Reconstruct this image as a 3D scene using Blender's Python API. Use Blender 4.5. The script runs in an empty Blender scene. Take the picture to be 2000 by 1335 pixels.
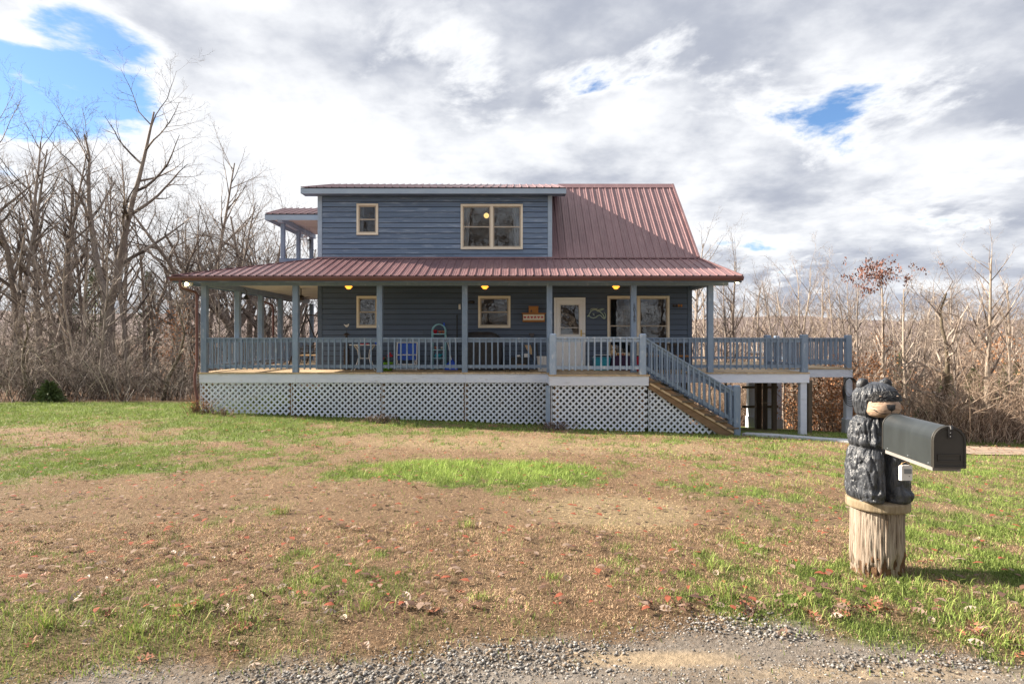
import bpy, bmesh, math, random
import numpy as np
from mathutils import Vector, Matrix

# ------------------------------------------------------------------ camera, sky, sun, exposure
sc = bpy.context.scene
COL = sc.collection
EYE = 1.58
FPX = 1200.0                      # focal length in pixels of the 2000 px wide photograph
cam_d = bpy.data.cameras.new('camera')
cam_d.sensor_width = 36.0
cam_d.lens = 36.0 * FPX / 2000.0
cam_d.shift_y = -7.5 / 2000.0
cam_d.clip_start = 0.05
cam_d.clip_end = 5000
cam = bpy.data.objects.new('camera', cam_d)
cam.location = (0, 0, EYE)
cam.rotation_euler = (math.pi / 2, 0, 0)
COL.objects.link(cam)
sc.camera = cam

sc.view_settings.view_transform = 'Standard'
sc.view_settings.look = 'None'
sc.view_settings.exposure = 1.52
sc.view_settings.gamma = 1.0
sc.view_settings.use_curve_mapping = False

TO_SUN = Vector((-4.46, 0.98, 2.60)).normalized()
sun_d = bpy.data.lights.new('sun', 'SUN')
sun_d.energy = 5.0
sun_d.angle = math.radians(0.5)
sun_d.color = (1.0, 0.885, 0.73)
sun = bpy.data.objects.new('sun', sun_d)
sun.rotation_euler = TO_SUN.to_track_quat('Z', 'Y').to_euler()
sun.location = (-30, 10, 30)
COL.objects.link(sun)


def build_world():
    w = bpy.data.worlds.new('World')
    sc.world = w
    w.use_nodes = True
    nt = w.node_tree
    N, L = nt.nodes, nt.links
    N.clear()

    def nd(t, **kw):
        n = N.new(t)
        for k, v in kw.items():
            setattr(n, k, v)
        return n

    def mth(op, a, b=None, c=None, clamp=False):
        n = nd('ShaderNodeMath', operation=op, use_clamp=clamp)
        for i, v in enumerate((a, b, c)):
            if v is None:
                continue
            if isinstance(v, (int, float)):
                n.inputs[i].default_value = v
            else:
                L.new(v, n.inputs[i])
        return n.outputs[0]

    def smooth(v, a, b, lo=0.0, hi=1.0):
        n = nd('ShaderNodeMapRange', interpolation_type='SMOOTHSTEP')
        L.new(v, n.inputs['Value'])
        n.inputs['From Min'].default_value = a
        n.inputs['From Max'].default_value = b
        n.inputs['To Min'].default_value = lo
        n.inputs['To Max'].default_value = hi
        return n.outputs['Result']

    out = nd('ShaderNodeOutputWorld')
    bg = nd('ShaderNodeBackground')
    bg.inputs['Strength'].default_value = 0.05
    L.new(bg.outputs[0], out.inputs[0])
    sky = nd('ShaderNodeTexSky', sky_type='NISHITA')
    sky.sun_disc = False
    sky.sun_elevation = math.asin(TO_SUN.z)
    sky.sun_rotation = math.atan2(TO_SUN.x, TO_SUN.y)
    sky.air_density = 1.1
    sky.dust_density = 0.4
    sky.ozone_density = 2.5
    tc = nd('ShaderNodeTexCoord')
    gen = tc.outputs['Generated']
    sep = nd('ShaderNodeSeparateXYZ')
    L.new(gen, sep.inputs[0])
    zz = mth('MAXIMUM', sep.outputs[2], 0.0)
    den = mth('ADD', zz, 0.22)
    cmb = nd('ShaderNodeCombineXYZ')
    L.new(mth('DIVIDE', sep.outputs[0], den), cmb.inputs[0])
    L.new(mth('DIVIDE', sep.outputs[1], den), cmb.inputs[1])
    mp = nd('ShaderNodeMapping')
    mp.inputs['Location'].default_value = (3.1, 1.7, 0.4)
    L.new(cmb.outputs[0], mp.inputs[0])
    uv = mp.outputs[0]

    def noise(scale, detail, rough, dist=0.0, off=0.0):
        n = nd('ShaderNodeTexNoise')
        m = nd('ShaderNodeMapping')
        m.inputs['Location'].default_value = (off, off * 0.7, off * 0.3)
        L.new(uv, m.inputs[0])
        L.new(m.outputs[0], n.inputs['Vector'])
        n.inputs['Scale'].default_value = scale
        n.inputs['Detail'].default_value = detail
        n.inputs['Roughness'].default_value = rough
        n.inputs['Distortion'].default_value = dist
        return n.outputs['Fac']

    def spot(v, a, b):
        v = Vector(v).normalized()
        d = nd('ShaderNodeVectorMath', operation='DOT_PRODUCT')
        L.new(gen, d.inputs[0])
        d.inputs[1].default_value = v
        return smooth(d.outputs['Value'], math.cos(math.radians(b)), math.cos(math.radians(a)))

    n1 = noise(1.7, 13, 0.60, 0.25)
    cov = mth('ADD', mth('MULTIPLY', mth('SUBTRACT', n1, 0.5), 1.45), 0.55)
    # open blue sky high on the left and a few smaller holes in the cover
    for v, a, b, k in (((-0.88, 1, 0.56), 3, 15, 0.27), ((-0.60, 1, 0.47), 1, 9, 0.14), ((0.60, 1, 0.43), 0, 7, 0.02), ((0.11, 1, 0.36), 0, 7, 0.09),
                       ((-0.08, 1, 0.44), 0, 5, 0.10), ((0.40, 1, 0.18), 0, 14, 0.07), ((0.74, 1, 0.25), 0, 12, 0.06)):
        cov = mth('SUBTRACT', cov, mth('MULTIPLY', spot(v, a, b), k))
    cov = mth('ADD', cov, smooth(sep.outputs[2], 0.16, 0.03, 0.0, 0.12))
    cov = mth('ADD', cov, mth('MULTIPLY', spot((0.78, 1, 0.48), 4, 22), 0.10))
    mask = smooth(cov, 0.26, 0.37)
    # light and dark of the cloud deck
    n2 = noise(2.6, 12, 0.56, 0.0, 5.3)
    n3 = noise(0.7, 3, 0.5, 0.0, 9.1)
    mixn = mth('ADD', mth('MULTIPLY', n2, 0.62), mth('MULTIPLY', n3, 0.5))
    dsun = nd('ShaderNodeVectorMath', operation='DOT_PRODUCT')
    L.new(gen, dsun.inputs[0])
    dsun.inputs[1].default_value = TO_SUN
    sunny = smooth(dsun.outputs['Value'], -0.35, 0.75)
    thick = mth('SUBTRACT', mixn, mth('MULTIPLY', sunny, 0.12))
    thick = mth('ADD', thick, mth('MULTIPLY', smooth(sep.outputs[2], 0.12, 0.5), 0.06))
    sh = smooth(thick, 0.43, 0.66)
    edge = smooth(cov, 0.33, 0.47)
    sh = mth('MULTIPLY', sh, edge)
    cr = nd('ShaderNodeMix', data_type='RGBA')
    L.new(sh, cr.inputs['Factor'])
    cr.inputs['A'].default_value = (7.5, 7.6, 7.8, 1)
    cr.inputs['B'].default_value = (3.4, 3.65, 4.3, 1)
    mx = nd('ShaderNodeMix', data_type='RGBA')
    L.new(mask, mx.inputs['Factor'])
    tint = nd('ShaderNodeMix', data_type='RGBA', blend_type='MULTIPLY')
    tint.inputs['Factor'].default_value = 1.0
    L.new(sky.outputs[0], tint.inputs['A'])
    tint.inputs['B'].default_value = (0.95, 1.14, 1.38, 1)
    L.new(tint.outputs['Result'], mx.inputs['A'])
    L.new(cr.outputs['Result'], mx.inputs['B'])
    L.new(mx.outputs['Result'], bg.inputs['Color'])


build_world()


# ------------------------------------------------------------------ helpers
def X(px, Y):
    return (px - 1000.0) * Y / FPX


def Z(py, Y):
    return EYE + (660.0 - py) * Y / FPX


def sstep(a, b, x):
    t = np.clip((np.asarray(x, float) - a) / (b - a), 0, 1)
    return t * t * (3 - 2 * t)


def _hash(ix, iy, seed):
    h = (ix.astype(np.int64) * 374761393 + iy.astype(np.int64) * 668265263 + seed * 2147483647) & 0xFFFFFFFF
    h = ((h ^ (h >> 13)) * 1274126177) & 0xFFFFFFFF
    h = (h ^ (h >> 16)) & 0xFFFFFFFF
    return h / 4294967295.0


def vnoise(x, y, seed=0):
    x = np.asarray(x, float)
    y = np.asarray(y, float)
    x, y = np.broadcast_arrays(x, y)
    ix = np.floor(x)
    iy = np.floor(y)
    fx = x - ix
    fy = y - iy
    fx = fx * fx * (3 - 2 * fx)
    fy = fy * fy * (3 - 2 * fy)
    a = _hash(ix, iy, seed)
    b = _hash(ix + 1, iy, seed)
    c = _hash(ix, iy + 1, seed)
    d = _hash(ix + 1, iy + 1, seed)
    return a * (1 - fx) * (1 - fy) + b * fx * (1 - fy) + c * (1 - fx) * fy + d * fx * fy


def fbm(x, y, oct=4, seed=0, gain=0.5):
    s = 0.0
    a = 1.0
    t = 0.0
    for i in range(oct):
        s = s + a * vnoise(np.asarray(x) * 2 ** i + i * 17.3, np.asarray(y) * 2 ** i - i * 9.1, seed + i)
        t += a
        a *= gain
    return s / t


def gz(x, y):
    """height of the ground"""
    x = np.asarray(x, float)
    y = np.asarray(y, float)
    t = np.clip((y - 3.6) / 13.4, 0, 1)
    z = t * (-0.49 - 0.038 * np.clip(x + 8.7, 0, 26))
    z = z - 0.115 * np.clip(y - 17.5, 0, 26) * sstep(2.5, 8, x)
    z = z - 0.02 * np.clip(y - 24, 0, 40) * (1 - sstep(2.5, 8, x))
    far = np.clip((y - 70) / 330.0, 0, 1)
    z = z + far * (19 + 9 * (fbm(x / 90.0, y / 140.0, 3, 5) - 0.5))
    z = z + (fbm(x * 0.6, y * 0.6, 3, 11) - 0.5) * 0.05 * np.clip((y - 2) / 4, 0, 1)
    z = z - 0.05 * sstep(3.6, 2.9, y) * (1 - sstep(60, 90, np.abs(x)))
    return z


def gzf(x, y):
    return float(gz(x, y))


def link(o, parent=None, inv=True):
    COL.objects.link(o)
    if parent is not None:
        o.parent = parent
        if inv and parent.parent is None and parent.type == 'EMPTY':
            o.matrix_parent_inverse = Matrix.Translation(-Vector(parent.location))
    return o


def tag(o, label=None, cat=None, group=None, kind=None):
    for k, v in (('label', label), ('category', cat), ('group', group), ('kind', kind)):
        if v:
            o[k] = v
    return o


def empty(name, loc, label=None, cat=None, group=None):
    o = bpy.data.objects.new(name, None)
    o.empty_display_size = 0.2
    o.location = loc
    COL.objects.link(o)
    return tag(o, label, cat, group)


def mesh_np(name, verts, loops, starts, mat, smooth=False):
    """fast mesh from flat numpy arrays: loops (vertex index per corner), starts (loop start per face)"""
    me = bpy.data.meshes.new(name)
    me.vertices.add(len(verts))
    me.vertices.foreach_set('co', np.asarray(verts, np.float32).ravel())
    me.loops.add(len(loops))
    me.loops.foreach_set('vertex_index', np.asarray(loops, np.int32))
    me.polygons.add(len(starts))
    me.polygons.foreach_set('loop_start', np.asarray(starts, np.int32))
    if smooth:
        me.polygons.foreach_set('use_smooth', np.ones(len(starts), bool))
    me.update(calc_edges=True)
    me.validate()
    me.materials.append(mat)
    return me


class MB:
    """collects boxes, tubes, prisms, lathes and spheres and builds ONE mesh object"""

    def __init__(self):
        self.v = []
        self.f = []
        self.sm = []

    def add(self, verts, faces, smooth=False):
        o = len(self.v)
        self.v.extend([tuple(p) for p in verts])
        for f in faces:
            self.f.append([i + o for i in f])
            self.sm.append(smooth)
        return self

    def box(self, x0, x1, y0, y1, z0, z1, rot=None, c=None):
        vs = [Vector(p) for p in ((x0, y0, z0), (x1, y0, z0), (x1, y1, z0), (x0, y1, z0),
                                  (x0, y0, z1), (x1, y0, z1), (x1, y1, z1), (x0, y1, z1))]
        if rot is not None:
            c = Vector(c) if c is not None else Vector(((x0 + x1) / 2, (y0 + y1) / 2, (z0 + z1) / 2))
            vs = [rot @ (v - c) + c for v in vs]
        return self.add(vs, [(0, 3, 2, 1), (4, 5, 6, 7), (0, 1, 5, 4), (1, 2, 6, 5), (2, 3, 7, 6), (3, 0, 4, 7)])

    def cbox(self, x0, x1, y0, y1, z0, z1, ch):
        """box with its four vertical edges and top chamfered"""
        pts = [(x0 + ch, y0), (x1 - ch, y0), (x1, y0 + ch), (x1, y1 - ch), (x1 - ch, y1), (x0 + ch, y1), (x0, y1 - ch), (x0, y0 + ch)]
        cx, cy = (x0 + x1) / 2, (y0 + y1) / 2
        vs = [(x, y, z0) for x, y in pts] + [(x, y, z1 - ch) for x, y in pts]
        k = 1 - 2 * ch / max(x1 - x0, 1e-4)
        vs += [(cx + (x - cx) * k, cy + (y - cy) * k, z1) for x, y in pts]
        fs = [tuple(range(7, -1, -1)), tuple(range(16, 24))]
        for r in (0, 8):
            for i in range(8):
                j = (i + 1) % 8
                fs.append((r + i, r + j, r + 8 + j, r + 8 + i))
        return self.add(vs, fs)

    def beam(self, a, b, w, h, up=(0, 0, 1)):
        """rectangular bar from a to b, w across, h along 'up'"""
        a, b = Vector(a), Vector(b)
        d = (b - a).normalized()
        s = d.cross(Vector(up)).normalized()
        u = s.cross(d).normalized()
        s *= w / 2
        u *= h / 2
        vs = [a - s - u, a + s - u, a + s + u, a - s + u, b - s - u, b + s - u, b + s + u, b - s + u]
        return self.add(vs, [(0, 1, 2, 3), (7, 6, 5, 4), (0, 4, 5, 1), (1, 5, 6, 2), (2, 6, 7, 3), (3, 7, 4, 0)])

    def tube(self, pts, r, n=8, caps=True, smooth=True):
        pts = [Vector(p) for p in pts]
        rs = r if isinstance(r, (list, tuple)) else [r] * len(pts)
        up = Vector((0.3, 0.2, 1)).normalized()
        rings = []
        for i, p in enumerate(pts):
            d = (pts[min(i + 1, len(pts) - 1)] - pts[max(i - 1, 0)]).normalized()
            if abs(d.dot(up)) > 0.97:
                ref = Vector((1, 0.1, 0))
            else:
                ref = up
            s = d.cross(ref).normalized()
            u = s.cross(d)
            if i and rings:
                # keep the frame from flipping
                s = (ls - d * ls.dot(d)).normalized()
                u = d.cross(s)
                u = -u if u.dot(lu) < 0 else u
            ls, lu = s, u
            rings.append([p + (s * math.cos(2 * math.pi * k / n) + u * math.sin(2 * math.pi * k / n)) * rs[i] for k in range(n)])
        vs = [q for rg in rings for q in rg]
        fs = []
        for i in range(len(rings) - 1):
            for k in range(n):
                j = (k + 1) % n
                fs.append((i * n + k, i * n + j, (i + 1) * n + j, (i + 1) * n + k))
        self.add(vs, fs, smooth)
        if caps:
            self.add(rings[0], [tuple(range(n - 1, -1, -1))])
            self.add(rings[-1], [tuple(range(n))])
        return self

    def lathe(self, c, prof, n=20, smooth=True, sx=1.0, sy=1.0):
        """profile of (r, z) turned round the vertical through c"""
        vs = []
        for r, z in prof:
            for k in range(n):
                a = 2 * math.pi * k / n
                vs.append((c[0] + r * sx * math.cos(a), c[1] + r * sy * math.sin(a), c[2] + z))
        fs = []
        for i in range(len(prof) - 1):
            for k in range(n):
                j = (k + 1) % n
                fs.append((i * n + k, i * n + j, (i + 1) * n + j, (i + 1) * n + k))
        fs.append(tuple(range(n - 1, -1, -1)))
        fs.append(tuple((len(prof) - 1) * n + k for k in range(n)))
        return self.add(vs, fs, smooth)

    def ball(self, c, rx, ry=None, rz=None, n=14, m=8, jitter=0, seed=0):
        ry = rx if ry is None else ry
        rz = rx if rz is None else rz
        R = random.Random(seed)
        vs = [(c[0], c[1], c[2] - rz)]
        for i in range(1, m):
            t = math.pi * i / m
            for k in range(n):
                a = 2 * math.pi * k / n
                q = 1 + R.uniform(-jitter, jitter)
                vs.append((c[0] + rx * q * math.sin(t) * math.cos(a), c[1] + ry * q * math.sin(t) * math.sin(a), c[2] - rz * q * math.cos(t)))
        vs.append((c[0], c[1], c[2] + rz))
        fs = [(0, 1 + (k + 1) % n, 1 + k) for k in range(n)]
        for i in range(m - 2):
            for k in range(n):
                j = (k + 1) % n
                b = 1 + i * n
                fs.append((b + k, b + j, b + n + j, b + n + k))
        t = len(vs) - 1
        b = 1 + (m - 2) * n
        fs += [(b + k, b + (k + 1) % n, t) for k in range(n)]
        return self.add(vs, fs, True)

    def prism(self, poly, a, b):
        """poly: list of 3D points; extruded by the vector b - a"""
        d = Vector(b) - Vector(a)
        p0 = [Vector(p) for p in poly]
        n = len(p0)
        vs = p0 + [p + d for p in p0]
        fs = [tuple(range(n - 1, -1, -1)), tuple(range(n, 2 * n))]
        for i in range(n):
            j = (i + 1) % n
            fs.append((i, j, n + j, n + i))
        return self.add(vs, fs)

    def build(self, name, mat, parent=None, inv=True, flip=False):
        me = bpy.data.meshes.new(name)
        me.from_pydata(self.v, [], self.f)
        me.polygons.foreach_set('use_smooth', self.sm)
        me.materials.append(mat)
        bm = bmesh.new()
        bm.from_mesh(me)
        bmesh.ops.recalc_face_normals(bm, faces=bm.faces)
        bm.to_mesh(me)
        bm.free()
        o = bpy.data.objects.new(name, me)
        return link(o, parent, inv)


def box(name, x0, x1, y0, y1, z0, z1, mat, parent=None):
    return MB().box(x0, x1, y0, y1, z0, z1).build(name, mat, parent)


# ------------------------------------------------------------------ materials
def srgb(r, g, b):
    def f(c):
        c /= 255.0
        return c / 12.92 if c <= 0.04045 else ((c + 0.055) / 1.055) ** 2.4
    return (f(r), f(g), f(b))


def material(name, c1, c2=None, scale=(6, 6, 6), rough=0.6, bump=0.0, bscale=None, rand=0.0, detail=6, lo=0.35, hi=0.7,
             metal=0.0, spec=0.5, c3=None, c3lo=0.6, c3hi=0.7, c3scale=(2, 2, 2), coat=0.0, obj=False):
    m = bpy.data.materials.new(name)
    m.use_nodes = True
    nt = m.node_tree
    N, L = nt.nodes, nt.links
    b = N['Principled BSDF']
    b.inputs['Roughness'].default_value = rough
    b.inputs['Metallic'].default_value = metal
    b.inputs['Specular IOR Level'].default_value = spec
    b.inputs['Coat Weight'].default_value = coat
    if c2 is None:
        c2 = tuple(v * 0.85 for v in c1)
    if obj:
        tcn = N.new('ShaderNodeTexCoord')
        src = tcn.outputs['Object']
    else:
        g = N.new('ShaderNodeNewGeometry')
        src = g.outputs['Position']

    def noise(sc_, det):
        mp = N.new('ShaderNodeMapping')
        mp.inputs['Scale'].default_value = sc_
        L.new(src, mp.inputs[0])
        n = N.new('ShaderNodeTexNoise')
        n.inputs['Scale'].default_value = 1.0
        n.inputs['Detail'].default_value = det
        n.inputs['Roughness'].default_value = 0.62
        L.new(mp.outputs[0], n.inputs['Vector'])
        return n.outputs['Fac']

    def mr(v, a, c):
        n = N.new('ShaderNodeMapRange')
        n.inputs['From Min'].default_value = a
        n.inputs['From Max'].default_value = c
        L.new(v, n.inputs['Value'])
        return n.outputs['Result']

    nz = noise(scale, detail)
    mx = N.new('ShaderNodeMix')
    mx.data_type = 'RGBA'
    L.new(mr(nz, lo, hi), mx.inputs['Factor'])
    mx.inputs['A'].default_value = (*c1, 1)
    mx.inputs['B'].default_value = (*c2, 1)
    col = mx.outputs['Result']
    if c3 is not None:
        m3 = N.new('ShaderNodeMix')
        m3.data_type = 'RGBA'
        L.new(mr(noise(c3scale, 7), c3lo, c3hi), m3.inputs['Factor'])
        L.new(col, m3.inputs['A'])
        m3.inputs['B'].default_value = (*c3, 1)
        col = m3.outputs['Result']
    if rand:
        oi = N.new('ShaderNodeObjectInfo')
        rr = N.new('ShaderNodeMapRange')
        rr.inputs['To Min'].default_value = 1 - rand
        rr.inputs['To Max'].default_value = 1 + rand
        L.new(oi.outputs['Random'], rr.inputs['Value'])
        hs = N.new('ShaderNodeHueSaturation')
        L.new(rr.outputs['Result'], hs.inputs['Value'])
        L.new(col, hs.inputs['Color'])
        col = hs.outputs['Color']
    L.new(col, b.inputs['Base Color'])
    if bump:
        bp = N.new('ShaderNodeBump')
        bp.inputs['Strength'].default_value = bump
        bp.inputs['Distance'].default_value = 0.01
        L.new(noise(bscale or tuple(s * 3 for s in scale), 5), bp.inputs['Height'])
        L.new(bp.outputs[0], b.inputs['Normal'])
    return m


def brush_material(name, dark, mid, light):
    """every stem or twig its own tone, from dark to sun-bleached"""
    m = bpy.data.materials.new(name)
    m.use_nodes = True
    N, L = m.node_tree.nodes, m.node_tree.links
    b = N['Principled BSDF']
    b.inputs['Roughness'].default_value = 0.9
    b.inputs['Specular IOR Level'].default_value = 0.2
    g = N.new('ShaderNodeNewGeometry')
    r = N.new('ShaderNodeValToRGB')
    e = r.color_ramp.elements
    e[0].color = (*dark, 1)
    e[0].position = 0.12
    e[1].color = (*light, 1)
    e[1].position = 0.95
    q = r.color_ramp.elements.new(0.6)
    q.color = (*mid, 1)
    L.new(g.outputs['Random Per Island'], r.inputs[0])
    L.new(r.outputs[0], b.inputs['Base Color'])
    return m


def attr_material(name, rough=0.8, trans=0.0, noise_scale=30.0, noise_amt=0.35, bump=0.0, spec=0.2):
    """base colour from the mesh's own colour attribute with a fine procedural grain"""
    m = bpy.data.materials.new(name)
    m.use_nodes = True
    N, L = m.node_tree.nodes, m.node_tree.links
    b = N['Principled BSDF']
    b.inputs['Roughness'].default_value = rough
    b.inputs['Specular IOR Level'].default_value = spec
    at = N.new('ShaderNodeAttribute')
    at.attribute_name = 'col'
    g = N.new('ShaderNodeNewGeometry')
    n = N.new('ShaderNodeTexNoise')
    n.inputs['Scale'].default_value = noise_scale
    n.inputs['Detail'].default_value = 8
    n.inputs['Roughness'].default_value = 0.7
    L.new(g.outputs['Position'], n.inputs['Vector'])
    r = N.new('ShaderNodeMapRange')
    r.inputs['From Min'].default_value = 0.3
    r.inputs['From Max'].default_value = 0.7
    r.inputs['To Min'].default_value = 1 - noise_amt
    r.inputs['To Max'].default_value = 1 + noise_amt
    L.new(n.outputs['Fac'], r.inputs['Value'])
    mu = N.new('ShaderNodeVectorMath')
    mu.operation = 'SCALE'
    L.new(at.outputs['Color'], mu.inputs[0])
    L.new(r.outputs['Result'], mu.inputs['Scale'])
    L.new(mu.outputs[0], b.inputs['Base Color'])
    if bump:
        bp = N.new('ShaderNodeBump')
        bp.inputs['Strength'].default_value = bump
        bp.inputs['Distance'].default_value = 0.03
        L.new(n.outputs['Fac'], bp.inputs['Height'])
        L.new(bp.outputs[0], b.inputs['Normal'])
    if trans:
        tr = N.new('ShaderNodeBsdfTranslucent')
        L.new(mu.outputs[0], tr.inputs['Color'])
        mx = N.new('ShaderNodeMixShader')
        mx.inputs[0].default_value = trans
        L.new(b.outputs[0], mx.inputs[1])
        L.new(tr.outputs[0], mx.inputs[2])
        L.new(mx.outputs[0], N['Material Output'].inputs[0])
    return m


def emission(name, color, strength):
    m = bpy.data.materials.new(name)
    m.use_nodes = True
    b = m.node_tree.nodes['Principled BSDF']
    b.inputs['Base Color'].default_value = (*color, 1)
    b.inputs['Emission Color'].default_value = (*color, 1)
    b.inputs['Emission Strength'].default_value = strength
    return m


def glass_mat(name, ior=1.75, tint=(0.8, 0.83, 0.85), wob=0.007):
    m = bpy.data.materials.new(name)
    m.use_nodes = True
    N, L = m.node_tree.nodes, m.node_tree.links
    N.remove(N['Principled BSDF'])
    tr = N.new('ShaderNodeBsdfTransparent')
    tr.inputs[0].default_value = (*tint, 1)
    gl = N.new('ShaderNodeBsdfGlossy')
    gl.inputs['Roughness'].default_value = 0.015
    fr = N.new('ShaderNodeFresnel')
    fr.inputs['IOR'].default_value = ior
    g = N.new('ShaderNodeNewGeometry')
    n = N.new('ShaderNodeTexNoise')
    n.inputs['Scale'].default_value = 2.2
    n.inputs['Detail'].default_value = 2
    L.new(g.outputs['Position'], n.inputs['Vector'])
    bp = N.new('ShaderNodeBump')
    bp.inputs['Strength'].default_value = wob
    bp.inputs['Distance'].default_value = 0.5
    L.new(n.outputs['Fac'], bp.inputs['Height'])
    L.new(bp.outputs[0], gl.inputs['Normal'])
    mx = N.new('ShaderNodeMixShader')
    L.new(fr.outputs[0], mx.inputs[0])
    L.new(tr.outputs[0], mx.inputs[1])
    L.new(gl.outputs[0], mx.inputs[2])
    L.new(mx.outputs[0], N['Material Output'].inputs[0])
    return m


M = {}
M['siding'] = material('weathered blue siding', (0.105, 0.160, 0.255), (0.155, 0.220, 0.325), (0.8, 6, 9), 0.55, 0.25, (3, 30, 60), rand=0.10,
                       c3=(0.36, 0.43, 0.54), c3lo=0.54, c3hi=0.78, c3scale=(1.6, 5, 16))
M['siding_shaded'] = material('shade darkened blue siding', (0.060, 0.090, 0.145), (0.082, 0.118, 0.18), (0.8, 6, 9), 0.5, 0.2, (3, 30, 60), rand=0.08)  # same siding darkened: shade under the porch is put into the colour
M['sheath'] = material('wall sheathing', (0.02, 0.025, 0.033), (0.026, 0.032, 0.042))
M['interior'] = material('gloom darkened plaster', (0.05, 0.046, 0.042), (0.07, 0.065, 0.06))  # walls near black: gloom of the unlit rooms is put into the colour
M['rail'] = material('blue grey rail paint', (0.170, 0.232, 0.335), (0.22, 0.288, 0.39), (7, 7, 3), 0.6, 0.3, (40, 40, 8), rand=0.12,
                     c3=(0.42, 0.47, 0.55), c3lo=0.6, c3hi=0.75, c3scale=(9, 9, 3))
M['rail_worn'] = material('worn landing paint', (0.26, 0.34, 0.47), (0.34, 0.42, 0.54), (7, 7, 3), 0.65, 0.35, (40, 40, 8), rand=0.08,
                          c3=(0.54, 0.58, 0.64), c3lo=0.54, c3hi=0.7, c3scale=(10, 10, 4))
M['trimblue'] = material('light blue fascia', (0.30, 0.39, 0.50), (0.36, 0.45, 0.56), (2, 6, 6), 0.5, 0.15)
M['white'] = material('lavender white fascia', (0.60, 0.65, 0.78), (0.68, 0.72, 0.83), (3, 5, 9), 0.6, 0.2, (10, 30, 60), rand=0.05,
                      c3=(0.40, 0.37, 0.36), c3lo=0.60, c3hi=0.80, c3scale=(3, 6, 12))
M['lattice'] = material('white lattice paint', (0.60, 0.66, 0.77), (0.68, 0.73, 0.82), (5, 5, 5), 0.7, rand=0.06,
                        c3=(0.30, 0.24, 0.18), c3lo=0.60, c3hi=0.8, c3scale=(5, 5, 7))
M['deck'] = material('weathered deck boards', (0.42, 0.30, 0.19), (0.54, 0.42, 0.27), (14, 1.5, 8), 0.75, 0.4, (60, 5, 30), rand=0.16,
                     c3=(0.17, 0.11, 0.07), c3lo=0.62, c3hi=0.8, c3scale=(3, 1, 3))
M['rawwood'] = material('raw brown lumber', (0.15, 0.09, 0.05), (0.26, 0.165, 0.095), (3, 6, 12), 0.75, 0.3, rand=0.15)
M['darkwood'] = material('old dark lumber', (0.10, 0.08, 0.06), (0.16, 0.12, 0.09), (6, 6, 2), 0.8, rand=0.2)
M['roof'] = material('mauve brown metal roof', (0.190, 0.107, 0.116), (0.245, 0.145, 0.152), (3, 1.2, 1.2), 0.42, rand=0.07, spec=0.45,
                     c3=(0.31, 0.195, 0.195), c3lo=0.52, c3hi=0.82, c3scale=(9, 1.5, 1.5))
M['gutter'] = material('brown gutter', (0.12, 0.05, 0.046), (0.155, 0.068, 0.062), (2, 2, 2), 0.35)
M['cream'] = material('cream window trim', (0.74, 0.66, 0.52), (0.80, 0.73, 0.60), (4, 4, 4), 0.45, rand=0.03)
M['sash'] = material('taupe sash', (0.40, 0.34, 0.27), (0.46, 0.40, 0.32), (4, 4, 4), 0.45)
M['ceiling'] = material('cream porch ceiling', (0.55, 0.53, 0.47), (0.62, 0.60, 0.54), (1, 4, 4), 0.6, rand=0.06)
M['door'] = material('white door', (0.86, 0.86, 0.87), (0.89, 0.89, 0.89), (3, 3, 3), 0.4)
M['brass'] = material('brass', (0.6, 0.42, 0.14), (0.68, 0.5, 0.2), (20, 20, 20), 0.3, metal=0.9)
M['glass'] = glass_mat('window glass')
M['curtain'] = material('pale curtain', (0.55, 0.58, 0.66), (0.66, 0.68, 0.74), (25, 3, 2), 0.9)
M['concrete'] = material('grey concrete', (0.40, 0.43, 0.48), (0.50, 0.52, 0.56), (4, 4, 4), 0.85, 0.3, (60, 60, 60))
M['block'] = material('concrete block', (0.22, 0.21, 0.2), (0.28, 0.27, 0.26), (5, 5, 5), 0.9, 0.3)
M['black'] = material('black metal', (0.015, 0.015, 0.017), (0.025, 0.025, 0.028), (8, 8, 8), 0.45)
M['blackcloth'] = material('black grill cover', (0.018, 0.019, 0.023), (0.035, 0.036, 0.042), (7, 7, 7), 0.45, 0.8, (9, 9, 6))
M['wplastic'] = material('white plastic', (0.74, 0.72, 0.70), (0.8, 0.78, 0.76), (4, 4, 4), 0.4)
M['blue'] = material('royal blue fabric', (0.012, 0.07, 0.42), (0.02, 0.1, 0.5), (30, 30, 30), 0.6)
M['bluep'] = material('blue plastic', (0.008, 0.07, 0.55), (0.012, 0.09, 0.6), (5, 5, 5), 0.35)
M['green'] = material('lime plastic', (0.16, 0.42, 0.015), (0.2, 0.5, 0.02), (5, 5, 5), 0.35)
M['teal'] = material('teal plastic', (0.005, 0.23, 0.33), (0.01, 0.3, 0.4), (7, 7, 7), 0.3)
M['aqua'] = material('aqua painted steel', (0.25, 0.52, 0.60), (0.3, 0.58, 0.66), (9, 9, 9), 0.4)
M['purple'] = material('dark purple weave', (0.03, 0.012, 0.045), (0.06, 0.02, 0.07), (40, 40, 60), 0.7)
M['red'] = material('red', (0.42, 0.012, 0.03), (0.5, 0.02, 0.05), (9, 9, 9), 0.45)
M['terracotta'] = material('terracotta', (0.42, 0.14, 0.09), (0.5, 0.2, 0.13), (9, 9, 9), 0.7)
M['tan'] = material('tan straw', (0.52, 0.34, 0.17), (0.6, 0.42, 0.24), (30, 30, 9), 0.8)
M['woodbox'] = material('honey wood', (0.36, 0.14, 0.025), (0.46, 0.2, 0.04), (3, 9, 25), 0.5)
M['shelfred'] = material('printed shelf front', (0.72, 0.62, 0.5), (0.35, 0.02, 0.03), (28, 28, 28), 0.5, lo=0.5, hi=0.54, detail=2)
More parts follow.
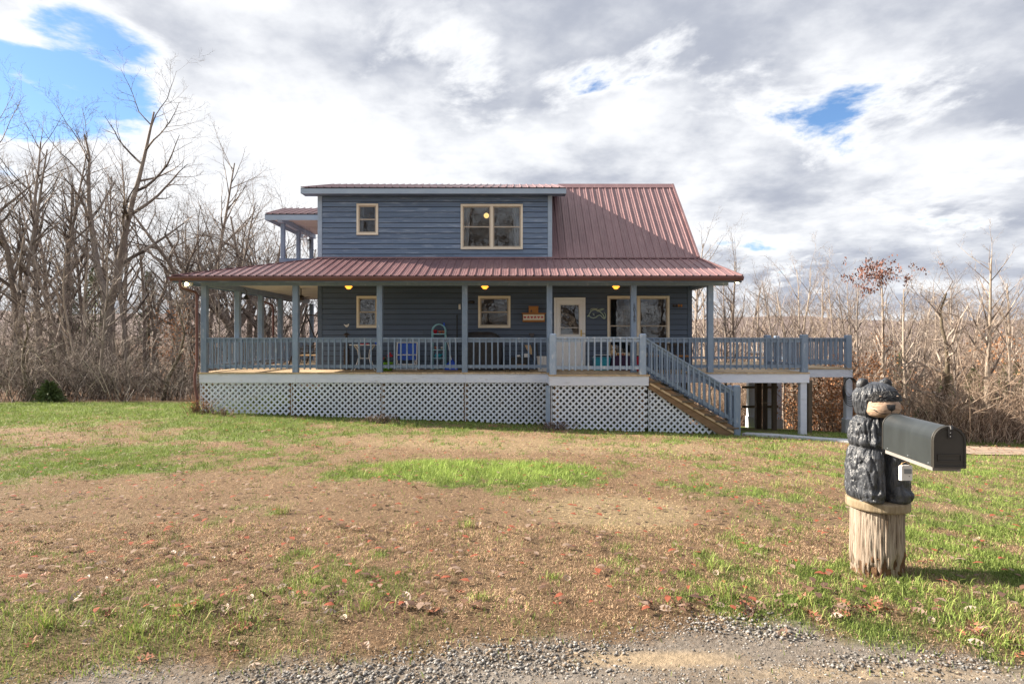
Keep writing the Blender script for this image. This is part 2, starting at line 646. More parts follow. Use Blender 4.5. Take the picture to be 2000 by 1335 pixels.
M['swing'] = material('dark brown swing frame', (0.03, 0.022, 0.02), (0.05, 0.035, 0.03), (9, 9, 9), 0.4)
M['dolphin'] = material('pale verdigris rod', (0.50, 0.55, 0.42), (0.36, 0.52, 0.46), (6, 6, 6), 0.5)
M['lampglobe'] = emission('lit lamp globe', (1.0, 0.62, 0.2), 0.75)
M['amber'] = emission('lit amber glass', (1.0, 0.36, 0.04), 0.8)
M['bulb'] = emission('lit bulb', (1.0, 0.78, 0.42), 9.0)
M['bearblack'] = material('black painted carving', (0.030, 0.034, 0.042), (0.075, 0.082, 0.097), (26, 26, 9), 0.33, 1.0, (55, 55, 14), spec=0.6)
M['bearblack2'] = material('flat black paint', (0.012, 0.012, 0.013), (0.022, 0.022, 0.024), (30, 30, 30), 0.6, 0.6, (90, 90, 40))
M['beartan'] = material('tan carved muzzle', (0.30, 0.19, 0.125), (0.52, 0.38, 0.275), (22, 22, 60), 0.6, 0.8, (30, 30, 110), c3=(0.12, 0.07, 0.045), c3lo=0.60, c3hi=0.72, c3scale=(30, 30, 55))
M['stump'] = material('weathered stump wood', (0.24, 0.185, 0.14), (0.42, 0.355, 0.29), (40, 40, 2.6), 0.9, 1.0, (90, 90, 5),
                      c3=(0.09, 0.055, 0.03), c3lo=0.52, c3hi=0.66, c3scale=(60, 60, 4.0))
M['stumprot'] = material('dark rotted stump wood', (0.07, 0.035, 0.018), (0.22, 0.12, 0.06), (24, 24, 9), 0.95, 1.0, (60, 60, 20))
M['stumpcap'] = material('sawn stump cap', (0.20, 0.15, 0.09), (0.34, 0.275, 0.19), (30, 30, 8), 0.85, 0.6, (50, 50, 12),
                         c3=(0.2, 0.15, 0.08), c3lo=0.6, c3hi=0.75, c3scale=(25, 25, 5))
M['mailbox'] = material('dark green grey mailbox metal', (0.026, 0.031, 0.034), (0.036, 0.043, 0.047), (3, 12, 3), 0.38, spec=0.5)
M['mailboxdoor'] = material('black mailbox door', (0.03, 0.028, 0.024), (0.04, 0.037, 0.032), (6, 6, 6), 0.5)
M['screen'] = material('grey screen', (0.22, 0.24, 0.26), (0.26, 0.28, 0.3), (9, 9, 9), 0.3)
M['bark'] = material('grey brown bark', (0.19, 0.155, 0.135), (0.32, 0.275, 0.24), (9, 9, 2), 0.9, 0.6, (30, 30, 8))
M['barkpale'] = material('pale beige bark', (0.30, 0.24, 0.19), (0.42, 0.36, 0.30), (9, 9, 2), 0.9, 0.5, (30, 30, 8))
M['barkdark'] = material('dark mossy bark', (0.08, 0.065, 0.045), (0.14, 0.11, 0.07), (9, 9, 3), 0.9, 0.6, (30, 30, 8))
M['twig'] = brush_material('grey brown twigs', (0.09, 0.073, 0.065), (0.21, 0.175, 0.155), (0.42, 0.37, 0.335))
M['twigpale'] = brush_material('pale sunlit twigs', (0.13, 0.10, 0.085), (0.29, 0.235, 0.20), (0.50, 0.43, 0.37))
M['brush'] = brush_material('grey brown brush', (0.045, 0.036, 0.032), (0.17, 0.14, 0.125), (0.50, 0.44, 0.40))
M['brushpale'] = brush_material('tan brush', (0.09, 0.063, 0.046), (0.30, 0.215, 0.16), (0.64, 0.51, 0.405))
M['beech'] = material('rust beech leaves', (0.50, 0.20, 0.075), (0.60, 0.33, 0.17), (5, 5, 5), 0.8)
M['seed'] = material('russet seed clusters', (0.15, 0.065, 0.048), (0.22, 0.10, 0.075), (5, 5, 5), 0.8)
M['needle'] = material('evergreen needles', (0.06, 0.095, 0.028), (0.11, 0.15, 0.05), (4, 4, 4), 0.7)
M['leafred'] = material('rust oak leaf', (0.22, 0.07, 0.038), (0.32, 0.13, 0.07), (40, 40, 40), 0.6)
M['leafbrown'] = material('brown curled leaf', (0.12, 0.068, 0.046), (0.2, 0.12, 0.085), (40, 40, 40), 0.6)
M['leafpale'] = material('pale dry leaf', (0.26, 0.19, 0.15), (0.36, 0.28, 0.225), (40, 40, 40), 0.6)
M['ground'] = attr_material('lawn soil', 0.95, noise_scale=28, noise_amt=0.4, bump=0.6)
M['grass'] = attr_material('grass blades', 0.6, trans=0.25, noise_scale=9, noise_amt=0.15)
M['gravel'] = attr_material('gravel', 0.8, noise_scale=60, noise_amt=0.25)
M['litter'] = attr_material('leaf litter', 0.7, noise_scale=50, noise_amt=0.25)
M['driveway'] = material('tan gravel drive', (0.30, 0.22, 0.155), (0.40, 0.305, 0.22), (9, 9, 9), 0.9, 0.5, (60, 60, 60),
                         c3=(0.17, 0.14, 0.12), c3lo=0.5, c3hi=0.65, c3scale=(0.6, 3, 3))


# ------------------------------------------------------------------ ground, drive, path
def ell(x, y, cx, cy, rx, ry, a=0.6, b=1.15):
    d = np.sqrt(((x - cx) / rx) ** 2 + ((y - cy) / ry) ** 2)
    return 1 - sstep(a, b, d)


def road_edge(x):
    """y of the line where gravel gives way to grass"""
    x = np.asarray(x, float)
    return np.interp(x, [-6, -2.46, -1.55, -0.8, 0, 0.7, 1.17, 1.55, 1.9, 2.6, 5], [2.85, 2.93, 3.05, 3.16, 3.26, 3.36, 3.47, 3.45, 3.28, 3.06, 2.9]) + 0.10 * (fbm(x * 2.0, 0.3, 3, 21) - 0.5)


def green(x, y):
    """how green the lawn is, 0 dry brown .. 1 lush"""
    x = np.asarray(x, float)
    y = np.asarray(y, float)
    n = fbm(x * 0.8, y * 0.5, 3, 3) - 0.5
    n2 = fbm(x * 2.6, y * 1.5, 4, 8, 0.65) - 0.5
    n3 = fbm(x * 7.5, y * 4.5, 3, 18, 0.7) - 0.5
    g = 0.35 + 0.65 * n + 1.15 * n2 + 0.95 * n3
    # the lush oval in the middle of the lawn
    g = g + 0.72 * ell(x + 1.5 * n2 + 0.8 * n, y + 1.3 * n2 + 0.5 * n3, -0.50, 8.65, 1.95, 1.15, 0.55, 1.2)
    g = g - 0.20 * (ell(x, y, -0.6, 8.7, 4.5, 2.6, 0.7, 1.1) - ell(x, y, -0.6, 8.7, 2.3, 1.4))
    g = g + 0.34 * sstep(9.5, 13.0, y + 0.22 * x) * sstep(-1.8, -5.5, x)
    g = g + 0.26 * ell(x, y, -6.0, 9.4, 4.2, 1.7, 0.4, 1.2)
    g = g + 0.26 * sstep(14.6, 16.2, y)
    g = g + 0.08 * sstep(0.8, 2.6, x)
    g = g + 0.14 * ell(x, y, 3.2, 3.9, 2.2, 0.8)
    g = g + 0.05 * sstep(4.0, 3.4, y) * sstep(0.6, -1.0, x)
    g = g - 0.27 * ell(x, y, -2.7, 5.9, 6.0, 1.8, 0.55, 1.2)
    g = g - 0.15 * ell(x, y, 0.3, 12.0, 4.5, 2.0, 0.5, 1.2)
    g = g - 0.5 * ell(x, y, 1.05, 6.2, 0.9, 0.9)
    # along the near verge only thin, scattered green
    g = np.where((y < 4.6) & (x < 1.0), np.minimum(g, 0.31 + 0.17 * sstep(-0.2, 0.25, n2 + n)), g)
    return np.clip(g, 0, 1)


def lawn_colour(x, y):
    g = green(x, y)[..., None]
    n = fbm(x * 1.7, y * 1.1, 3, 31)[..., None]
    dry = np.array((0.33, 0.205, 0.12)) * (1 - n) + np.array((0.45, 0.315, 0.195)) * n
    pale = ell(x, y, 1.05, 6.2, 0.9, 0.9)[..., None] * 0.75 + 0.5 * ell(x, y, 0.5, 12.3, 4.5, 1.5)[..., None]
    dry = dry * (1 - pale) + np.array((0.60, 0.46, 0.28)) * pale
    lush = np.array((0.19, 0.265, 0.065)) * (1 - n) + np.array((0.28, 0.36, 0.10)) * n
    t = sstep(0.32, 0.72, g)
    return (dry * (1 - t) + lush * t) * 0.82


def build_ground():
    def axis(vals):
        return np.array(sorted(set(np.round(vals, 4))))
    ys = [-80, -40, -20, -10, -5, -2, 0, 1, 1.8]
    y = 2.3
    while y < 900:
        ys.append(y)
        y += 0.06 if y < 5.5 else (0.14 if y < 12 else (0.3 if y < 26 else (y - 24) * 0.14))
    xs = [0.0]
    x = 0.0
    while x < 900:
        x += 0.09 if x < 5 else (0.25 if x < 16 else (x - 14.5) * 0.17)
        xs += [x, -x]
    xs, ys = axis(xs), axis(ys)
    XX, YY = np.meshgrid(xs, ys)
    ZZ = gz(XX, YY)
    edge = road_edge(XX)
    gr = sstep(0.06, -0.10, YY - edge + 0.5 * (fbm(XX * 4, YY * 4, 3, 44) - 0.5))
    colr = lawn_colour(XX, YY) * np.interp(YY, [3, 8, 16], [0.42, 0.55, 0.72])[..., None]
    soil = np.array((0.235, 0.19, 0.15))
    nz = fbm(XX * 2.2, YY * 3.5, 3, 51)[..., None]
    sand = np.array((0.52, 0.39, 0.24))
    sand = sand * 0.8
    soil = soil * 0.68
    road = soil * (1 - nz) + np.array((0.215, 0.195, 0.175)) * nz
    sandm = (0.55 * ell(XX, YY, 0.72, 3.10, 0.50, 0.085) + 0.35 * ell(XX, YY, 1.7, 2.98, 0.8, 0.07))[..., None].clip(0, 1)
    road = road * (1 - sandm) + sand * sandm
    colr = colr * (1 - gr[..., None]) + road * gr[..., None]
    # leaf covered forest floor beyond the mown grass
    wood = np.maximum(sstep(19.2, 20.6, YY + 0.25 * np.clip(-9 - XX, 0, 30) * 0.0) * sstep(-8.5, -10, XX), sstep(25, 27, YY))
    wood = np.maximum(wood, sstep(14.6, 15.4, YY - 0.0 * XX) * sstep(11.4, 12.4, XX))
    wood = np.maximum(wood, sstep(20.5, 21.8, YY) * sstep(10.5, 11.5, XX))
    nw = fbm(XX * 0.8, YY * 0.8, 4, 77)[..., None]
    wcol = np.array((0.12, 0.075, 0.05)) * (1 - nw) + np.array((0.26, 0.16, 0.105)) * nw
    farm = sstep(60, 160, YY)[..., None]
    nf = fbm(XX * 0.12, YY * 0.05, 5, 78)[..., None]
    fcol = np.array((0.13, 0.105, 0.105)) * (1 - nf) + np.array((0.24, 0.19, 0.18)) * nf
    wcol = wcol * (1 - farm) + fcol * farm
    colr = colr * (1 - wood[..., None]) + wcol * wood[..., None]
    ny, nx = XX.shape
    idx = np.arange(nx * ny).reshape(ny, nx)
    q = np.stack([idx[:-1, :-1], idx[:-1, 1:], idx[1:, 1:], idx[1:, :-1]], -1).reshape(-1, 4)
    verts = np.stack([XX, YY, ZZ], -1).reshape(-1, 3)
    me = mesh_np('ground', verts, q.ravel(), np.arange(len(q)) * 4, M['ground'], True)
    ca = me.color_attributes.new('col', 'FLOAT_COLOR', 'POINT')
    ca.data.foreach_set('color', np.concatenate([colr.reshape(-1, 3), np.ones((nx * ny, 1))], 1).astype(np.float32).ravel())
    o = bpy.data.objects.new('ground', me)
    COL.objects.link(o)
    tag(o, 'patchy green and dry brown lawn running down to the house', 'ground', kind='structure')


def sheet(name, a, b, wa, wb, lift, mat, n=24, m=6, thick=0.0):
    """a strip following the ground from a to b, wa / wb wide"""
    a, b = np.array(a, float), np.array(b, float)
    d = (b - a) / np.linalg.norm(b - a)
    s = np.array((-d[1], d[0]))
    vs, fs = [], []
    for i in range(n + 1):
        t = i / n
        c = a + (b - a) * t
        w = wa + (wb - wa) * t
        for j in range(m + 1):
            p = c + s * (j / m - 0.5) * w
            vs.append((p[0], p[1], gzf(p[0], p[1]) + lift))
    for i in range(n):
        for j in range(m):
            k = i * (m + 1) + j
            fs.append((k, k + m + 1, k + m + 2, k + 1))
    mb = MB().add(vs, fs, True)
    if thick:
        for j in (0, m):
            vs2, fs2 = [], []
            for i in range(n + 1):
                p = vs[i * (m + 1) + j]
                vs2 += [p, (p[0], p[1], p[2] - thick)]
            for i in range(n):
                fs2.append((2 * i, 2 * i + 1, 2 * i + 3, 2 * i + 2))
            mb.add(vs2, fs2)
    return mb.build(name, mat)


build_ground()
tag(sheet('path', (6.25, 16.55), (9.6, 14.6), 0.75, 0.8, 0.05, M['concrete'], thick=0.12), 'grey concrete path leading from the steps to the drive', 'path', kind='structure')
tag(sheet('driveway', (9.15, 13.35), (60, 17.0), 2.2, 5.0, 0.02, M['driveway'], n=60), 'tan gravel drive at the right edge', 'driveway', kind='structure')

# ------------------------------------------------------------------ house
YF = 17.14      # front edge of the porch floor
YL = 16.10      # front of the stair landing
YW = 18.93      # front wall
YE = 16.76      # porch eave
YR = 21.98      # ridge
YB = 25.03      # back wall
YD = 18.55      # dormer eave
XL, XR = -5.96, 5.52
ZD = EYE - 0.957            # porch floor
ZC = 3.22                   # porch ceiling
ZEV = 3.28                  # porch eave, top of roofing
ZPT = 4.02                  # porch roof meets the wall
ZR = 7.04                   # ridge
XP0, XP1 = -8.72, X(1395, YF)   # porch posts outer faces

house = empty('house', (0, YW, gzf(0, YW)), 'two storey blue clapboard house with mauve metal roof and wraparound porch', 'house')


def rects_minus(x0, x1, z0, z1, holes):
    """the rectangle less the holes, as rectangles"""
    hs = [h for h in holes if h[0] < x1 - 1e-4 and h[1] > x0 + 1e-4 and h[2] < z1 - 1e-4 and h[3] > z0 + 1e-4]
    if not hs:
        return [(x0, x1, z0, z1)]
    out = []
    xs = sorted({x0, x1, *[min(max(h[0], x0), x1) for h in hs], *[min(max(h[1], x0), x1) for h in hs]})
    for a, b in zip(xs, xs[1:]):
        if b - a < 0.004:
            continue
        col = [h for h in hs if h[0] < (a + b) / 2 < h[1]]
        cuts = [(z0, z1)]
        for h in col:
            nc = []
            for c, d in cuts:
                if h[2] > c:
                    nc.append((c, min(d, h[2])))
                if h[3] < d:
                    nc.append((max(c, h[3]), d))
            cuts = nc
        out += [(a, b, c, d) for c, d in cuts if d - c > 0.012]
    # join neighbours that carry the same height
    out.sort(key=lambda r: (r[2], r[3], r[0]))
    res = []
    for r in out:
        if res and abs(res[-1][1] - r[0]) < 1e-5 and abs(res[-1][2] - r[2]) < 1e-5 and abs(res[-1][3] - r[3]) < 1e-5:
            res[-1] = (res[-1][0], r[1], r[2], r[3])
        else:
            res.append(r)
    return res


def wrect(px0, px1, py0, py1):
    return (X(px0, YW), X(px1, YW), Z(py1, YW), Z(py0, YW))


WIN = {
    'up_small': wrect(697, 739, 398, 459), 'up_double': wrect(900, 1021, 399, 487),
    'low_small': wrect(697, 739, 578, 640), 'low_square': wrect(934, 997, 578, 640),
    'low_double': wrect(1186, 1307, 578, 694),
}
DOOR = (X(1082, YW), X(1143, YW), ZD, Z(581, YW))
XDR = X(1077, YW)
SID = 0.1615
R = random.Random(4)

# walls
low_holes = [WIN['low_small'], WIN['low_square'], WIN['low_double'], DOOR]
up_holes = [WIN['up_small'], WIN['up_double']]
shr = lambda h, k=0.03: (h[0] + k, h[1] - k, h[2] + k, h[3] - k)


def front_wall(name, x0, x1, z0, z1, holes, skip_above=None):
    mb = MB()
    for a, b, c, d in rects_minus(x0, x1, z0, z1, [shr(h) for h in holes]):
        mb.box(a, b, YW, YW + 0.12, c, d)
    w = mb.build(name, M['sheath'], house)
    k = 0
    z = z0
    while z < z1 - 0.02:
        zt = min(z + SID, z1)
        segs = []
        for a, b, c, d in rects_minus(x0 + 0.115, x1 - 0.115, z, zt, holes):
            # long runs are butted from two or three boards
            cuts = [a]
            if b - a > 4.2:
                n = 2 if b - a < 8 else 3
                for i in range(1, n):
                    cuts.append(a + (b - a) * i / n + R.uniform(-0.9, 0.9))
            cuts.append(b)
            for p, q in zip(cuts, cuts[1:]):
                segs.append((p + 0.001, q - 0.001, c, d))
        for a, b, c, d in segs:
            if c > z0 + 0.01:
                c += 0.016
            if d - c < 0.012:
                continue
            lo, hi = 0.030, 0.012
            y0 = YW - lo + R.uniform(-0.002, 0.002)
            dz = R.uniform(-0.002, 0.002)
            v = [(a, YW - 0.001, c + dz), (b, YW - 0.001, c + dz), (b, y0, c + dz), (a, y0, c + dz),
                 (a, YW - 0.001, d), (b, YW - 0.001, d), (b, YW - hi, d), (a, YW - hi, d)]
            f = [(0, 1, 2, 3), (7, 6, 5, 4), (3, 2, 6, 7), (0, 4, 5, 1), (0, 3, 7, 4), (1, 5, 6, 2)]
            MB().add(v, f).build('siding_board', M['siding'] if name == 'dormer_wall' else M['siding_shaded'], w)
        z = zt
    for a, b in ((x0 - 0.02, x0 + 0.112), (x1 - 0.112, x1 + 0.02)):
        MB().box(a, b, YW - 0.034, YW, z0, z1).build('corner_board', M['trimblue'] if name == 'dormer_wall' else M['siding_shaded'], w)
    return w


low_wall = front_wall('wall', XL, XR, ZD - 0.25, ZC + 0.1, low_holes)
dormer_wall = front_wall('dormer_wall', XL, XDR, ZPT - 0.03, Z(377, YW), up_holes)

mb = MB()
mb.box(XL, XL + 0.12, YW + 0.12, YB, ZD - 0.25, 5.9)
mb.box(XR - 0.12, XR, YW + 0.12, YB, ZD - 0.25, 4.05)
mb.box(XL, XR, YB - 0.12, YB, ZD - 0.25, 4.05)
mb.prism([(XL + 0.001, YW + 0.1, 5.9), (XL + 0.001, YB, 5.9), (XL + 0.001, YR, 6.92)], (0, 0, 0), (0.118, 0, 0))
mb.prism([(XR - 0.119, YW + 0.05, 4.05), (XR - 0.119, YB - 0.05, 4.05), (XR - 0.119, YR, 6.92)], (0, 0, 0), (0.118, 0, 0))
mb.box(XDR - 0.13, XDR - 0.001, YW + 0.12, YR, 4.0, 6.0)
mb.build('side_walls', M['siding'], house)
mb = MB()
mb.box(XL + 0.12, XR - 0.12, YW + 0.12, YB - 0.12, ZD - 0.2, ZD - 0.05)
mb.box(XL + 0.12, XR - 0.12, YW + 0.12, YB - 0.12, ZC, ZC + 0.25)
mb.box(XL + 0.12, XR - 0.12, YW + 2.6, YW + 2.7, ZD, 5.9)
mb.box(-2.6, -2.5, YW + 0.12, YW + 2.6, ZD, 5.6)
mb.build('interior_walls', M['interior'], house)
mb = MB()
mb.box(XL + 0.05, XR - 0.05, YW + 0.05, YB - 0.05, -3.2, ZD - 0.26)
mb.build('foundation', M['block'], house)


def window(rect, halves=1, curtain=False, dark=False):
    x0, x1, z0, z1 = rect
    t = 0.062
    y0, y1 = YW - 0.048, YW + 0.05
    mb = MB()
    mb.box(x0, x1, y0, y1, z1 - t, z1).box(x0, x1, y0 - 0.012, y1, z0, z0 + t)
    mb.box(x0, x0 + t, y0 + 0.003, y1, z0 + t, z1 - t).box(x1 - t, x1, y0 + 0.003, y1, z0 + t, z1 - t)
    ix0, ix1, iz0, iz1 = x0 + t, x1 - t, z0 + t, z1 - t
    xm = (ix0 + ix1) / 2
    if halves == 2:
        mb.box(xm - 0.04, xm + 0.04, y0 + 0.005, y1, iz0, iz1)
    w = mb.build('window', M['cream'], house)
    bays = [(ix0, ix1)] if halves == 1 else [(ix0, xm - 0.04), (xm + 0.04, ix1)]
    zm = (iz0 + iz1) / 2 - 0.005
    s = 0.036
    for a, b in bays:
        for k, (c, d) in enumerate(((zm - 0.02, iz1), (iz0, zm + 0.018))):
            yo = YW - 0.006 + (0.0 if k == 0 else -0.028)
            sb = MB()
            sb.box(a + 0.001, b - 0.001, yo, yo + 0.026, d - s, d - 0.001).box(a + 0.001, b - 0.001, yo, yo + 0.026, c + 0.001, c + s)
            sb.box(a + 0.001, a + s, yo + 0.001, yo + 0.025, c + s, d - s).box(b - s, b - 0.001, yo + 0.001, yo + 0.025, c + s, d - s)
            sb.build('sash', M['sash'], w)
            box('pane', a + s - 0.004, b - s + 0.004, yo + 0.011, yo + 0.015, c + s - 0.004, d - s + 0.004, M['glass'], w)
        if curtain:
            sides = [(a, a + 0.2 * (b - a) + 0.05, 0)] if (halves == 2 and a == bays[0][0]) else ([(b - 0.3 * (b - a), b, 1)] if halves == 2 else
                                                                                       [(a, a + 0.24 * (b - a), 0), (b - 0.18 * (b - a), b, 1)])
            for p, q, side in sides:
                n = 14
                vs, fs = [], []
                for i in range(n + 1):
                    u = i / n
                    for zt, pinch in ((iz1, 1.0), ((iz0 + iz1) / 2, 0.86), (iz0, 0.72)):
                        xx = p + (q - p) * u * pinch if side == 0 else q - (q - p) * (1 - u) * pinch
                        vs.append((xx, YW + 0.16 + 0.022 * math.sin(u * 19 + zt), zt))
                for i in range(n):
                    for j in range(2):
                        fs.append((3 * i + j, 3 * i + 3 + j, 3 * i + 4 + j, 3 * i + 1 + j))
                MB().add(vs, fs, True).build('curtain', M['curtain'], w)
    return w


window(WIN['up_small'], 1, True)
window(WIN['up_double'], 2, True)
window(WIN['low_small'], 1)
window(WIN['low_square'], 1)
window(WIN['low_double'], 2)

# front door with its storm door
dx0, dx1, dz0, dz1 = DOOR
mb = MB()
mb.box(dx0, dx0 + 0.07, YW - 0.05, YW + 0.1, dz0, dz1).box(dx1 - 0.07, dx1, YW - 0.05, YW + 0.1, dz0, dz1)
mb.box(dx0 + 0.07, dx1 - 0.07, YW - 0.05, YW + 0.1, dz1 - 0.07, dz1)
door = mb.build('door', M['door'], house)
a, b = dx0 + 0.075, dx1 - 0.075
g0, g1 = Z(654, YW), Z(594, YW)
mb = MB()
mb.box(a, a + 0.11, YW - 0.035, YW, dz0 + 0.06, dz1 - 0.075).box(b - 0.11, b, YW - 0.035, YW, dz0 + 0.06, dz1 - 0.075)
mb.box(a + 0.11, b - 0.11, YW - 0.034, YW, g1, dz1 - 0.075)
mb.box(a + 0.11, b - 0.11, YW - 0.034, YW, dz0 + 0.06, g0)
mb.build('door_leaf', M['door'], door)
mb = MB()
for q0, q1 in ((dz0 + 0.14, dz0 + 0.42), (dz0 + 0.50, g0 - 0.06)):
    mb.box(a + 0.15, b - 0.15, YW - 0.040, YW - 0.033, q0, q1)
mb.build('door_panel', M['door'], door)
mb = MB()
mb.box(a + 0.09, b - 0.09, YW - 0.045, YW - 0.033, g1 - 0.025, g1 + 0.012).box(a + 0.09, b - 0.09, YW - 0.045, YW - 0.033, g0 - 0.012, g0 + 0.025)
mb.box(a + 0.09, a + 0.125, YW - 0.044, YW - 0.032, g0, g1).box(b - 0.125, b - 0.09, YW - 0.044, YW - 0.032, g0, g1)
zc = g0 + 0.24 * (g1 - g0)
mb.box(a + 0.12, b - 0.12, YW - 0.042, YW - 0.03, zc - 0.008, zc + 0.008)
mb.build('glass_frame', M['wplastic'], door)
box('pane', a + 0.105, b - 0.105, YW - 0.022, YW - 0.018, g0 - 0.004, g1 + 0.004, M['glass'], door)
MB().box(b - 0.075, b - 0.035, YW - 0.05, YW - 0.036, g0 - 0.04, g0 + 0.16).tube([(b - 0.055, YW - 0.05, g0 + 0.05), (b - 0.055, YW - 0.10, g0 + 0.05), (b + 0.06, YW - 0.11, g0 + 0.045)], 0.011, 8).build('handle', M['brass'], door)
box('threshold', a, b, YW - 0.09, YW - 0.037, dz0 + 0.002, dz0 + 0.058, M['brass'], door)


# roofs
def roof_field(name, x0, x1, e, t, tmin, tmax, mat=None, w=0.229, thick=0.03):
    """a ribbed metal slope between the eave line e=(y,z) and the top line t=(y,z); tmin/tmax clip it at x"""
    e, t = Vector((0, e[0], e[1])), Vector((0, t[0], t[1]))
    d = t - e
    nrm = Vector((0, -d.z, d.y)).normalized()
    xs = sorted({x0, x1, *[x0 + (x1 - x0) * i / 40 for i in range(41)]})
    top = [Vector((x, 0, 0)) + e + d * tmax(x) - nrm * 0.012 for x in xs]
    low = [Vector((x, 0, 0)) + e + d * tmin(x) - nrm * 0.012 for x in xs]
    n = len(xs)
    vs = low + top + [p - nrm * thick for p in low] + [p - nrm * thick for p in top]
    fs = []
    for i in range(n - 1):
        fs += [(i, i + 1, n + i + 1, n + i), (2 * n + i, 3 * n + i, 3 * n + i + 1, 2 * n + i + 1), (i, 2 * n + i, 2 * n + i + 1, i + 1)]
        fs += [(n + i, n + i + 1, 3 * n + i + 1, 3 * n + i)]
    fs += [(0, n, 3 * n, 2 * n), (n - 1, 3 * n - 1, 4 * n - 1, 2 * n - 1)]
    deck_ = MB().add(vs, fs).build(name, M['sheath'] if mat is None else mat, house)
    prof = [(0.0, 0.0), (0.011, 0.028), (0.031, 0.028), (0.042, 0.0), (0.098, 0.0), (0.104, 0.006), (0.112, 0.006), (0.118, 0.0),
            (0.160, 0.0), (0.166, 0.006), (0.174, 0.006), (0.180, 0.0), (0.229, 0.0)]
    k = 0
    cnt = int(math.ceil((x1 - x0) / w))
    for i in range(cnt):
        xa = x0 + i * w
        vs, fs = [], []
        for px_, h in prof:
            xx = xa + px_ * w / 0.229
            if xx > x1:
                break
            a_, b_ = tmin(xx), max(tmax(xx), tmin(xx))
            for tt in (a_, b_):
                vs.append(Vector((xx, 0, 0)) + e + d * tt + nrm * h)
        for j in range(len(vs) // 2 - 1):
            fs.append((2 * j, 2 * j + 2, 2 * j + 3, 2 * j + 1))
        if len(fs) < 2:
            continue
        MB().add(vs, fs).build('roof_panel', M['roof'], deck_)
    return deck_


cl = lambda v: max(0.0, min(1.0, v))
XE0, XE1 = X(335, YE), X(1450, YE)
XT1 = 5.74
pr = roof_field('porch_roof', XE0, XE1, (YE, ZEV), (YW, ZPT), lambda x: 0.0,
                lambda x: min(cl((x - XE0) / (XL - XE0)), cl((XE1 - x) / (XE1 - XT1))))
sr = roof_field('main_roof', XDR + 0.01, XT1, (YW - 0.02, ZPT + 0.02), (YR, ZR), lambda x: 0.0, lambda x: 1.0)
XD0, XD1 = X(587, YD), X(1106, YD)
ZDE = Z(366, YD)
dr = roof_field('dormer_roof', XD0, XD1, (YD, ZDE), (YR, ZR + 0.03), lambda x: 0.0, lambda x: 1.0)
# back slopes, the side slope of the porch and caps
mb = MB()
mb.add([(XT1, YR, ZR), (XD0, YR, ZR + 0.01), (XD0, YB + 0.4, ZPT), (XT1, YB + 0.4, ZPT)], [(0, 1, 2, 3)])
mb.build('back_roof', M['roof'], house)
mb = MB()
mb.add([(XE0, YE, ZEV), (XL, YW, ZPT), (XL, 26.5, ZPT), (XE0, 26.5, ZEV)], [(0, 1, 2, 3)])
side_roof = mb.build('side_porch_roof', M['roof'], house)
for i in range(42):
    yy = YE + 0.1 + i * 0.229
    tt = cl((yy - YE) / (YW - YE))
    MB().beam((XE0, yy, ZEV + 0.01), (XE0 + (XL - XE0) * tt, yy, ZEV + 0.01 + (ZPT - ZEV) * tt), 0.03, 0.03).build('roof_rib', M['roof'], side_roof)
mb = MB()
mb.beam((XE0, YE, ZEV + 0.012), (XL, YW, ZPT + 0.012), 0.12, 0.022)
mb.build('hip_cap', M['roof'], house)
mb = MB()
mb.prism([(XD1 + 0.01, YR - 0.16, ZR - 0.12), (XD1 + 0.01, YR, ZR + 0.055), (XD1 + 0.01, YR + 0.16, ZR - 0.12)], (0, 0, 0), (XT1 + 0.02 - XD1, 0, 0))
mb.build('ridge_cap', M['roof'], house)
mb = MB()
mb.beam((XT1 + 0.005, YW - 0.05, ZPT + 0.03), (XT1 + 0.005, YR, ZR + 0.035), 0.07, 0.06)
mb.beam((XE1, YE, ZEV + 0.005), (XT1 + 0.01, YW, ZPT + 0.03), 0.05, 0.05)
mb.build('rake_trim', M['roof'], house)
mb = MB()
mb.box(XDR + 0.03, XT1, YW - 0.06, YW - 0.03, ZPT + 0.005, ZPT + 0.04)
mb.build('roof_flashing', M['roof'], house)
mb = MB()
mb.box(XL - 0.05, XDR + 0.08, YW - 0.07, YW - 0.04, ZPT + 0.0, ZPT + 0.05)
mb.build('wall_flashing', M['roof'], house)
# dormer fascia and soffit
zf0 = Z(378, YD)
box('dormer_fascia', XD0, XD1, YD + 0.0, YD + 0.03, zf0, ZDE - 0.035, M['trimblue'], house)
mb = MB()
mb.add([(XD0, YD + 0.031, zf0 + 0.01), (XD1, YD + 0.031, zf0 + 0.01), (XD1, YW + 0.05, zf0 + 0.012), (XD0, YW + 0.05, zf0 + 0.012)], [(0, 1, 2, 3)])
mb.prism([(XD0, YD + 0.031, zf0), (XD0, YD + 0.031, ZDE - 0.04), (XD0, YR, ZR - 0.03), (XD0, YR, ZR - 0.17)], (0, 0, 0), (0.03, 0, 0))
mb.prism([(XD1 - 0.03, YD + 0.031, zf0), (XD1 - 0.03, YD + 0.031, ZDE - 0.04), (XD1 - 0.03, YR, ZR - 0.03), (XD1 - 0.03, YR, ZR - 0.17)], (0, 0, 0), (0.03, 0, 0))
mb.build('dormer_soffit', M['siding'], house)

# porch eave: gutter, beam, ceiling
def gutter_run(a, b):
    """K-style gutter along a straight eave"""
    a, b = Vector(a), Vector(b)
    d = (b - a).normalized()
    o = Vector((d.y, -d.x, 0))
    prof = [(0.0, 0.0), (0.0, -0.115), (0.075, -0.115), (0.085, -0.085), (0.115, -0.05), (0.115, 0.0), (0.105, 0.0), (0.105, -0.045), (0.07, -0.105), (0.008, -0.105), (0.008, 0.0)]
    return MB().prism([a + o * p + Vector((0, 0, q)) for p, q in prof], a, b)


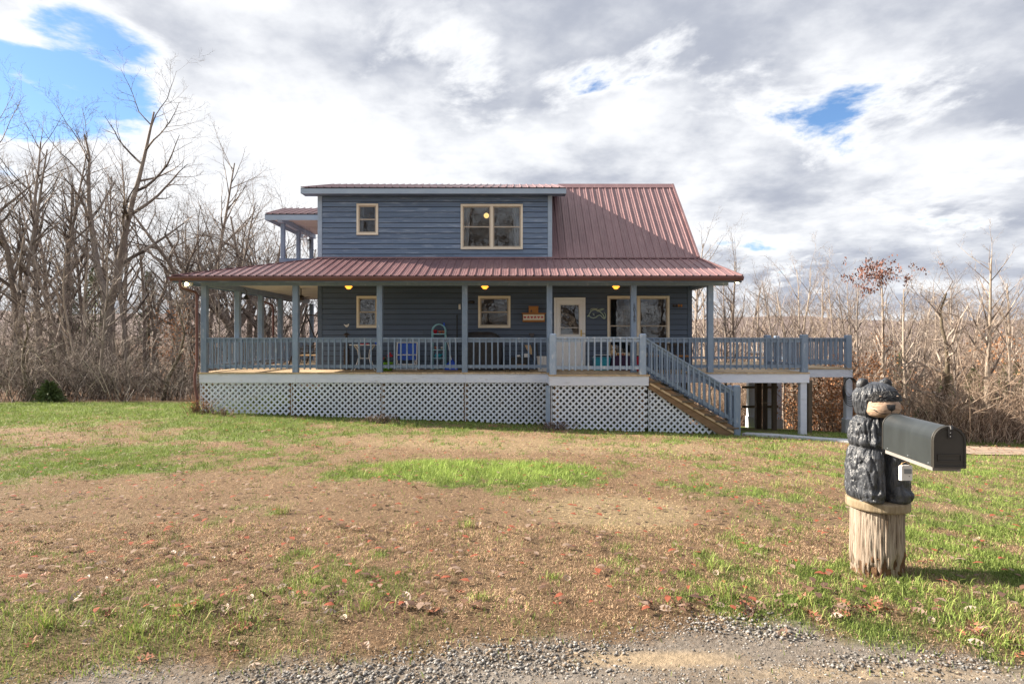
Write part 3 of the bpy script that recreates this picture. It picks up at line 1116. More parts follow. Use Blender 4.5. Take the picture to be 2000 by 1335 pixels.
gutter_run((XE0, YE - 0.005, ZEV - 0.025), (XE1, YE - 0.005, ZEV - 0.025)).build('gutter', M['gutter'], house)
gutter_run((XE0 - 0.005, 26.4, ZEV - 0.025), (XE0 - 0.005, YE, ZEV - 0.025)).build('gutter', M['gutter'], house)
mb = MB()
mb.box(XE0 + 0.02, XE1 - 0.03, YE + 0.002, YE + 0.04, 3.10, ZEV - 0.05)
mb.box(XE0 + 0.002, XE0 + 0.04, YE + 0.04, 26.4, 3.10, ZEV - 0.05)
mb.box(XE1 - 0.03, XE1 - 0.002, YE + 0.04, YE + 0.4, 3.10, ZEV - 0.05)
mb.build('eave_fascia', M['siding'], house)
mb = MB()
mb.box(XP0 + 0.02, XP1 + 0.4, YF + 0.02, YF + 0.16, 3.05, ZC - 0.005)
mb.box(XP0 + 0.02, XP0 + 0.16, YF + 0.16, 26.0, 3.05, ZC - 0.005)
mb.box(XP1 - 0.16, XP1 - 0.02, YF + 0.16, YW, 3.05, ZC - 0.005)
mb.build('porch_beam', M['rail'], house)
ceil = MB().box(XE0 + 0.05, XE1 - 0.05, YE + 0.05, 26.3, ZC + 0.012, ZC + 0.03).build('porch_ceiling', M['sheath'], house)
yy = YE + 0.05
i = 0
while yy < 25.8:
    w_ = 0.30
    box('ceiling_board', XE0 + 0.06, XL - 0.03 if yy > YW - 0.3 else XE1 - 0.06, yy, min(yy + w_ - 0.012, YW - 0.05 if yy < YW - 0.3 and yy + w_ > YW else 99), ZC - 0.004, ZC + 0.012,
        M['ceiling'] if True else None, ceil)
    yy += w_

# porch posts
POSTS = [400, 578, 742, 908, 1073, 1237]
pw = 0.078
posts = []
for px in POSTS:
    xx = X(px, YF + 0.09)
    posts.append(MB().cbox(xx - pw, xx + pw, YF + 0.012, YF + 0.012 + 2 * pw, ZD + 0.002, 3.052, 0.008).build('porch_post', M['rail'], house))
xx = XP1 - 0.09
posts.append(MB().cbox(xx - pw, xx + pw, YF + 0.012, YF + 0.012 + 2 * pw, ZD + 0.002, 3.052, 0.008).build('porch_post', M['rail'], house))
XPOST = [X(p, YF + 0.09) for p in POSTS] + [xx]
SIDEY = [YF + 2.2 + 1.78 * i for i in range(5)]
for yy in SIDEY:
    MB().cbox(XP0 + 0.012, XP0 + 0.012 + 2 * pw, yy - pw, yy + pw, ZD + 0.002, 3.052, 0.008).build('porch_post', M['rail'], house)


# house number on the sixth post
def text_mesh(txt, size, depth):
    cu = bpy.data.curves.new('txt', 'FONT')
    cu.body = txt
    cu.size = size
    cu.extrude = depth
    cu.align_x = 'CENTER'
    ob = bpy.data.objects.new('txt', cu)
    COL.objects.link(ob)
    bpy.context.view_layer.update()
    me = bpy.data.meshes.new_from_object(ob.evaluated_get(bpy.context.evaluated_depsgraph_get()))
    bpy.data.objects.remove(ob)
    return me


for i, ch in enumerate('50145'):
    me = text_mesh(ch, 0.145, 0.004)
    me.materials.append(M['black'])
    o = bpy.data.objects.new('house_number_digit', me)
    link(o, posts[5])
    o.location = (XPOST[5] + 0.012, YF + 0.006, Z(600.5 + i * 6.9, YF))
    o.rotation_euler = (math.pi / 2, 0, 0)

# railings
def railing(a, b, ztop=EYE + 0.012, h=0.93, posts_gap=0.0, mat='rail', step=0.165, zb=None, ztop_b=None, face=-1):
    """a straight railing from a=(x,y) to b=(x,y): cap, two rails, balusters on its outer face"""
    a, b = Vector((a[0], a[1], 0)), Vector((b[0], b[1], 0))
    d = (b - a)
    ln = d.length
    d.normalize()
    o = Vector((d.y, -d.x, 0)) * 1.0
    za, zb_ = ztop, ztop if ztop_b is None else ztop_b
    lift = lambda s: za + (zb_ - za) * s / ln
    up = Vector((0, 0, 1))
    mb = MB()
    mb.beam(a + up * (za - 0.018), b + up * (zb_ - 0.018), 0.11, 0.036)
    cap = mb.build('railing', M[mat], house)
    mb = MB()
    mb.beam(a + up * (za - 0.085), b + up * (zb_ - 0.085), 0.038, 0.088)
    mb.build('top_rail', M[mat], cap)
    mb = MB()
    mb.beam(a + up * (za - h + 0.125), b + up * (zb_ - h + 0.125), 0.038, 0.088)
    mb.build('bottom_rail', M[mat], cap)
    n = max(1, int(round(ln / step)) - 1)
    for i in range(n):
        s = (i + 1) * ln / (n + 1) + R.uniform(-0.006, 0.006)
        p = a + d * s + o * 0.040
        zt = lift(s)
        mb = MB()
        w2 = 0.0195
        tw = R.uniform(-0.004, 0.004)
        e1 = d * w2
        e2 = o * w2
        lo_ = zt - h + 0.045
        hi_ = zt - 0.037
        vs = [p - e1 - e2 + up * lo_, p + e1 - e2 + up * lo_, p + e1 + e2 + up * (lo_ + 0.012), p - e1 + e2 + up * (lo_ + 0.012),
              p - e1 - e2 + up * hi_ + d * tw, p + e1 - e2 + up * hi_ + d * tw, p + e1 + e2 + up * hi_ + d * tw, p - e1 + e2 + up * hi_ + d * tw]
        mb.add(vs, [(0, 3, 2, 1), (4, 5, 6, 7), (0, 1, 5, 4), (1, 2, 6, 5), (2, 3, 7, 6), (3, 0, 4, 7)])
        mb.build('baluster', M[mat], cap)
    return cap


yr = YF + 0.10
for i in range(4):
    railing((XPOST[i] + pw, yr), (XPOST[i + 1] - pw, yr))
railing((XPOST[5] + pw, yr), (XPOST[6] - pw, yr))
XQ = X(1570, YF + 0.1)
railing((XPOST[6] + pw, yr), (XQ - 0.09, yr))
# left side of the porch
ys_ = [YF + 0.17] + SIDEY
for i in range(len(ys_) - 1):
    railing((XP0 + 0.1, ys_[i + 1] - pw), (XP0 + 0.1, ys_[i] + (pw if i else 0.0)))
# right hand deck
YQ = 19.7
XQ2 = X(1656, YQ)
railing((XQ, YF + 0.2), (XQ, YQ - 0.09))
railing((XQ + 0.09, YQ), (XQ2 - 0.09, YQ))
railing((XQ2, YQ + 0.09), (XQ2, 25.0))
railing((XQ2 - 0.1, 25.0), (XR + 0.1, 25.0))
for (xx, yy, nm) in ((XQ, YF + 0.10, 'deck_post'), (XQ, YQ, 'deck_post'), (XQ2, YQ, 'deck_post'), (XQ2, 25.0, 'deck_post')):
    MB().cbox(xx - 0.09, xx + 0.09, yy - 0.09, yy + 0.09, ZD - 0.02 if yy > 18 else ZD + 0.002, EYE + 0.10, 0.02).build(nm, M['rail'], house)

# porch floor
def floor_boards(parent, x0, x1, y0, y1, z=ZD):
    xx = x0
    while xx < x1 - 0.03:
        w_ = min(0.139, x1 - xx)
        dy = R.uniform(-0.006, 0.006)
        box('floor_board', xx, xx + w_, y0 + dy, y1, z - 0.035, z + R.uniform(-0.0015, 0.0015), M['deck'], parent)
        xx += 0.145


fl = MB().box(XP0 + 0.06, XQ + 0.03, YF + 0.06, YW - 0.06, ZD - 0.24, ZD - 0.04).build('porch_floor', M['darkwood'], house)
floor_boards(fl, XP0 - 0.03, XL - 0.04, YF - 0.035, 25.9)
floor_boards(fl, XL - 0.036, XR + 0.02, YF - 0.035, YW - 0.035)
floor_boards(fl, XR + 0.03, XQ + 0.12, YF - 0.035, YQ - 0.001 + 5.3)
floor_boards(fl, XQ + 0.124, XQ2 + 0.12, YQ - 0.12, YQ + 5.4)
XL0, XL1 = X(1073, YL), X(1267, YL)
floor_boards(fl, XL0 - 0.02, XL1 + 0.03, YL - 0.035, YF - 0.05)
zt_, zb_ = ZD - 0.037, ZD - 0.037 - 0.25
cuts = [XP0, XPOST[1] + 0.02, XPOST[3] + 0.03, XL0]
for a_, b_ in zip(cuts, cuts[1:]):
    box('fascia_board', a_, b_ - 0.003, YF - 0.012, YF + 0.026, zb_ + R.uniform(-0.004, 0.004), zt_, M['white'], house)
box('fascia_board', XL0, XL1, YL - 0.012, YL + 0.026, zb_, zt_, M['white'], house)
box('fascia_board', XL1 - 0.038, XL1, YL + 0.027, YF - 0.013, zb_, zt_, M['white'], house)
box('fascia_board', XL0, XL0 + 0.038, YL + 0.027, YF - 0.013, zb_, zt_, M['white'], house)
box('fascia_board', XL1 + 0.002, XQ + 0.10, YF - 0.012, YF + 0.026, zb_, zt_, M['white'], house)
box('fascia_board', XQ + 0.062, XQ + 0.10, YF + 0.027, YQ - 0.095, zb_, zt_, M['white'], house)
box('fascia_board', XQ + 0.062, XQ2 + 0.10, YQ - 0.095, YQ - 0.057, zb_, zt_, M['white'], house)
box('fascia_board', XQ2 + 0.062, XQ2 + 0.10, YQ - 0.056, 25.1, zb_, zt_, M['white'], house)
box('fascia_board', XP0 - 0.012, XP0 + 0.02, YF + 0.027, 25.9, zb_, zt_, M['white'], house)

# landing posts, rails and the stairs
for xx in (X(1080, YL + 0.07), X(1255, YL + 0.07)):
    MB().cbox(xx - 0.088, xx + 0.088, YL - 0.02, YL + 0.156, ZD + 0.002, EYE + 0.12, 0.03).build('landing_post', M['rail_worn'], house)
xa, xb = X(1080, YL + 0.07), X(1255, YL + 0.07)
railing((xa + 0.09, YL + 0.06), (xb - 0.09, YL + 0.06), ztop=EYE + 0.03, mat='rail_worn')
railing((xa, YF + 0.01), (xa, YL + 0.16), ztop=EYE + 0.03, mat='rail_worn')
XS0, XS1 = XL1 + 0.02, X(1441, YL + 0.07)
slope = 0.587
zr1 = EYE + 0.02 - (XS1 - 0.08 - xb) * slope
railing((xb + 0.085, YL + 0.06), (XS1 - 0.08, YL + 0.06), ztop=EYE + 0.0, ztop_b=zr1, mat='rail', step=0.135, h=0.90)
railing((xb + 0.085, YF - 0.16), (XS1 - 0.08, YF - 0.16), ztop=EYE + 0.0, ztop_b=zr1, mat='rail', step=0.135, h=0.90)
zg = gzf(XS1, YL)
MB().cbox(XS1 - 0.125, XS1 + 0.05, YL - 0.03, YL + 0.15, zg - 0.1, Z(752, YL), 0.03).build('newel_post', M['rail'], house)
MB().cbox(XS1 + 0.0, XS1 + 0.13, YF - 0.25, YF - 0.07, zg - 0.1, Z(752, YL) - 0.06, 0.03).build('newel_post', M['rail'], house)
stairs = MB().prism([(XS0 - 0.02, YL + 0.0, ZD - 0.06), (XS1 - 0.13, YL + 0.0, ZD - 0.06 - slope * (XS1 - 0.11 - XS0)), (XS1 - 0.13, YL, zg - 0.02), (XS1 - 0.45, YL, zg - 0.02),
                     (XS0 - 0.02, YL + 0.0, ZD - 0.36)], (0, 0, 0), (0, 0.045, 0)).build('stairs', M['rawwood'], house)
MB().prism([(XS0 - 0.02, YF - 0.12, ZD - 0.06), (XS1 - 0.13, YF - 0.12, ZD - 0.06 - slope * (XS1 - 0.11 - XS0)), (XS1 - 0.13, YF - 0.12, zg - 0.02), (XS1 - 0.45, YF - 0.12, zg - 0.02),
            (XS0 - 0.02, YF - 0.12, ZD - 0.36)], (0, 0, 0), (0, 0.045, 0)).build('stringer', M['rawwood'], stairs)
nst = 8
for i in range(nst):
    xs = XS0 + 0.29 * i
    zs = ZD - 0.172 * (i + 1)
    box('tread', xs - 0.02, xs + 0.30, YL - 0.045, YF - 0.06, zs - 0.04, zs, M['darkwood'], stairs)
    box('riser', xs - 0.012, xs + 0.012, YL + 0.05, YF - 0.125, zs + 0.002, zs + 0.13, M['rawwood'], stairs)
MB().beam((XS0, YL - 0.012, ZD - 0.22), (XS1 - 0.14, YL - 0.012, ZD - 0.22 - slope * (XS1 - 0.14 - XS0)), 0.03, 0.05).build('stringer_trim', M['deck'], stairs)


# lattice
def lattice(y, poly_fn, x0, x1, sp=0.165, wdt=0.067, mat='lattice'):
    """crossed slats clipped to the band poly_fn(x) -> (zlow, zhigh); front layer and back layer"""
    fr = None
    ang = math.radians(45)
    zmax = max(poly_fn(x0)[1], poly_fn(x1)[1])
    zmin = min(poly_fn(x0)[0], poly_fn(x1)[0])
    H = zmax - zmin
    root = MB().box(x0 - 0.004, x0 + 0.016, y - 0.006, y - 0.001, poly_fn(x0 + 0.01)[0], poly_fn(x0 + 0.01)[1]).build('lattice_panel', M[mat], house)
    for layer, sgn in ((0, 1), (1, -1)):
        yy = y + layer * 0.010
        k0 = x0 - H - 0.3
        off = R.uniform(0, sp)
        while k0 < x1 + H + 0.3:
            c = k0 + off
            k0 += sp
            # slat centre line: x = c + sgn * (z - zmid), find the run inside the band
            ts = np.linspace(zmin, zmax, 61)
            xs = c + sgn * (ts - (zmin + zmax) / 2)
            ok = []
            for z_, x_ in zip(ts, xs):
                if x0 + 0.02 <= x_ <= x1 - 0.02:
                    a_, b_ = poly_fn(x_)
                    ok.append(a_ <= z_ <= b_)
                else:
                    ok.append(False)
            idx = [i for i, v in enumerate(ok) if v]
            if len(idx) < 3:
                continue
            if R.random() < 0.004:
                continue
            p = Vector((xs[idx[0]], yy, ts[idx[0]]))
            q = Vector((xs[idx[-1]], yy, ts[idx[-1]]))
            tl = R.uniform(-0.006, 0.006)
            MB().beam(p, q + Vector((tl, 0, 0)), 0.008, wdt * 0.72, up=Vector((-sgn, 0, 1))).build('lattice_slat', M[mat], root)
    return root


def band(y, ztop):
    return lambda x: (gzf(x, y) + 0.015, ztop)


pan = [XP0, X(568, YF), X(745, YF), X(908, YF), XL0]
for a_, b_ in zip(pan, pan[1:]):
    lattice(YF + 0.03, band(YF + 0.03, zb_ + 0.02), a_ + 0.004, b_ - 0.004)
lattice(YL + 0.03, band(YL + 0.03, zb_ + 0.02), XL0 + 0.06, XL1 - 0.01)
sl_hi = lambda x: ZD - 0.335 - slope * (x - XS0)
lattice(YL + 0.06, lambda x: (gzf(x, YL) + 0.015, max(gzf(x, YL) + 0.02, sl_hi(x))), XL1 + 0.01, XS1 - 0.55)
box('lattice_post', XL0 - 0.09, XL0 + 0.03, YL + 0.03, YL + 0.12, gzf(XL0, YL) - 0.1, zb_ - 0.002, M['rail'], house)
for px in (400, 568, 745, 908, 1073):
    xx = X(px, YF) if px != 400 else XP0 + 0.1
    box('support_post', xx - 0.07, xx + 0.07, YF + 0.07, YF + 0.21, gzf(xx, YF) - 0.2, ZD - 0.245, M['rawwood'], house)
for xx in (XL0 + 0.2, XL1 - 0.16):
    box('support_post', xx - 0.07, xx + 0.07, YL + 0.07, YL + 0.21, gzf(xx, YL) - 0.2, ZD - 0.04, M['rawwood'], house)
# side lattice of the porch, seen only through the front one
vs, fs = [], []
mb = MB()
for k in range(-8, 60):
    for s_ in (1, -1):
        y0_ = YF + 0.1 + k * 0.15
        z0_, z1_ = -0.55, zb_
        y1_ = y0_ + s_ * (z1_ - z0_)
        if min(y0_, y1_) < YF + 0.05 or max(y0_, y1_) > 26:
            continue
        mb.beam((XP0 + 0.02 + 0.005 * s_, y0_, z0_), (XP0 + 0.02 + 0.005 * s_, y1_, z1_), 0.008, 0.05, up=(0, 1, 0))
tag(mb.build('side_lattice', M['lattice'], house), kind='stuff')

# tall posts under the right hand deck
def leg(px, yy, py_base, w_, mat, base=None, top=zb_):
    xx = X(px, yy)
    zz = gzf(xx, yy) - 0.1
    p = MB().cbox(xx - w_, xx + w_, yy - w_, yy + w_, zz, top + 0.01, 0.01).build('deck_leg', M[mat], house)
    if base:
        MB().cbox(xx - w_ - 0.04, xx + w_ + 0.04, yy - w_ - 0.04, yy + w_ + 0.04, zz, gzf(xx, yy) + base, 0.02).build('footing', M['concrete' if mat == 'white' else 'rail'], p)
    return p


leg(1567, YF + 0.12, 850, 0.09, 'white')
leg(1581, YF + 0.9, 850, 0.06, 'darkwood')
hose_leg = leg(1656, YQ + 0.02, 853, 0.1, 'white', 0.5)
leg(1466, 24.6, 835, 0.12, 'white', 0.45)
leg(1481, 22.5, 835, 0.10, 'darkwood')
leg(1494, 22.0, 835, 0.07, 'darkwood')
leg(1499, 24.0, 835, 0.13, 'white')
leg(1512, 21.0, 835, 0.07, 'darkwood')
leg(1518, 24.6, 835, 0.13, 'white', 0.4)
mb = MB()
for zz in (-0.35, -1.1):
    mb.box(X(1450, 23.6), X(1520, 23.6), 23.6, 23.65, zz, zz + 0.09)
mb.build('cross_brace', M['darkwood'], house)
mb = MB()
for xx in np.arange(XR + 0.2, XQ, 0.4):
    mb.box(xx, xx + 0.04, YF + 0.03, 25, ZD - 0.22, ZD - 0.037)
mb.box(XQ + 0.2, XQ2, YQ + 0.2, YQ + 0.24, ZD - 0.22, ZD - 0.037).box(XQ + 0.2, XQ2, YQ + 2.6, YQ + 2.64, ZD - 0.22, ZD - 0.037)
mb.build('floor_joists', M['darkwood'], house)

# upper balcony on the left wall
XB = -7.64
ZB0 = Z(505, 20.5)
for yy in (20.5, 21.98, 23.4):
    MB().cbox(XB - 0.065, XB + 0.065, yy - 0.065, yy + 0.065, ZB0, 5.56, 0.008).build('balcony_post', M['rail'], house)
mb = MB()
mb.box(XB - 0.1, XL, 20.42, 20.56, 3.4, ZB0).box(XB - 0.1, XB + 0.04, 20.56, 23.5, 3.4, ZB0).box(XB - 0.1, XL, 23.36, 23.5, 3.4, ZB0)
mb.build('balcony_parapet', M['siding'], house)
box('balcony_beam', XB - 0.07, XB + 0.07, 20.2, 23.7, 5.40, 5.56, M['trimblue'], house)
br = roof_field('balcony_roof', -8.11, XL - 0.01, (20.15, Z(418, 20.2)), (YR, 6.22), lambda x: 0.0, lambda x: 1.0)
MB().add([(-8.11, YR, 6.22), (XL, YR, 6.22), (XL, 23.8, 5.66), (-8.11, 23.8, 5.66)], [(0, 1, 2, 3)]).build('balcony_back_roof', M['roof'], house)
box('balcony_fascia', -8.11, XL - 0.01, 20.16, 20.19, Z(430, 20.2), Z(418, 20.2) - 0.035, M['trimblue'], house)
zz = Z(430, 20.2)
MB().prism([(-8.11, 20.19, zz), (-8.11, 20.19, zz + 0.14), (-8.11, YR, 6.16), (-8.11, 23.8, zz + 0.14), (-8.11, 23.8, zz)], (0, 0, 0), (0.03, 0, 0)).build('balcony_gable_trim', M['trimblue'], house)
bc = box('balcony_ceiling', -8.07, XL - 0.01, 20.2, 23.7, zz + 0.13, zz + 0.14, M['sheath'], house)
for i in range(6):
    box('ceiling_board', -8.06, XL - 0.02, 20.2 + i * 0.58, 20.2 + i * 0.58 + 0.565, zz + 0.115, zz + 0.13, M['ceiling'], bc)

# downspouts
def downspout(pts, r=0.04):
    MB().tube(pts, r, 8).build('downspout', M['gutter'], house)


xg = X(354, YE)
downspout([(xg, YE - 0.05, ZEV - 0.12), (xg, YE - 0.05, ZEV - 0.27), (xg + 0.06, YE - 0.03, ZEV - 0.34), (XP0 - 0.09, YF - 0.06, ZEV - 0.42), (XP0 - 0.05, YF - 0.03, ZEV - 0.5),
           (XP0 - 0.05, YF - 0.03, 0.85), (XP0 - 0.10, YF - 0.05, 0.55), (XP0 - 0.09, YF - 0.05, 0.2), (XP0 - 0.04, YF - 0.05, -0.1), (XP0 - 0.03, YF - 0.05, -0.46)])
yd = 22.6
downspout([(XE0 + 0.05, yd, ZEV - 0.12), (XE0 + 0.05, yd, ZEV - 0.3), (XP0 - 0.1, yd, ZEV - 0.5), (XP0 - 0.06, yd, ZEV - 0.6), (XP0 - 0.06, yd, -0.4)])

# ------------------------------------------------------------------ things on the porch
def root(name, x, y, z, label, cat, group=None):
    return empty(name, (x, y, z), label, cat, group)


# ceiling lights, lit
for px, lab in ((681, 'lit amber glass ceiling light above the small lower window'), (947, 'lit amber glass ceiling light above the square window'),
                (1203, 'lit amber glass ceiling light beside the front door')):
    yy = 17.95
    xx = X(px, yy)
    t = root('ceiling_light', xx, yy, ZC - 0.004, lab, 'lamp', 'amber porch ceiling lights')
    MB().lathe((xx, yy, ZC - 0.095), [(0.055, 0.0), (0.06, 0.02), (0.06, 0.06), (0.08, 0.07), (0.08, 0.091)], 20).build('mount', M['brass'], t)
    MB().lathe((xx, yy, ZC - 0.21), [(0.03, 0.0), (0.06, 0.012), (0.08, 0.05), (0.105, 0.06), (0.105, 0.08), (0.08, 0.09), (0.07, 0.114)], 20).build('glass_shade', M['amber'], t)

# flood lights under the eave corners
for px, py, s, lab in ((372, 556, -1, 'lit twin floodlight under the left eave corner'), (1437, 551, 1, 'lit floodlight under the right eave corner')):
    yy = YE + 0.22
    xx = X(px, yy)
    zz = Z(py, yy)
    t = root('floodlight', xx, yy, 3.14, lab, 'lamp', 'floodlights under the eaves')
    MB().lathe((xx, yy, 3.09), [(0.045, 0.0), (0.05, 0.03), (0.05, 0.12)], 14).build('mount', M['black'], t)
    heads = ((-0.055, True), (0.065, False)) if s < 0 else ((0.0, True),)
    for dx, lit in heads:
        h = MB().tube([(xx + dx * 0.3, yy, 3.10), (xx + dx, yy - 0.05, zz + 0.035), (xx + dx, yy - 0.08, zz + 0.02)], [0.018, 0.035, 0.05], 12).build('lamp_head', M['black'] if lit else M['brass'], t)
        MB().ball((xx + dx, yy - 0.105, zz + 0.005), 0.05, 0.045, 0.05, 14, 8).build('bulb', M['bulb'] if lit else M['wplastic'], h)

# ceiling fan over the side porch
fx, fy, fz = X(588, 20.3), 20.3, ZC - 0.33
t = root('ceiling_fan', fx, fy, ZC - 0.004, 'dark bladed ceiling fan over the left side porch', 'fan')
MB().tube([(fx, fy, ZC - 0.006), (fx, fy, fz + 0.1)], 0.018, 10).build('downrod', M['swing'], t)
MB().lathe((fx, fy, fz - 0.06), [(0.05, 0.0), (0.11, 0.03), (0.12, 0.1), (0.06, 0.16)], 18).build('motor', M['swing'], t)
for k in range(5):
    a = k * 2 * math.pi / 5 + 0.35
    d = Vector((math.cos(a), math.sin(a), 0))
    MB().beam(Vector((fx, fy, fz)) + d * 0.13, Vector((fx, fy, fz + 0.012)) + d * 0.66, 0.13, 0.008).build('blade', M['swing'], t)

# bell under the side eave
bx, by, bz = X(479, 19.6), 19.6, Z(574, 19.6)
t = root('wall_bell', bx, by, bz - 0.2, 'small black bell on a bracket under the left porch beam', 'bell')
MB().tube([(bx - 0.12, by, bz - 0.16), (bx - 0.12, by, bz + 0.12), (bx - 0.02, by, bz + 0.16), (bx + 0.06, by, bz + 0.08), (bx + 0.03, by, bz)], 0.012, 8).build('bracket', M['black'], t)
MB().lathe((bx + 0.03, by, bz - 0.17), [(0.09, 0.0), (0.075, 0.02), (0.055, 0.08), (0.045, 0.12), (0.015, 0.15)], 16).build('bell_cup', M['black'], t)

# swing on the side porch
SX, SY0, SY1, SZ = X(599, 20.9), 20.9, 22.7, Z(614, 20.9)
t = root('porch_swing', SX, SY0, ZD, 'dark metal A frame swing on the left side porch', 'swing')
for yy in (SY0, SY1):
    for s in (-1, 1):
        MB().tube([(SX, yy, SZ), (SX + s * 0.62, yy, ZD + 0.01)], 0.024, 8).build('frame_leg', M['swing'], t)
MB().tube([(SX, SY0 - 0.08, SZ), (SX, SY1 + 0.08, SZ)], 0.026, 8).build('top_bar', M['swing'], t)
MB().box(SX - 0.25, SX + 0.25, SY0 + 0.2, SY1 - 0.2, ZD + 0.42, ZD + 0.47).build('seat', M['swing'], t)
MB().box(SX + 0.24, SX + 0.28, SY0 + 0.2, SY1 - 0.2, ZD + 0.47, ZD + 0.95).build('backrest', M['swing'], t)
for yy in (SY0 + 0.22, SY1 - 0.22):
    MB().tube([(SX, yy, SZ), (SX - 0.23, yy, ZD + 0.45)], 0.008, 6).build('chain', M['swing'], t)

# patio chair by the swing
cx, cy = X(606, 19.4), 19.4
t = root('patio_chair', cx, cy, ZD, 'dark metal patio chair beside the house corner', 'chair')
MB().box(cx - 0.25, cx + 0.25, cy - 0.24, cy + 0.24, ZD + 0.40, ZD + 0.435).build('seat', M['tan'], t)
mb = MB()
for i in range(6):
    mb.box(cx - 0.25 + i * 0.09, cx - 0.22 + i * 0.09, cy + 0.23, cy + 0.25, ZD + 0.43, ZD + 0.72)
mb.tube([(cx - 0.26, cy + 0.24, ZD + 0.72), (cx + 0.26, cy + 0.24, ZD + 0.72)], 0.016, 8)
mb.build('backrest', M['black'], t)
for sx in (-1, 1):
    MB().tube([(cx + sx * 0.26, cy + 0.22, ZD + 0.6), (cx + sx * 0.28, cy - 0.05, ZD + 0.62), (cx + sx * 0.27, cy - 0.24, ZD + 0.55)], 0.014, 8).build('armrest', M['black'], t)
    for sy in (-1, 1):
        MB().tube([(cx + sx * 0.26, cy + sy * 0.22, ZD + 0.58), (cx + sx * 0.25, cy + sy * 0.2, ZD + 0.3), (cx + sx * 0.28, cy + sy * 0.25, ZD + 0.003)], 0.014, 8).build('leg', M['black'], t)

# lantern totem with the white bird against the wall
lx, ly = X(677, 18.62), 18.62
t = root('garden_totem', lx, ly, ZD, 'dark tiered totem topped by a small white bird against the wall', 'ornament')
mb = MB()
mb.box(lx - 0.07, lx + 0.07, ly - 0.07, ly + 0.07, ZD + 0.002, ZD + 0.60)
for z0_, w_ in ((0.62, 0.05), (0.86, 0.03)):
    mb.box(lx - w_, lx + w_, ly - w_, ly + w_, ZD + z0_ - 0.02, ZD + z0_ + 0.2)
mb.build('column', M['swing'], t)
for z0_ in (0.60, 0.84, 1.04):
    MB().lathe((lx, ly, ZD + z0_), [(0.09, 0.0), (0.095, 0.02), (0.05, 0.06), (0.02, 0.08)], 14).build('tier_roof', M['swing'], t)
MB().tube([(lx, ly, ZD + 1.10), (lx + 0.01, ly, ZD + 1.28)], 0.007, 6).build('stem', M['black'], t)
MB().ball((lx + 0.01, ly, ZD + 1.33), 0.055, 0.035, 0.035, 12, 8).ball((lx + 0.055, ly, ZD + 1.365), 0.024, 0.022, 0.024, 10, 6).tube([(lx - 0.04, ly, ZD + 1.34), (lx - 0.085, ly, ZD + 1.375)], [0.02, 0.006], 6).build('bird', M['wplastic'], t)

# white patio table
tx, ty = X(712, 18.2), 18.2
t = root('patio_table', tx, ty, ZD, 'white tube legged patio table behind the railing', 'table')
MB().lathe((tx, ty, ZD + 0.74), [(0.43, 0.0), (0.45, 0.012), (0.43, 0.03)], 32).build('table_top', M['wplastic'], t)
for a in (0.5, 2.64, 3.64, 5.78):
    d = Vector((math.cos(a), math.sin(a), 0))
    c = Vector((tx, ty, 0))
    up = Vector((0, 0, 1))
    MB().tube([c + d * 0.30 + up * (ZD + 0.735), c + d * 0.20 + up * (ZD + 0.6), c + d * 0.17 + up * (ZD + 0.4), c + d * 0.24 + up * (ZD + 0.18), c + d * 0.40 + up * (ZD + 0.004)], 0.016, 8).build('leg', M['wplastic'], t)
MB().tube([(tx - 0.16, ty - 0.08, ZD + 0.36), (tx + 0.16, ty - 0.08, ZD + 0.36)], 0.012, 8).tube([(tx - 0.16, ty + 0.08, ZD + 0.36), (tx + 0.16, ty + 0.08, ZD + 0.36)], 0.012, 8).build('crossbar', M['wplastic'], t)
c1 = MB().lathe((X(735, 18.1), 18.1, ZD + 0.772), [(0.035, 0.0), (0.045, 0.1), (0.04, 0.1), (0.032, 0.01)], 14).build('cup', M['bluep'])
tag(c1, 'blue cup on the right side of the white patio table', 'cup')
c2 = MB().box(tx - 0.10, tx + 0.15, ty - 0.2, ty - 0.02, ZD + 0.772, ZD + 0.80).build('magazine', M['red'])
tag(c2, 'flat red item lying on the white patio table', 'magazine')

# lime tub with flowers
gx, gy = X(755, 18.0), 18.0
t = MB().lathe((gx, gy, ZD + 0.002), [(0.15, 0.0), (0.19, 0.22), (0.205, 0.225), (0.205, 0.25), (0.18, 0.25), (0.145, 0.02)], 24).build('planter_tub', M['green'])
tag(t, 'lime green plastic tub on the porch floor', 'tub')
t = root('flower_plant', gx, gy, ZD + 0.05, 'dark leafy plant with red flowers in the lime tub', 'plant')
RR = random.Random(9)
mb = MB()
for i in range(46):
    a, r_, h_ = RR.uniform(0, 6.28), RR.uniform(0.02, 0.17), RR.uniform(0.18, 0.42)
    p = Vector((gx + r_ * math.cos(a), gy + r_ * math.sin(a), ZD + h_))
    d = Vector((math.cos(a), math.sin(a), RR.uniform(-0.3, 0.6))) * RR.uniform(0.05, 0.1)
    s_ = d.cross(Vector((0, 0, 1))).normalized() * 0.025
    mb.add([p, p + d * 0.5 + s_, p + d, p + d * 0.5 - s_], [(0, 1, 2, 3)])
    mb.tube([(gx, gy, ZD + 0.1), p], 0.004, 3, False)
mb.build('foliage', M['needle'], t)
for i, (dx, dz) in enumerate(((0.10, 0.50), (0.15, 0.44), (0.07, 0.44), (-0.1, 0.36))):
    MB().ball((gx + dx, gy - 0.06, ZD + dz), 0.05, 0.05, 0.04, 9, 6, 0.25, i).build('flower', M['red'], t)

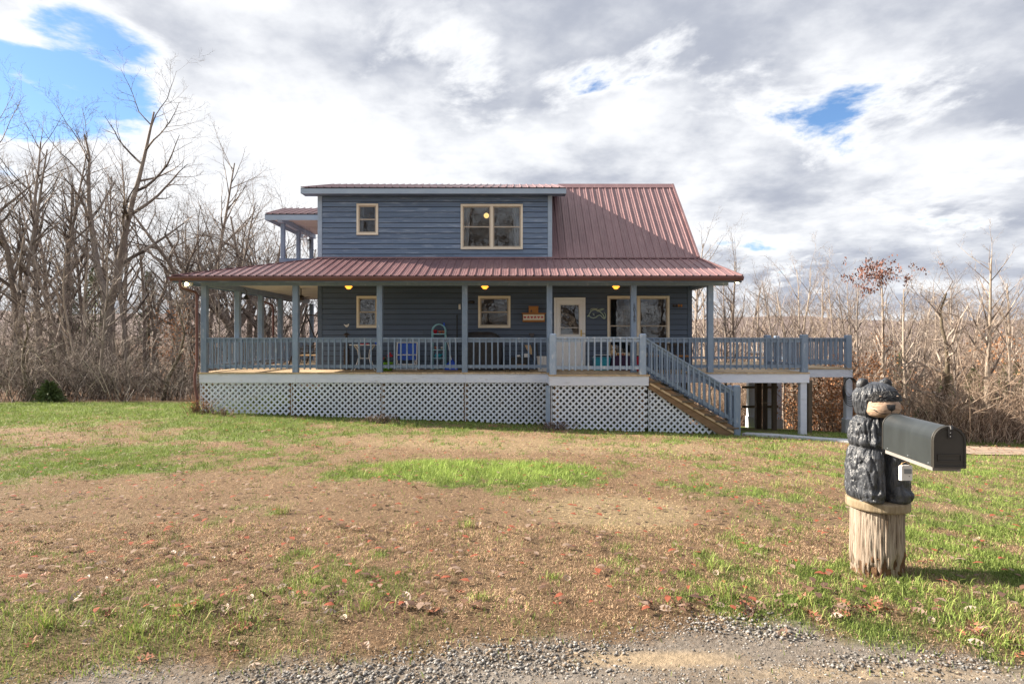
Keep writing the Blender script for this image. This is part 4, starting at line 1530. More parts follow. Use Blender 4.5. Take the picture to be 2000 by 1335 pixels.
# blue folding chair
bx0, bx1, by = X(775, 18.25), X(814, 18.25), 18.25
zc0, zc1 = ZD + 0.01, Z(668, 18.25)
t = root('folding_chair', (bx0 + bx1) / 2, by, ZD, 'folded white tube lawn chair with royal blue fabric', 'chair')
mb = MB()
for xx in (bx0, bx1):
    mb.tube([(xx, by - 0.06, zc0), (xx, by + 0.08, zc1)], 0.017, 8)
for zz in (zc0 + 0.02, zc0 + 0.17, zc0 + 0.45, zc1 - 0.01):
    f_ = (zz - zc0) / (zc1 - zc0)
    mb.tube([(bx0, by - 0.06 + 0.14 * f_, zz), (bx1, by - 0.06 + 0.14 * f_, zz)], 0.015, 8)
for s, xx in ((1, bx0), (-1, bx1)):
    mb.tube([(xx + s * 0.03, by - 0.1, zc0 + 0.3), (xx + s * 0.04, by - 0.1, zc0 + 0.2), (xx + s * 0.1, by - 0.1, zc0 + 0.16), (xx + s * 0.3, by - 0.1, zc0 + 0.16)], 0.014, 8)
mb.build('frame', M['wplastic'], t)
zm = zc0 + 0.3
yb = lambda z: by - 0.06 + 0.14 * (z - zc0) / (zc1 - zc0) + 0.022
MB().add([(bx0 + 0.03, yb(zm), zm), (bx1 - 0.03, yb(zm), zm), (bx1 - 0.03, yb(zc1), zc1), (bx0 + 0.03, yb(zc1), zc1),
          (bx0 + 0.03, yb(zm) + 0.015, zm), (bx1 - 0.03, yb(zm) + 0.015, zm), (bx1 - 0.03, yb(zc1) + 0.015, zc1), (bx0 + 0.03, yb(zc1) + 0.015, zc1)],
         [(0, 1, 2, 3), (7, 6, 5, 4), (0, 4, 5, 1), (1, 5, 6, 2), (2, 6, 7, 3), (3, 7, 4, 0)]).build('backrest', M['blue'], t)

# aqua plant rack
rx0, rx1, ry = X(844.5, 18.6), X(870, 18.6), 18.62
rz1 = Z(633, 18.6)
rw = (rx1 - rx0) / 2
rc = (rx0 + rx1) / 2
t = root('plant_rack', rc, ry, ZD, 'aqua wire plant rack with an arched top against the wall', 'rack')
for dy in (-0.12, 0.12):
    pts = [(rx0, ry + dy, ZD + 0.004)] + [(rc - rw * math.cos(a), ry + dy, rz1 - rw + rw * math.sin(a)) for a in np.linspace(0, math.pi, 13)] + [(rx1, ry + dy, ZD + 0.004)]
    MB().tube(pts, 0.014, 8).build('frame', M['aqua'], t)
shz = [Z(652, 18.6), Z(683, 18.6), Z(699, 18.6), ZD + 0.06]
for zz in shz:
    mb = MB()
    mb.box(rx0, rx1, ry - 0.125, ry - 0.11, zz - 0.012, zz + 0.012).box(rx0, rx1, ry + 0.11, ry + 0.125, zz - 0.012, zz + 0.012)
    for i in range(7):
        xx = rx0 + (rx1 - rx0) * (i + 0.5) / 7
        mb.box(xx - 0.004, xx + 0.004, ry - 0.11, ry + 0.11, zz - 0.005, zz + 0.004)
    mb.build('shelf', M['aqua'], t)
pots = [(-0.11, 0, 'red', 0.07, 'red pot on the left of the rack top shelf'), (0.03, 0, 'terracotta', 0.055, 'terracotta pot in the middle of the rack top shelf'),
        (0.13, 0, 'terracotta', 0.06, 'terracotta pot on the right of the rack top shelf'), (-0.08, 1, 'terracotta', 0.06, 'brown pot on the left of the rack second shelf'),
        (0.1, 1, 'wplastic', 0.05, 'pale pot on the right of the rack second shelf')]
for dx, sh, mt, r_, lab in pots:
    o = MB().lathe((rc + dx, ry - 0.01, shz[sh] + 0.006), [(r_ * 0.62, 0.0), (r_ * 0.9, r_ * 1.3), (r_ * 1.02, r_ * 1.32), (r_ * 1.02, r_ * 1.65), (r_ * 0.85, r_ * 1.65), (r_ * 0.6, 0.02)], 16).build('flower_pot', M[mt])
    tag(o, lab, 'pot', 'pots on the aqua rack')
o = MB().ball((rc - 0.03, ry, shz[2] + 0.075), 0.11, 0.07, 0.066, 14, 8).tube([(rc + 0.05, ry, shz[2] + 0.08), (rc + 0.13, ry - 0.02, shz[2] + 0.14)], [0.03, 0.015], 8).build('watering_can', M['teal'])
tag(o, 'teal watering can on the rack third shelf', 'watering can')

# blue shovel leaning beside the rack
hx, hy = X(882, 18.55), 18.5
t = root('snow_shovel', hx, hy, ZD, 'snow shovel with a blue plastic scoop beside the aqua rack', 'shovel')
MB().tube([(hx, hy, ZD + 0.3), (X(868, 18.8), 18.85, Z(640, 18.8))], 0.013, 8).build('shaft', M['wplastic'], t)
MB().tube([(X(868, 18.8), 18.85, Z(642, 18.8)), (X(866.5, 18.8), 18.86, Z(630, 18.8))], 0.026, 8).build('grip', M['bluep'], t)
vs = []
for i in range(9):
    u = i / 8 * 2 - 1
    for zz, wd, yy in ((0.004, 0.19, -0.05), (0.17, 0.18, 0.0), (0.26, 0.10, 0.02), (0.36, 0.03, 0.03)):
        vs.append((hx + u * wd, hy + yy - 0.05 * u * u, ZD + zz - (0.03 * u * u if zz > 0.1 else 0)))
fs = [(4 * i + j, 4 * i + 4 + j, 4 * i + 5 + j, 4 * i + 1 + j) for i in range(8) for j in range(3)]
n0 = len(vs)
vs += [(v[0], v[1] + 0.01, v[2]) for v in vs]
fs += [tuple(n0 + k for k in reversed(f)) for f in fs]
MB().add(vs, fs, True).build('scoop', M['bluep'], t)

# black pole leaning on the wall
o = MB().tube([(X(893, 18.6), 18.55, ZD + 0.004), (X(892.5, 18.8), 18.83, Z(616, 18.8))], 0.022, 10).ball((X(892.5, 18.8), 18.83, Z(616, 18.8)), 0.028, None, None, 10, 6).build('pole', M['black'])
tag(o, 'long black pole leaning on the wall left of the grill', 'pole')

# covered grill
g0x, g1x = X(901, 18.3), X(983, 18.3)
zg1 = Z(648, 18.3)
gc, gw = (g0x + g1x) / 2, (g1x - g0x) / 2
nu, nv = 44, 22
vs, fs = [], []
RR = random.Random(3)
for j in range(nv + 1):
    v = j / nv
    for i in range(nu):
        a = 2 * math.pi * i / nu
        ca, sa = math.cos(a), math.sin(a)
        # squarish plan that narrows into a domed lid
        pw_ = 0.55
        ex = abs(ca) ** pw_ * (1 if ca > 0 else -1)
        ey = abs(sa) ** pw_ * (1 if sa > 0 else -1)
        if v < 0.68:
            k = 1.0 - 0.06 * v
            zz = (zg1 - ZD - 0.3) * v / 0.68
        else:
            w_ = (v - 0.68) / 0.32
            k = (1.0 - 0.04) * math.cos(w_ * math.pi / 2) ** 0.62
            zz = (zg1 - ZD - 0.3) + 0.3 * math.sin(w_ * math.pi / 2)
        fold = 1 + 0.022 * math.sin(a * 9 + 2.2 * v) * (1 - v) + 0.012 * math.sin(a * 17 - 5 * v)
        sag = -0.04 * math.sin(3 * a + 1) * (v > 0.5) * v * (1 - v) * 4
        vs.append((gc + gw * ex * k * fold - 0.06 * max(0, v - 0.6), 18.33 + 0.33 * ey * k * fold, ZD + 0.01 + zz + sag))
for j in range(nv):
    for i in range(nu):
        q = (i + 1) % nu
        fs.append((j * nu + i, j * nu + q, (j + 1) * nu + q, (j + 1) * nu + i))
fs.append(tuple(nv * nu + i for i in range(nu)))
o = MB().add(vs, fs, True).build('covered_grill', M['blackcloth'])
tag(o, 'grill under a wrinkled black cover below the square window', 'grill')

# black crate bench with bits on top
kx0, kx1 = X(995, 18.2), X(1034, 18.2)
t = root('storage_crate', (kx0 + kx1) / 2, 18.2, ZD, 'low black storage crate on the porch right of the grill', 'crate')
mb = MB()
mb.box(kx0, kx1, 18.0, 18.4, ZD + 0.003, ZD + 0.36)
mb.build('body', M['black'], t)
mb = MB()
mb.box(kx0 - 0.015, kx1 + 0.015, 17.985, 18.415, ZD + 0.36, ZD + 0.395)
mb.build('lid', M['black'], t)
box('label_strip', kx0 + 0.22, kx1 - 0.12, 17.993, 17.999, ZD + 0.15, ZD + 0.19, M['tan'], t)
o = MB().box(X(1024, 18.1), X(1034, 18.1), 18.05, 18.25, ZD + 0.396, ZD + 0.50).build('white_box', M['wplastic'])
tag(o, 'small white box on the right end of the black crate', 'box')
o = MB().ball((X(1013, 18.1), 18.1, ZD + 0.43), 0.07, 0.06, 0.035, 10, 6, 0.15, 2).build('cloth_bundle', M['wplastic'])
tag(o, 'crumpled white cloth on the black crate', 'cloth')

# brooms standing behind the bin
def broom(px0, px1, py_top, py_head, lab, mt, y0=18.45, tilt=1):
    x0_, x1_ = X(px0, y0), X(px1, y0)
    t = root('broom', x0_, y0, ZD, lab, 'broom', 'brooms behind the white bin')
    zt, zh = Z(py_top, y0), Z(py_head, y0)
    MB().tube([(x0_, y0 - 0.08, ZD + 0.004), (x1_, y0 + 0.1, zh)], 0.012, 8).build('handle', M['swing'], t)
    vs = []
    c = Vector((x1_, y0 + 0.1, zh))
    d = Vector((x1_ - x0_, 0.18, zh - ZD)).normalized()
    s = Vector((1, 0, 0))
    prof = ((0.0, 0.02), (0.05, 0.035), (0.16, 0.075), (zt - zh, 0.09))
    mb = MB()
    for a_, b_ in zip(prof, prof[1:]):
        p, q = c + d * a_[0], c + d * b_[0]
        w1, w2 = a_[1], b_[1]
        n_ = Vector((0, 0.02, 0))
        v8 = [p - s * w1 - n_, p + s * w1 - n_, p + s * w1 + n_, p - s * w1 + n_, q - s * w2 - n_, q + s * w2 - n_, q + s * w2 + n_, q - s * w2 + n_]
        mb.add(v8, [(0, 3, 2, 1), (4, 5, 6, 7), (0, 1, 5, 4), (1, 2, 6, 5), (2, 3, 7, 6), (3, 0, 4, 7)])
    mb.build('bristles', M[mt], t)


broom(1050, 1038, 671, 692, 'straw broom turned bristles up behind the white bin', 'tan')
broom(1047, 1040, 650, 663, 'dark brush broom with upturned bristles behind the white bin', 'swing', 18.6)
o = MB().tube([(X(1053, 18.4), 18.4, ZD + 0.1), (X(1048, 18.4), 18.5, Z(670, 18.5))], [0.02, 0.03], 8).build('umbrella', M['blackcloth'])
tag(o, 'furled dark umbrella standing in the white bin', 'umbrella')

# white bin
wx = X(1060, 17.75)
t = MB().lathe((wx, 17.75, ZD + 0.003), [(0.14, 0.0), (0.165, 0.40), (0.175, 0.40), (0.175, 0.43), (0.15, 0.43), (0.135, 0.03)], 8, False).build('waste_bin', M['wplastic'])
tag(t, 'tall white plastic bin beside the landing post', 'bin')

# wall shelf with printed front, wooden box on it
sx0, sx1 = X(1019, 18.8), X(1066, 18.8)
sz1 = Z(611, 18.8)
t = root('wall_shelf', (sx0 + sx1) / 2, 18.8, sz1 - 0.28, 'wall shelf with a red and cream printed front by the door', 'shelf')
box('shelf_board', sx0, sx1, 18.72, YW - 0.03, sz1 - 0.02, sz1, M['woodbox'], t)
fr = box('front_panel', sx0 + 0.03, sx1 - 0.03, 18.80, YW - 0.03, sz1 - 0.27, sz1 - 0.021, M['woodbox'], t)
box('printed_strip', sx0 + 0.05, sx1 - 0.05, 18.794, 18.799, sz1 - 0.215, sz1 - 0.045, M['cream'], fr)
zt = sz1 - 0.13
for k in range(6):
    xx = sx0 + 0.1 + k * 0.104
    hb = MB()
    for q in range(10):
        a = q * 0.63
        pass
    n = 14
    pts = [(xx + 0.042 * math.sin(a) ** 3, 18.791, zt + (0.042 * (0.81 * math.cos(a) - 0.31 * math.cos(2 * a) - 0.12 * math.cos(3 * a))) * (-1 if k % 2 else 1)) for a in np.linspace(0, 2 * math.pi, n, False)]
    MB().prism(pts, (0, 0, 0), (0, 0.0025, 0)).build('heart_motif', M['red'], fr)
for xx in (sx0 + 0.12, (sx0 + sx1) / 2, sx1 - 0.12):
    MB().tube([(xx, 18.80, sz1 - 0.245), (xx, 18.75, sz1 - 0.245), (xx, 18.74, sz1 - 0.235)], 0.009, 8).build('peg', M['woodbox'], t)
bx_ = X(1042, 18.8)
t = root('wooden_box', bx_, 18.82, sz1, 'honey coloured wooden box on top of the wall shelf', 'box')
box('body', bx_ - 0.145, bx_ + 0.145, 18.77, YW - 0.05, sz1 + 0.001, sz1 + 0.19, M['woodbox'], t)
box('lid', bx_ - 0.155, bx_ + 0.155, 18.76, YW - 0.045, sz1 + 0.191, sz1 + 0.21, M['woodbox'], t)
MB().prism([(bx_ - 0.10, 18.766, sz1 + 0.03), (bx_ - 0.04, 18.766, sz1 + 0.03), (bx_ - 0.07, 18.766, sz1 + 0.12)], (0, 0, 0), (0, 0.003, 0)).build('burnt_mark', M['swing'], t)

# small fittings on the wall
o = MB().box(X(896, YW), X(900, YW), YW - 0.06, YW - 0.028, Z(604, YW), Z(594, YW)).ball((X(898, YW), YW - 0.07, Z(597, YW)), 0.03, None, None, 10, 6).build('outdoor_thermometer', M['wplastic'])
tag(o, 'small white gadget fixed to the siding left of the square window', 'thermometer')
o = MB().lathe((X(921, YW), YW - 0.05, Z(590, YW) - 0.05), [(0.07, 0.0), (0.10, 0.03), (0.10, 0.07), (0.05, 0.1)], 16, True, 1, 0.5).build('wall_plaque', M['black'])
tag(o, 'dark oval fitting on the siding just left of the square window', 'plaque')

# leaping dolphin wall ornament, bent from rod
wp = lambda px, py: (X(px, YW - 0.05), YW - 0.05, Z(py, YW - 0.05))
t = root('dolphin_ornament', X(1165, YW), YW - 0.04, Z(623, YW), 'pale green dolphin outline ornament on the wall by the door', 'ornament')
curves = [[(1147, 617.5), (1150, 615.5), (1151.5, 612), (1154, 607.5), (1158, 605), (1163, 604.5), (1168, 606), (1173, 609.5), (1177.5, 614), (1180, 619), (1180.5, 622.5)],
          [(1147, 617.5), (1151, 617), (1154, 619.5), (1159, 621), (1164, 619.5), (1167, 616.5), (1171, 615), (1174.5, 617), (1176.5, 620), (1180.5, 622.5)],
          [(1163, 604.5), (1168, 608), (1174, 605.5), (1180, 603), (1176.5, 602.8), (1170, 604.5), (1167, 606.5)],
          [(1157.5, 612), (1160.5, 613), (1161, 616.5), (1158.5, 613.5)],
          [(1152.5, 605), (1156, 602.5), (1160, 602.5), (1165, 603), (1167, 602)],
          [(1180, 610), (1182.5, 613.5), (1183, 618), (1181.5, 622)]]
for k, c in enumerate(curves):
    MB().tube([wp(*p) for p in c], 0.014 if k < 2 else 0.011, 8).build('rod', M['dolphin'] if 'dolphin' in M else M['aqua'], t)

# four little brown hooks right of the double window
for k, px in enumerate((1316, 1321, 1326, 1331)):
    c = wp(px, 597)
    o = MB().box(c[0] - 0.025, c[0] + 0.025, c[1], c[1] + 0.022, c[2] - 0.03, c[2] + 0.045).tube([(c[0], c[1], c[2] - 0.01), (c[0], c[1] - 0.03, c[2] - 0.03), (c[0], c[1] - 0.035, c[2] - 0.005)], 0.01, 6).build('coat_hook', M['woodbox'] if k > 1 else M['swing'])
    tag(o, ('first', 'second', 'third', 'last')[k] + ' small brown hook from the double window on the siding', 'hook', 'brown hooks on the siding')

# totes and basket by the double window
t = root('storage_tote', X(1174, 18.45), 18.45, ZD, 'teal plastic tote with a wire handle right of the door', 'tote')
x0_, x1_ = X(1158, 18.45), X(1191, 18.45)
MB().prism([(x0_ + 0.04, 18.3, ZD + 0.003), (x1_ - 0.04, 18.3, ZD + 0.003), (x1_, 18.3, ZD + 0.36), (x0_, 18.3, ZD + 0.36)], (0, 0, 0), (0, 0.3, 0)).build('body', M['teal'], t)
box('rim', x0_ - 0.015, x1_ + 0.015, 18.285, 18.615, ZD + 0.361, ZD + 0.385, M['teal'], t)
MB().tube([(x0_ - 0.02, 18.28, ZD + 0.37), (x0_ + 0.02, 18.27, ZD + 0.46), (x1_ - 0.02, 18.27, ZD + 0.46), (x1_ + 0.02, 18.28, ZD + 0.37)], 0.008, 6).build('handle', M['wplastic'], t)
x0_, x1_ = X(1193, 18.4), X(1228, 18.4)
t = root('wicker_basket', (x0_ + x1_) / 2, 18.4, ZD, 'dark purple woven basket between the teal tote and the porch post', 'basket')
mb = MB()
for k in range(9):
    z0_ = ZD + 0.004 + k * 0.044
    e_ = 0.006 * (k % 2)
    mb.box(x0_ - e_, x1_ + e_, 18.2 - e_, 18.58 + e_, z0_, z0_ + 0.042)
mb.build('body', M['purple'], t)
mb = MB()
mb.box(x0_ - 0.015, x1_ + 0.015, 18.18, 18.6, ZD + 0.402, ZD + 0.43)
mb.build('rim', M['purple'], t)
ox = X(1198, 18.35)
t = root('owl_figure', ox, 18.35, ZD + 0.43, 'tan and white owl figure sitting on the purple basket', 'figure')
MB().lathe((ox, 18.35, ZD + 0.431), [(0.06, 0.0), (0.085, 0.06), (0.08, 0.14), (0.05, 0.19)], 14).build('body', M['tan'], t)
MB().ball((ox, 18.35, ZD + 0.66), 0.07, 0.065, 0.065, 12, 8).build('head', M['tan'], t)
for s in (-1, 1):
    MB().ball((ox + s * 0.028, 18.29, ZD + 0.67), 0.024, 0.012, 0.026, 10, 6).build('eye_disc', M['wplastic'], t)
    MB().tube([(ox + s * 0.04, 18.35, ZD + 0.70), (ox + s * 0.058, 18.35, ZD + 0.76)], [0.022, 0.004], 6).build('ear_tuft', M['tan'], t)
for k, (px, mt) in enumerate(((1208, 'woodbox'), (1216, 'terracotta'), (1222, 'tan'))):
    o = MB().ball((X(px, 18.35), 18.35, ZD + 0.465), 0.06, 0.06, 0.034, 10, 6, 0.2, k).build('gourd', M[mt])
    tag(o, ('brown', 'rust', 'tan')[k] + ' gourd lying on the purple basket', 'gourd', 'gourds on the purple basket')
o = MB().cbox(X(1241.5, 18.0), X(1246, 18.0) + 0.06, 17.9, 18.1, ZD + 0.003, ZD + 0.42, 0.02).build('red_jug', M['red'])
tag(o, 'red container behind the landing post', 'container')

# dark bench under the right part of the window
x0_, x1_ = X(1264, 18.5), X(1345, 18.5)
t = root('garden_bench', (x0_ + x1_) / 2, 18.5, ZD, 'dark slatted bench against the wall behind the stairs', 'bench')
box('seat', x0_, x1_, 18.25, 18.72, ZD + 0.40, ZD + 0.44, M['woodbox'], t)
mb = MB()
mb.box(x0_, x1_, 18.74, 18.78, ZD + 0.74, ZD + 0.80)
for k in range(16):
    xx = x0_ + 0.03 + k * (x1_ - x0_ - 0.06) / 15
    mb.box(xx - 0.015, xx + 0.015, 18.745, 18.775, ZD + 0.44, ZD + 0.74)
mb.build('backrest', M['swing'], t)
for xx in (x0_ + 0.03, x1_ - 0.03):
    for yy in (18.28, 18.75):
        box('leg', xx - 0.025, xx + 0.025, yy - 0.025, yy + 0.025, ZD + 0.003, ZD + 0.40, M['swing'], t)

# hose coiled on the far right deck leg
hx, hy = X(1650, YQ), YQ - 0.13
t = root('garden_hose', hx, hy, ZD - 1.1, 'black hose hanging in loops on the far right deck leg', 'hose')
RR = random.Random(2)
for k in range(5):
    w_, h_ = 0.15 + 0.03 * k, 0.62 + 0.07 * k
    pts = [(hx + 0.05 + w_ * math.sin(a) + 0.01 * k, hy - 0.02 - 0.012 * k, ZD - 0.30 - h_ / 2 + h_ / 2 * math.cos(a)) for a in np.linspace(0, 2 * math.pi, 22)]
    MB().tube(pts, 0.011, 6, False).build('loop', M['black'], t)

# white chair far back on the deck
cx, cy = X(1475, 22.8), 22.8
t = root('deck_chair', cx, cy, ZD, 'white barred chair far back on the right deck', 'chair')
mb = MB()
mb.tube([(cx - 0.24, cy, ZD + 0.02), (cx - 0.24, cy, ZD + 0.86), (cx + 0.24, cy, ZD + 0.86), (cx + 0.24, cy, ZD + 0.02)], 0.02, 8)
for k in range(5):
    mb.tube([(cx - 0.16 + k * 0.08, cy, ZD + 0.45), (cx - 0.16 + k * 0.08, cy, ZD + 0.86)], 0.01, 6)
mb.build('backrest', M['wplastic'], t)
box('seat', cx - 0.25, cx + 0.25, cy - 0.45, cy - 0.03, ZD + 0.42, ZD + 0.46, M['wplastic'], t)
for s in (-1, 1):
    MB().tube([(cx + s * 0.23, cy - 0.43, ZD + 0.42), (cx + s * 0.24, cy - 0.45, ZD + 0.004)], 0.018, 8).build('leg', M['wplastic'], t)

# wind chimes on the upper balcony
for px, py, yy, lab in ((596, 463, 21.0, 'pale wind chime hanging from the upper balcony roof'), (604, 470, 22.3, 'dark wind chime hanging far back on the upper balcony')):
    xx, zz = X(px, yy), Z(py, yy)
    t = root('wind_chime', xx, yy, zz - 0.3, lab, 'wind chime', 'wind chimes on the balcony')
    MB().lathe((xx, yy, zz), [(0.08, 0.0), (0.085, 0.02), (0.02, 0.05)], 12).tube([(xx, yy, zz + 0.05), (xx, yy, 5.62)], 0.004, 5).build('cap', M['wplastic' if px < 600 else 'black'], t)
    for k in range(5):
        a = k * 1.257
        p = (xx + 0.06 * math.cos(a), yy + 0.06 * math.sin(a))
        MB().tube([(p[0], p[1], zz), (p[0], p[1], zz - 0.26 - 0.03 * k)], 0.009, 6).build('chime_tube', M['wplastic' if px < 600 else 'black'], t)

# lamp hanging in the upper room
lx, ly, lz = X(950, YW + 0.9), YW + 0.9, Z(421, YW + 0.9)
t = root('pendant_lamp', lx, ly, lz, 'lit round pendant lamp seen through the upper double window', 'lamp')
MB().tube([(lx, ly, lz + 0.07), (lx, ly, lz + 0.9)], 0.006, 6).build('cord', M['black'], t)
MB().ball((lx, ly, lz), 0.085, None, None, 16, 10).build('globe', M['lampglobe'] if 'lampglobe' in M else M['bulb'], t)

# ------------------------------------------------------------------ stump, carved bear, mailbox
SXc, SYc = 2.545, 4.28
SG = gzf(SXc, SYc)
STOP = 0.405
CAP = 0.47


def polar_mesh(name, mat, parent, zs, nphi, rfun, close_top=True, close_bot=True, loc=(SXc, SYc, 0), extra=None):
    """surface r = rfun(u, z) round a vertical axis, u = 0 faces the road (-y)"""
    u = np.linspace(-math.pi, math.pi, nphi, endpoint=False)
    U, ZZ = np.meshgrid(u, np.asarray(zs))
    res = rfun(U, ZZ)
    r, dx, dy = res if isinstance(res, tuple) else (res, 0, 0)
    xs = loc[0] + r * np.sin(U) + dx
    ys = loc[1] - r * np.cos(U) + dy
    v = np.stack([xs, ys, ZZ + loc[2]], -1).reshape(-1, 3)
    nz = len(zs)
    idx = np.arange(nz * nphi).reshape(nz, nphi)
    nxt = np.roll(idx, -1, 1)
    q = np.stack([idx[:-1], nxt[:-1], nxt[1:], idx[1:]], -1).reshape(-1, 4)
    fs = [list(f) for f in q]
    if close_bot:
        fs.append(list(idx[0][::-1]))
    if close_top:
        fs.append(list(idx[-1]))
    mb = MB()
    mb.v = [tuple(p) for p in v]
    mb.f = fs
    mb.sm = [True] * len(fs)
    if extra:
        extra(mb)
    return mb.build(name, mat, parent)


def ridged(x, y, seed, oct=3):
    n = fbm(x, y, oct, seed)
    return 1 - np.abs(2 * n - 1) * 2


# stump
stump = empty('tree_stump', (SXc, SYc, SG), 'weathered split tree stump standing on the lawn under the bear', 'stump')


def stump_r(u, z):
    t = (z - SG) / (STOP - SG)
    r = 0.165 + 0.013 * (1 - t) ** 2 + 0.004 * np.sin(3 * u + 1)
    # long splits and fibres down the bleached wood
    a = (u + math.pi) * 9
    fib = fbm(a * 3.2, z * 3.0, 3, 61) - 0.5
    crack = np.clip(ridged(a * 1.3, z * 1.2, 63) - 0.70, 0, 1)
    r = r + 0.008 * fib - 0.022 * crack
    rot = sstep(0.0, 0.10, 0.10 + 0.16 * (fbm(a * 0.7, 0.0, 3, 66) - 0.4) + 0.09 * sstep(-0.9, 0.6, u) - (z - SG))
    return r - rot * (0.016 + 0.03 * (fbm(a * 1.5, z * 22, 3, 69) - 0.35))


def rot_r(u, z):
    a = (u + math.pi) * 9
    return 0.158 + 0.035 * (fbm(a * 1.5, z * 22, 3, 70) - 0.5) - 0.01 * sstep(0.1, 0.2, z)


polar_mesh('wood', M['stump'], stump, np.linspace(SG - 0.05, STOP, 70), 240, stump_r)
polar_mesh('rotten_base', M['stumprot'], stump, np.linspace(SG - 0.05, SG + 0.24, 34), 160, rot_r)
polar_mesh('sawn_cap', M['stumpcap'], stump, np.concatenate([[STOP + 0.001], np.linspace(STOP + 0.006, CAP - 0.008, 6), [CAP]]), 140,
           lambda u, z: 0.194 + 0.006 * np.sin(2 * u + 0.5) + 0.006 * (fbm((u + 4) * 6, z * 6, 3, 81) - 0.5) - 0.008 * (np.abs(z - (STOP + CAP) / 2) > 0.028))
MB().lathe((SXc - 0.145, SYc - 0.08, CAP - 0.001), [(0.022, 0.0), (0.022, 0.004), (0.010, 0.005)], 12).build('bolt_washer', M['screen'], stump)

# bear
bear = empty('carved_bear', (SXc, SYc, CAP), 'carved wooden black bear with tan muzzle sitting on the stump', 'bear')
BZ = [0.0, 0.015, 0.05, 0.12, 0.22, 0.30, 0.345, 0.362, 0.38, 0.42, 0.48, 0.53, 0.556, 0.572, 0.59, 0.63, 0.68, 0.73, 0.77, 0.795, 0.808]
BR = [0.185, 0.205, 0.216, 0.219, 0.215, 0.206, 0.192, 0.176, 0.190, 0.196, 0.188, 0.175, 0.155, 0.132, 0.150, 0.160, 0.162, 0.150, 0.118, 0.07, 0.015]


def bear_r(u, z):
    r = np.interp(z, BZ, BR) * np.interp(z, [0, 0.55, 0.6, 0.8], [0.86, 0.86, 0.80, 0.98])
    # squarish shoulders and haunches
    r = r * (1 + 0.035 * np.cos(2 * u) * (z < 0.57) * -1)
    au = np.abs(u)
    low = sstep(0.36, 0.30, z)
    r = r + low * (0.028 * np.exp(-((au - 0.62) / 0.36) ** 2) - 0.085 * np.exp(-(u / 0.17) ** 2))
    foot = sstep(0.10, 0.06, z)
    r = r + foot * 0.022 * np.exp(-((au - 0.55) / 0.30) ** 2)
    mid = sstep(0.37, 0.40, z) * sstep(0.57, 0.52, z)
    r = r + mid * (0.012 * np.exp(-((au - 1.0) / 0.5) ** 2) - 0.030 * np.exp(-(u / 0.40) ** 2))
    paw = np.exp(-((z - 0.395) / 0.03) ** 2) * np.exp(-((au - 0.55) / 0.18) ** 2)
    r = r + 0.03 * paw
    # carved fur: overlapping slanting gouges
    a = (u + math.pi)
    w = 0.22 * np.sin(3 * a + 5 * z) + 0.15 * np.sin(7 * a - 9 * z)
    s1 = fbm(a * 5.6 + w + z * 3.5, z * 6.5 + 0.3 * np.sin(5 * a), 2, 91, 0.4)
    s2 = fbm(a * 11 - z * 5 + w, z * 12, 2, 95)
    cut = np.clip(np.abs(2 * s1 - 1) * 3.4, 0, 1) ** 0.7
    cut2 = np.clip(np.abs(2 * s2 - 1) * 3.0, 0, 1)
    facet = fbm(a * 4.2 + w, z * 9, 2, 97) - 0.5
    g = 0.33 + (cut - 0.8) + 0.35 * (cut2 - 0.8) + 1.5 * facet
    amp = np.where(z > 0.575, 0.014, 0.019)
    fade = sstep(0.0, 0.03, z) * sstep(0.808, 0.77, z)
    r = r + amp * (g - 0.33) * fade
    head = sstep(0.565, 0.60, z)
    dy = -0.022 * head
    r = r * (1 - 0.04 * head * np.cos(2 * u))
    return r, -0.012 - 0.012 * head, dy


def bear_ears(mb):
    for s in (-1, 1):
        c = (SXc - 0.024 + s * 0.080, SYc + 0.00, CAP + 0.788)
        mb.ball(c, 0.043, 0.030, 0.044, 14, 9, 0.10, 3 + s)


polar_mesh('body', M['bearblack'], bear, np.linspace(0.0015, 0.808, 190), 240, bear_r, loc=(SXc, SYc, CAP), extra=bear_ears)
for s in (-1, 1):
    MB().ball((SXc - 0.024 + s * 0.080, SYc - 0.024, CAP + 0.794), 0.031, 0.014, 0.031, 12, 8, 0.1, 5).build('inner_ear', M['bearblack2'], bear)
# blocky muzzle, cut flat on top
mz = CAP + 0.637
NM, KM = 30, 14
vs, fs = [], []
for j in range(KM + 1):
    ph = (j / KM - 0.5) * math.pi
    for i in range(NM + 1):
        th = (i / NM - 0.5) * math.pi * 1.16
        k = max(math.cos(ph), 0.0) ** 0.55
        k2 = math.copysign(abs(math.sin(ph)) ** 0.75, ph)
        cth = math.cos(th)
        x_ = SXc - 0.024 + 0.108 * k * math.copysign(abs(math.sin(th)) ** 0.8, th)
        y_ = SYc - 0.070 - 0.130 * k * (math.copysign(abs(cth) ** 0.7, cth))
        z_ = mz + 0.066 * k2
        z_ = min(z_, mz + 0.058)
        vs.append((x_, y_, z_))
for j in range(KM):
    for i in range(NM):
        a_ = j * (NM + 1) + i
        fs.append((a_, a_ + 1, a_ + NM + 2, a_ + NM + 1))
muzzle = MB().add(vs, fs, True).build('muzzle', M['beartan'], bear)
msurf = lambda th, dz, out=0.002: (SXc - 0.024 + (0.108 * max(1 - (dz / 0.066) ** 2, 0) ** 0.275 + out) * math.copysign(abs(math.sin(th)) ** 0.8, th),
                                   SYc - 0.070 - (0.130 * max(1 - (dz / 0.066) ** 2, 0) ** 0.275 + out) * abs(math.cos(th)) ** 0.7, mz + dz)
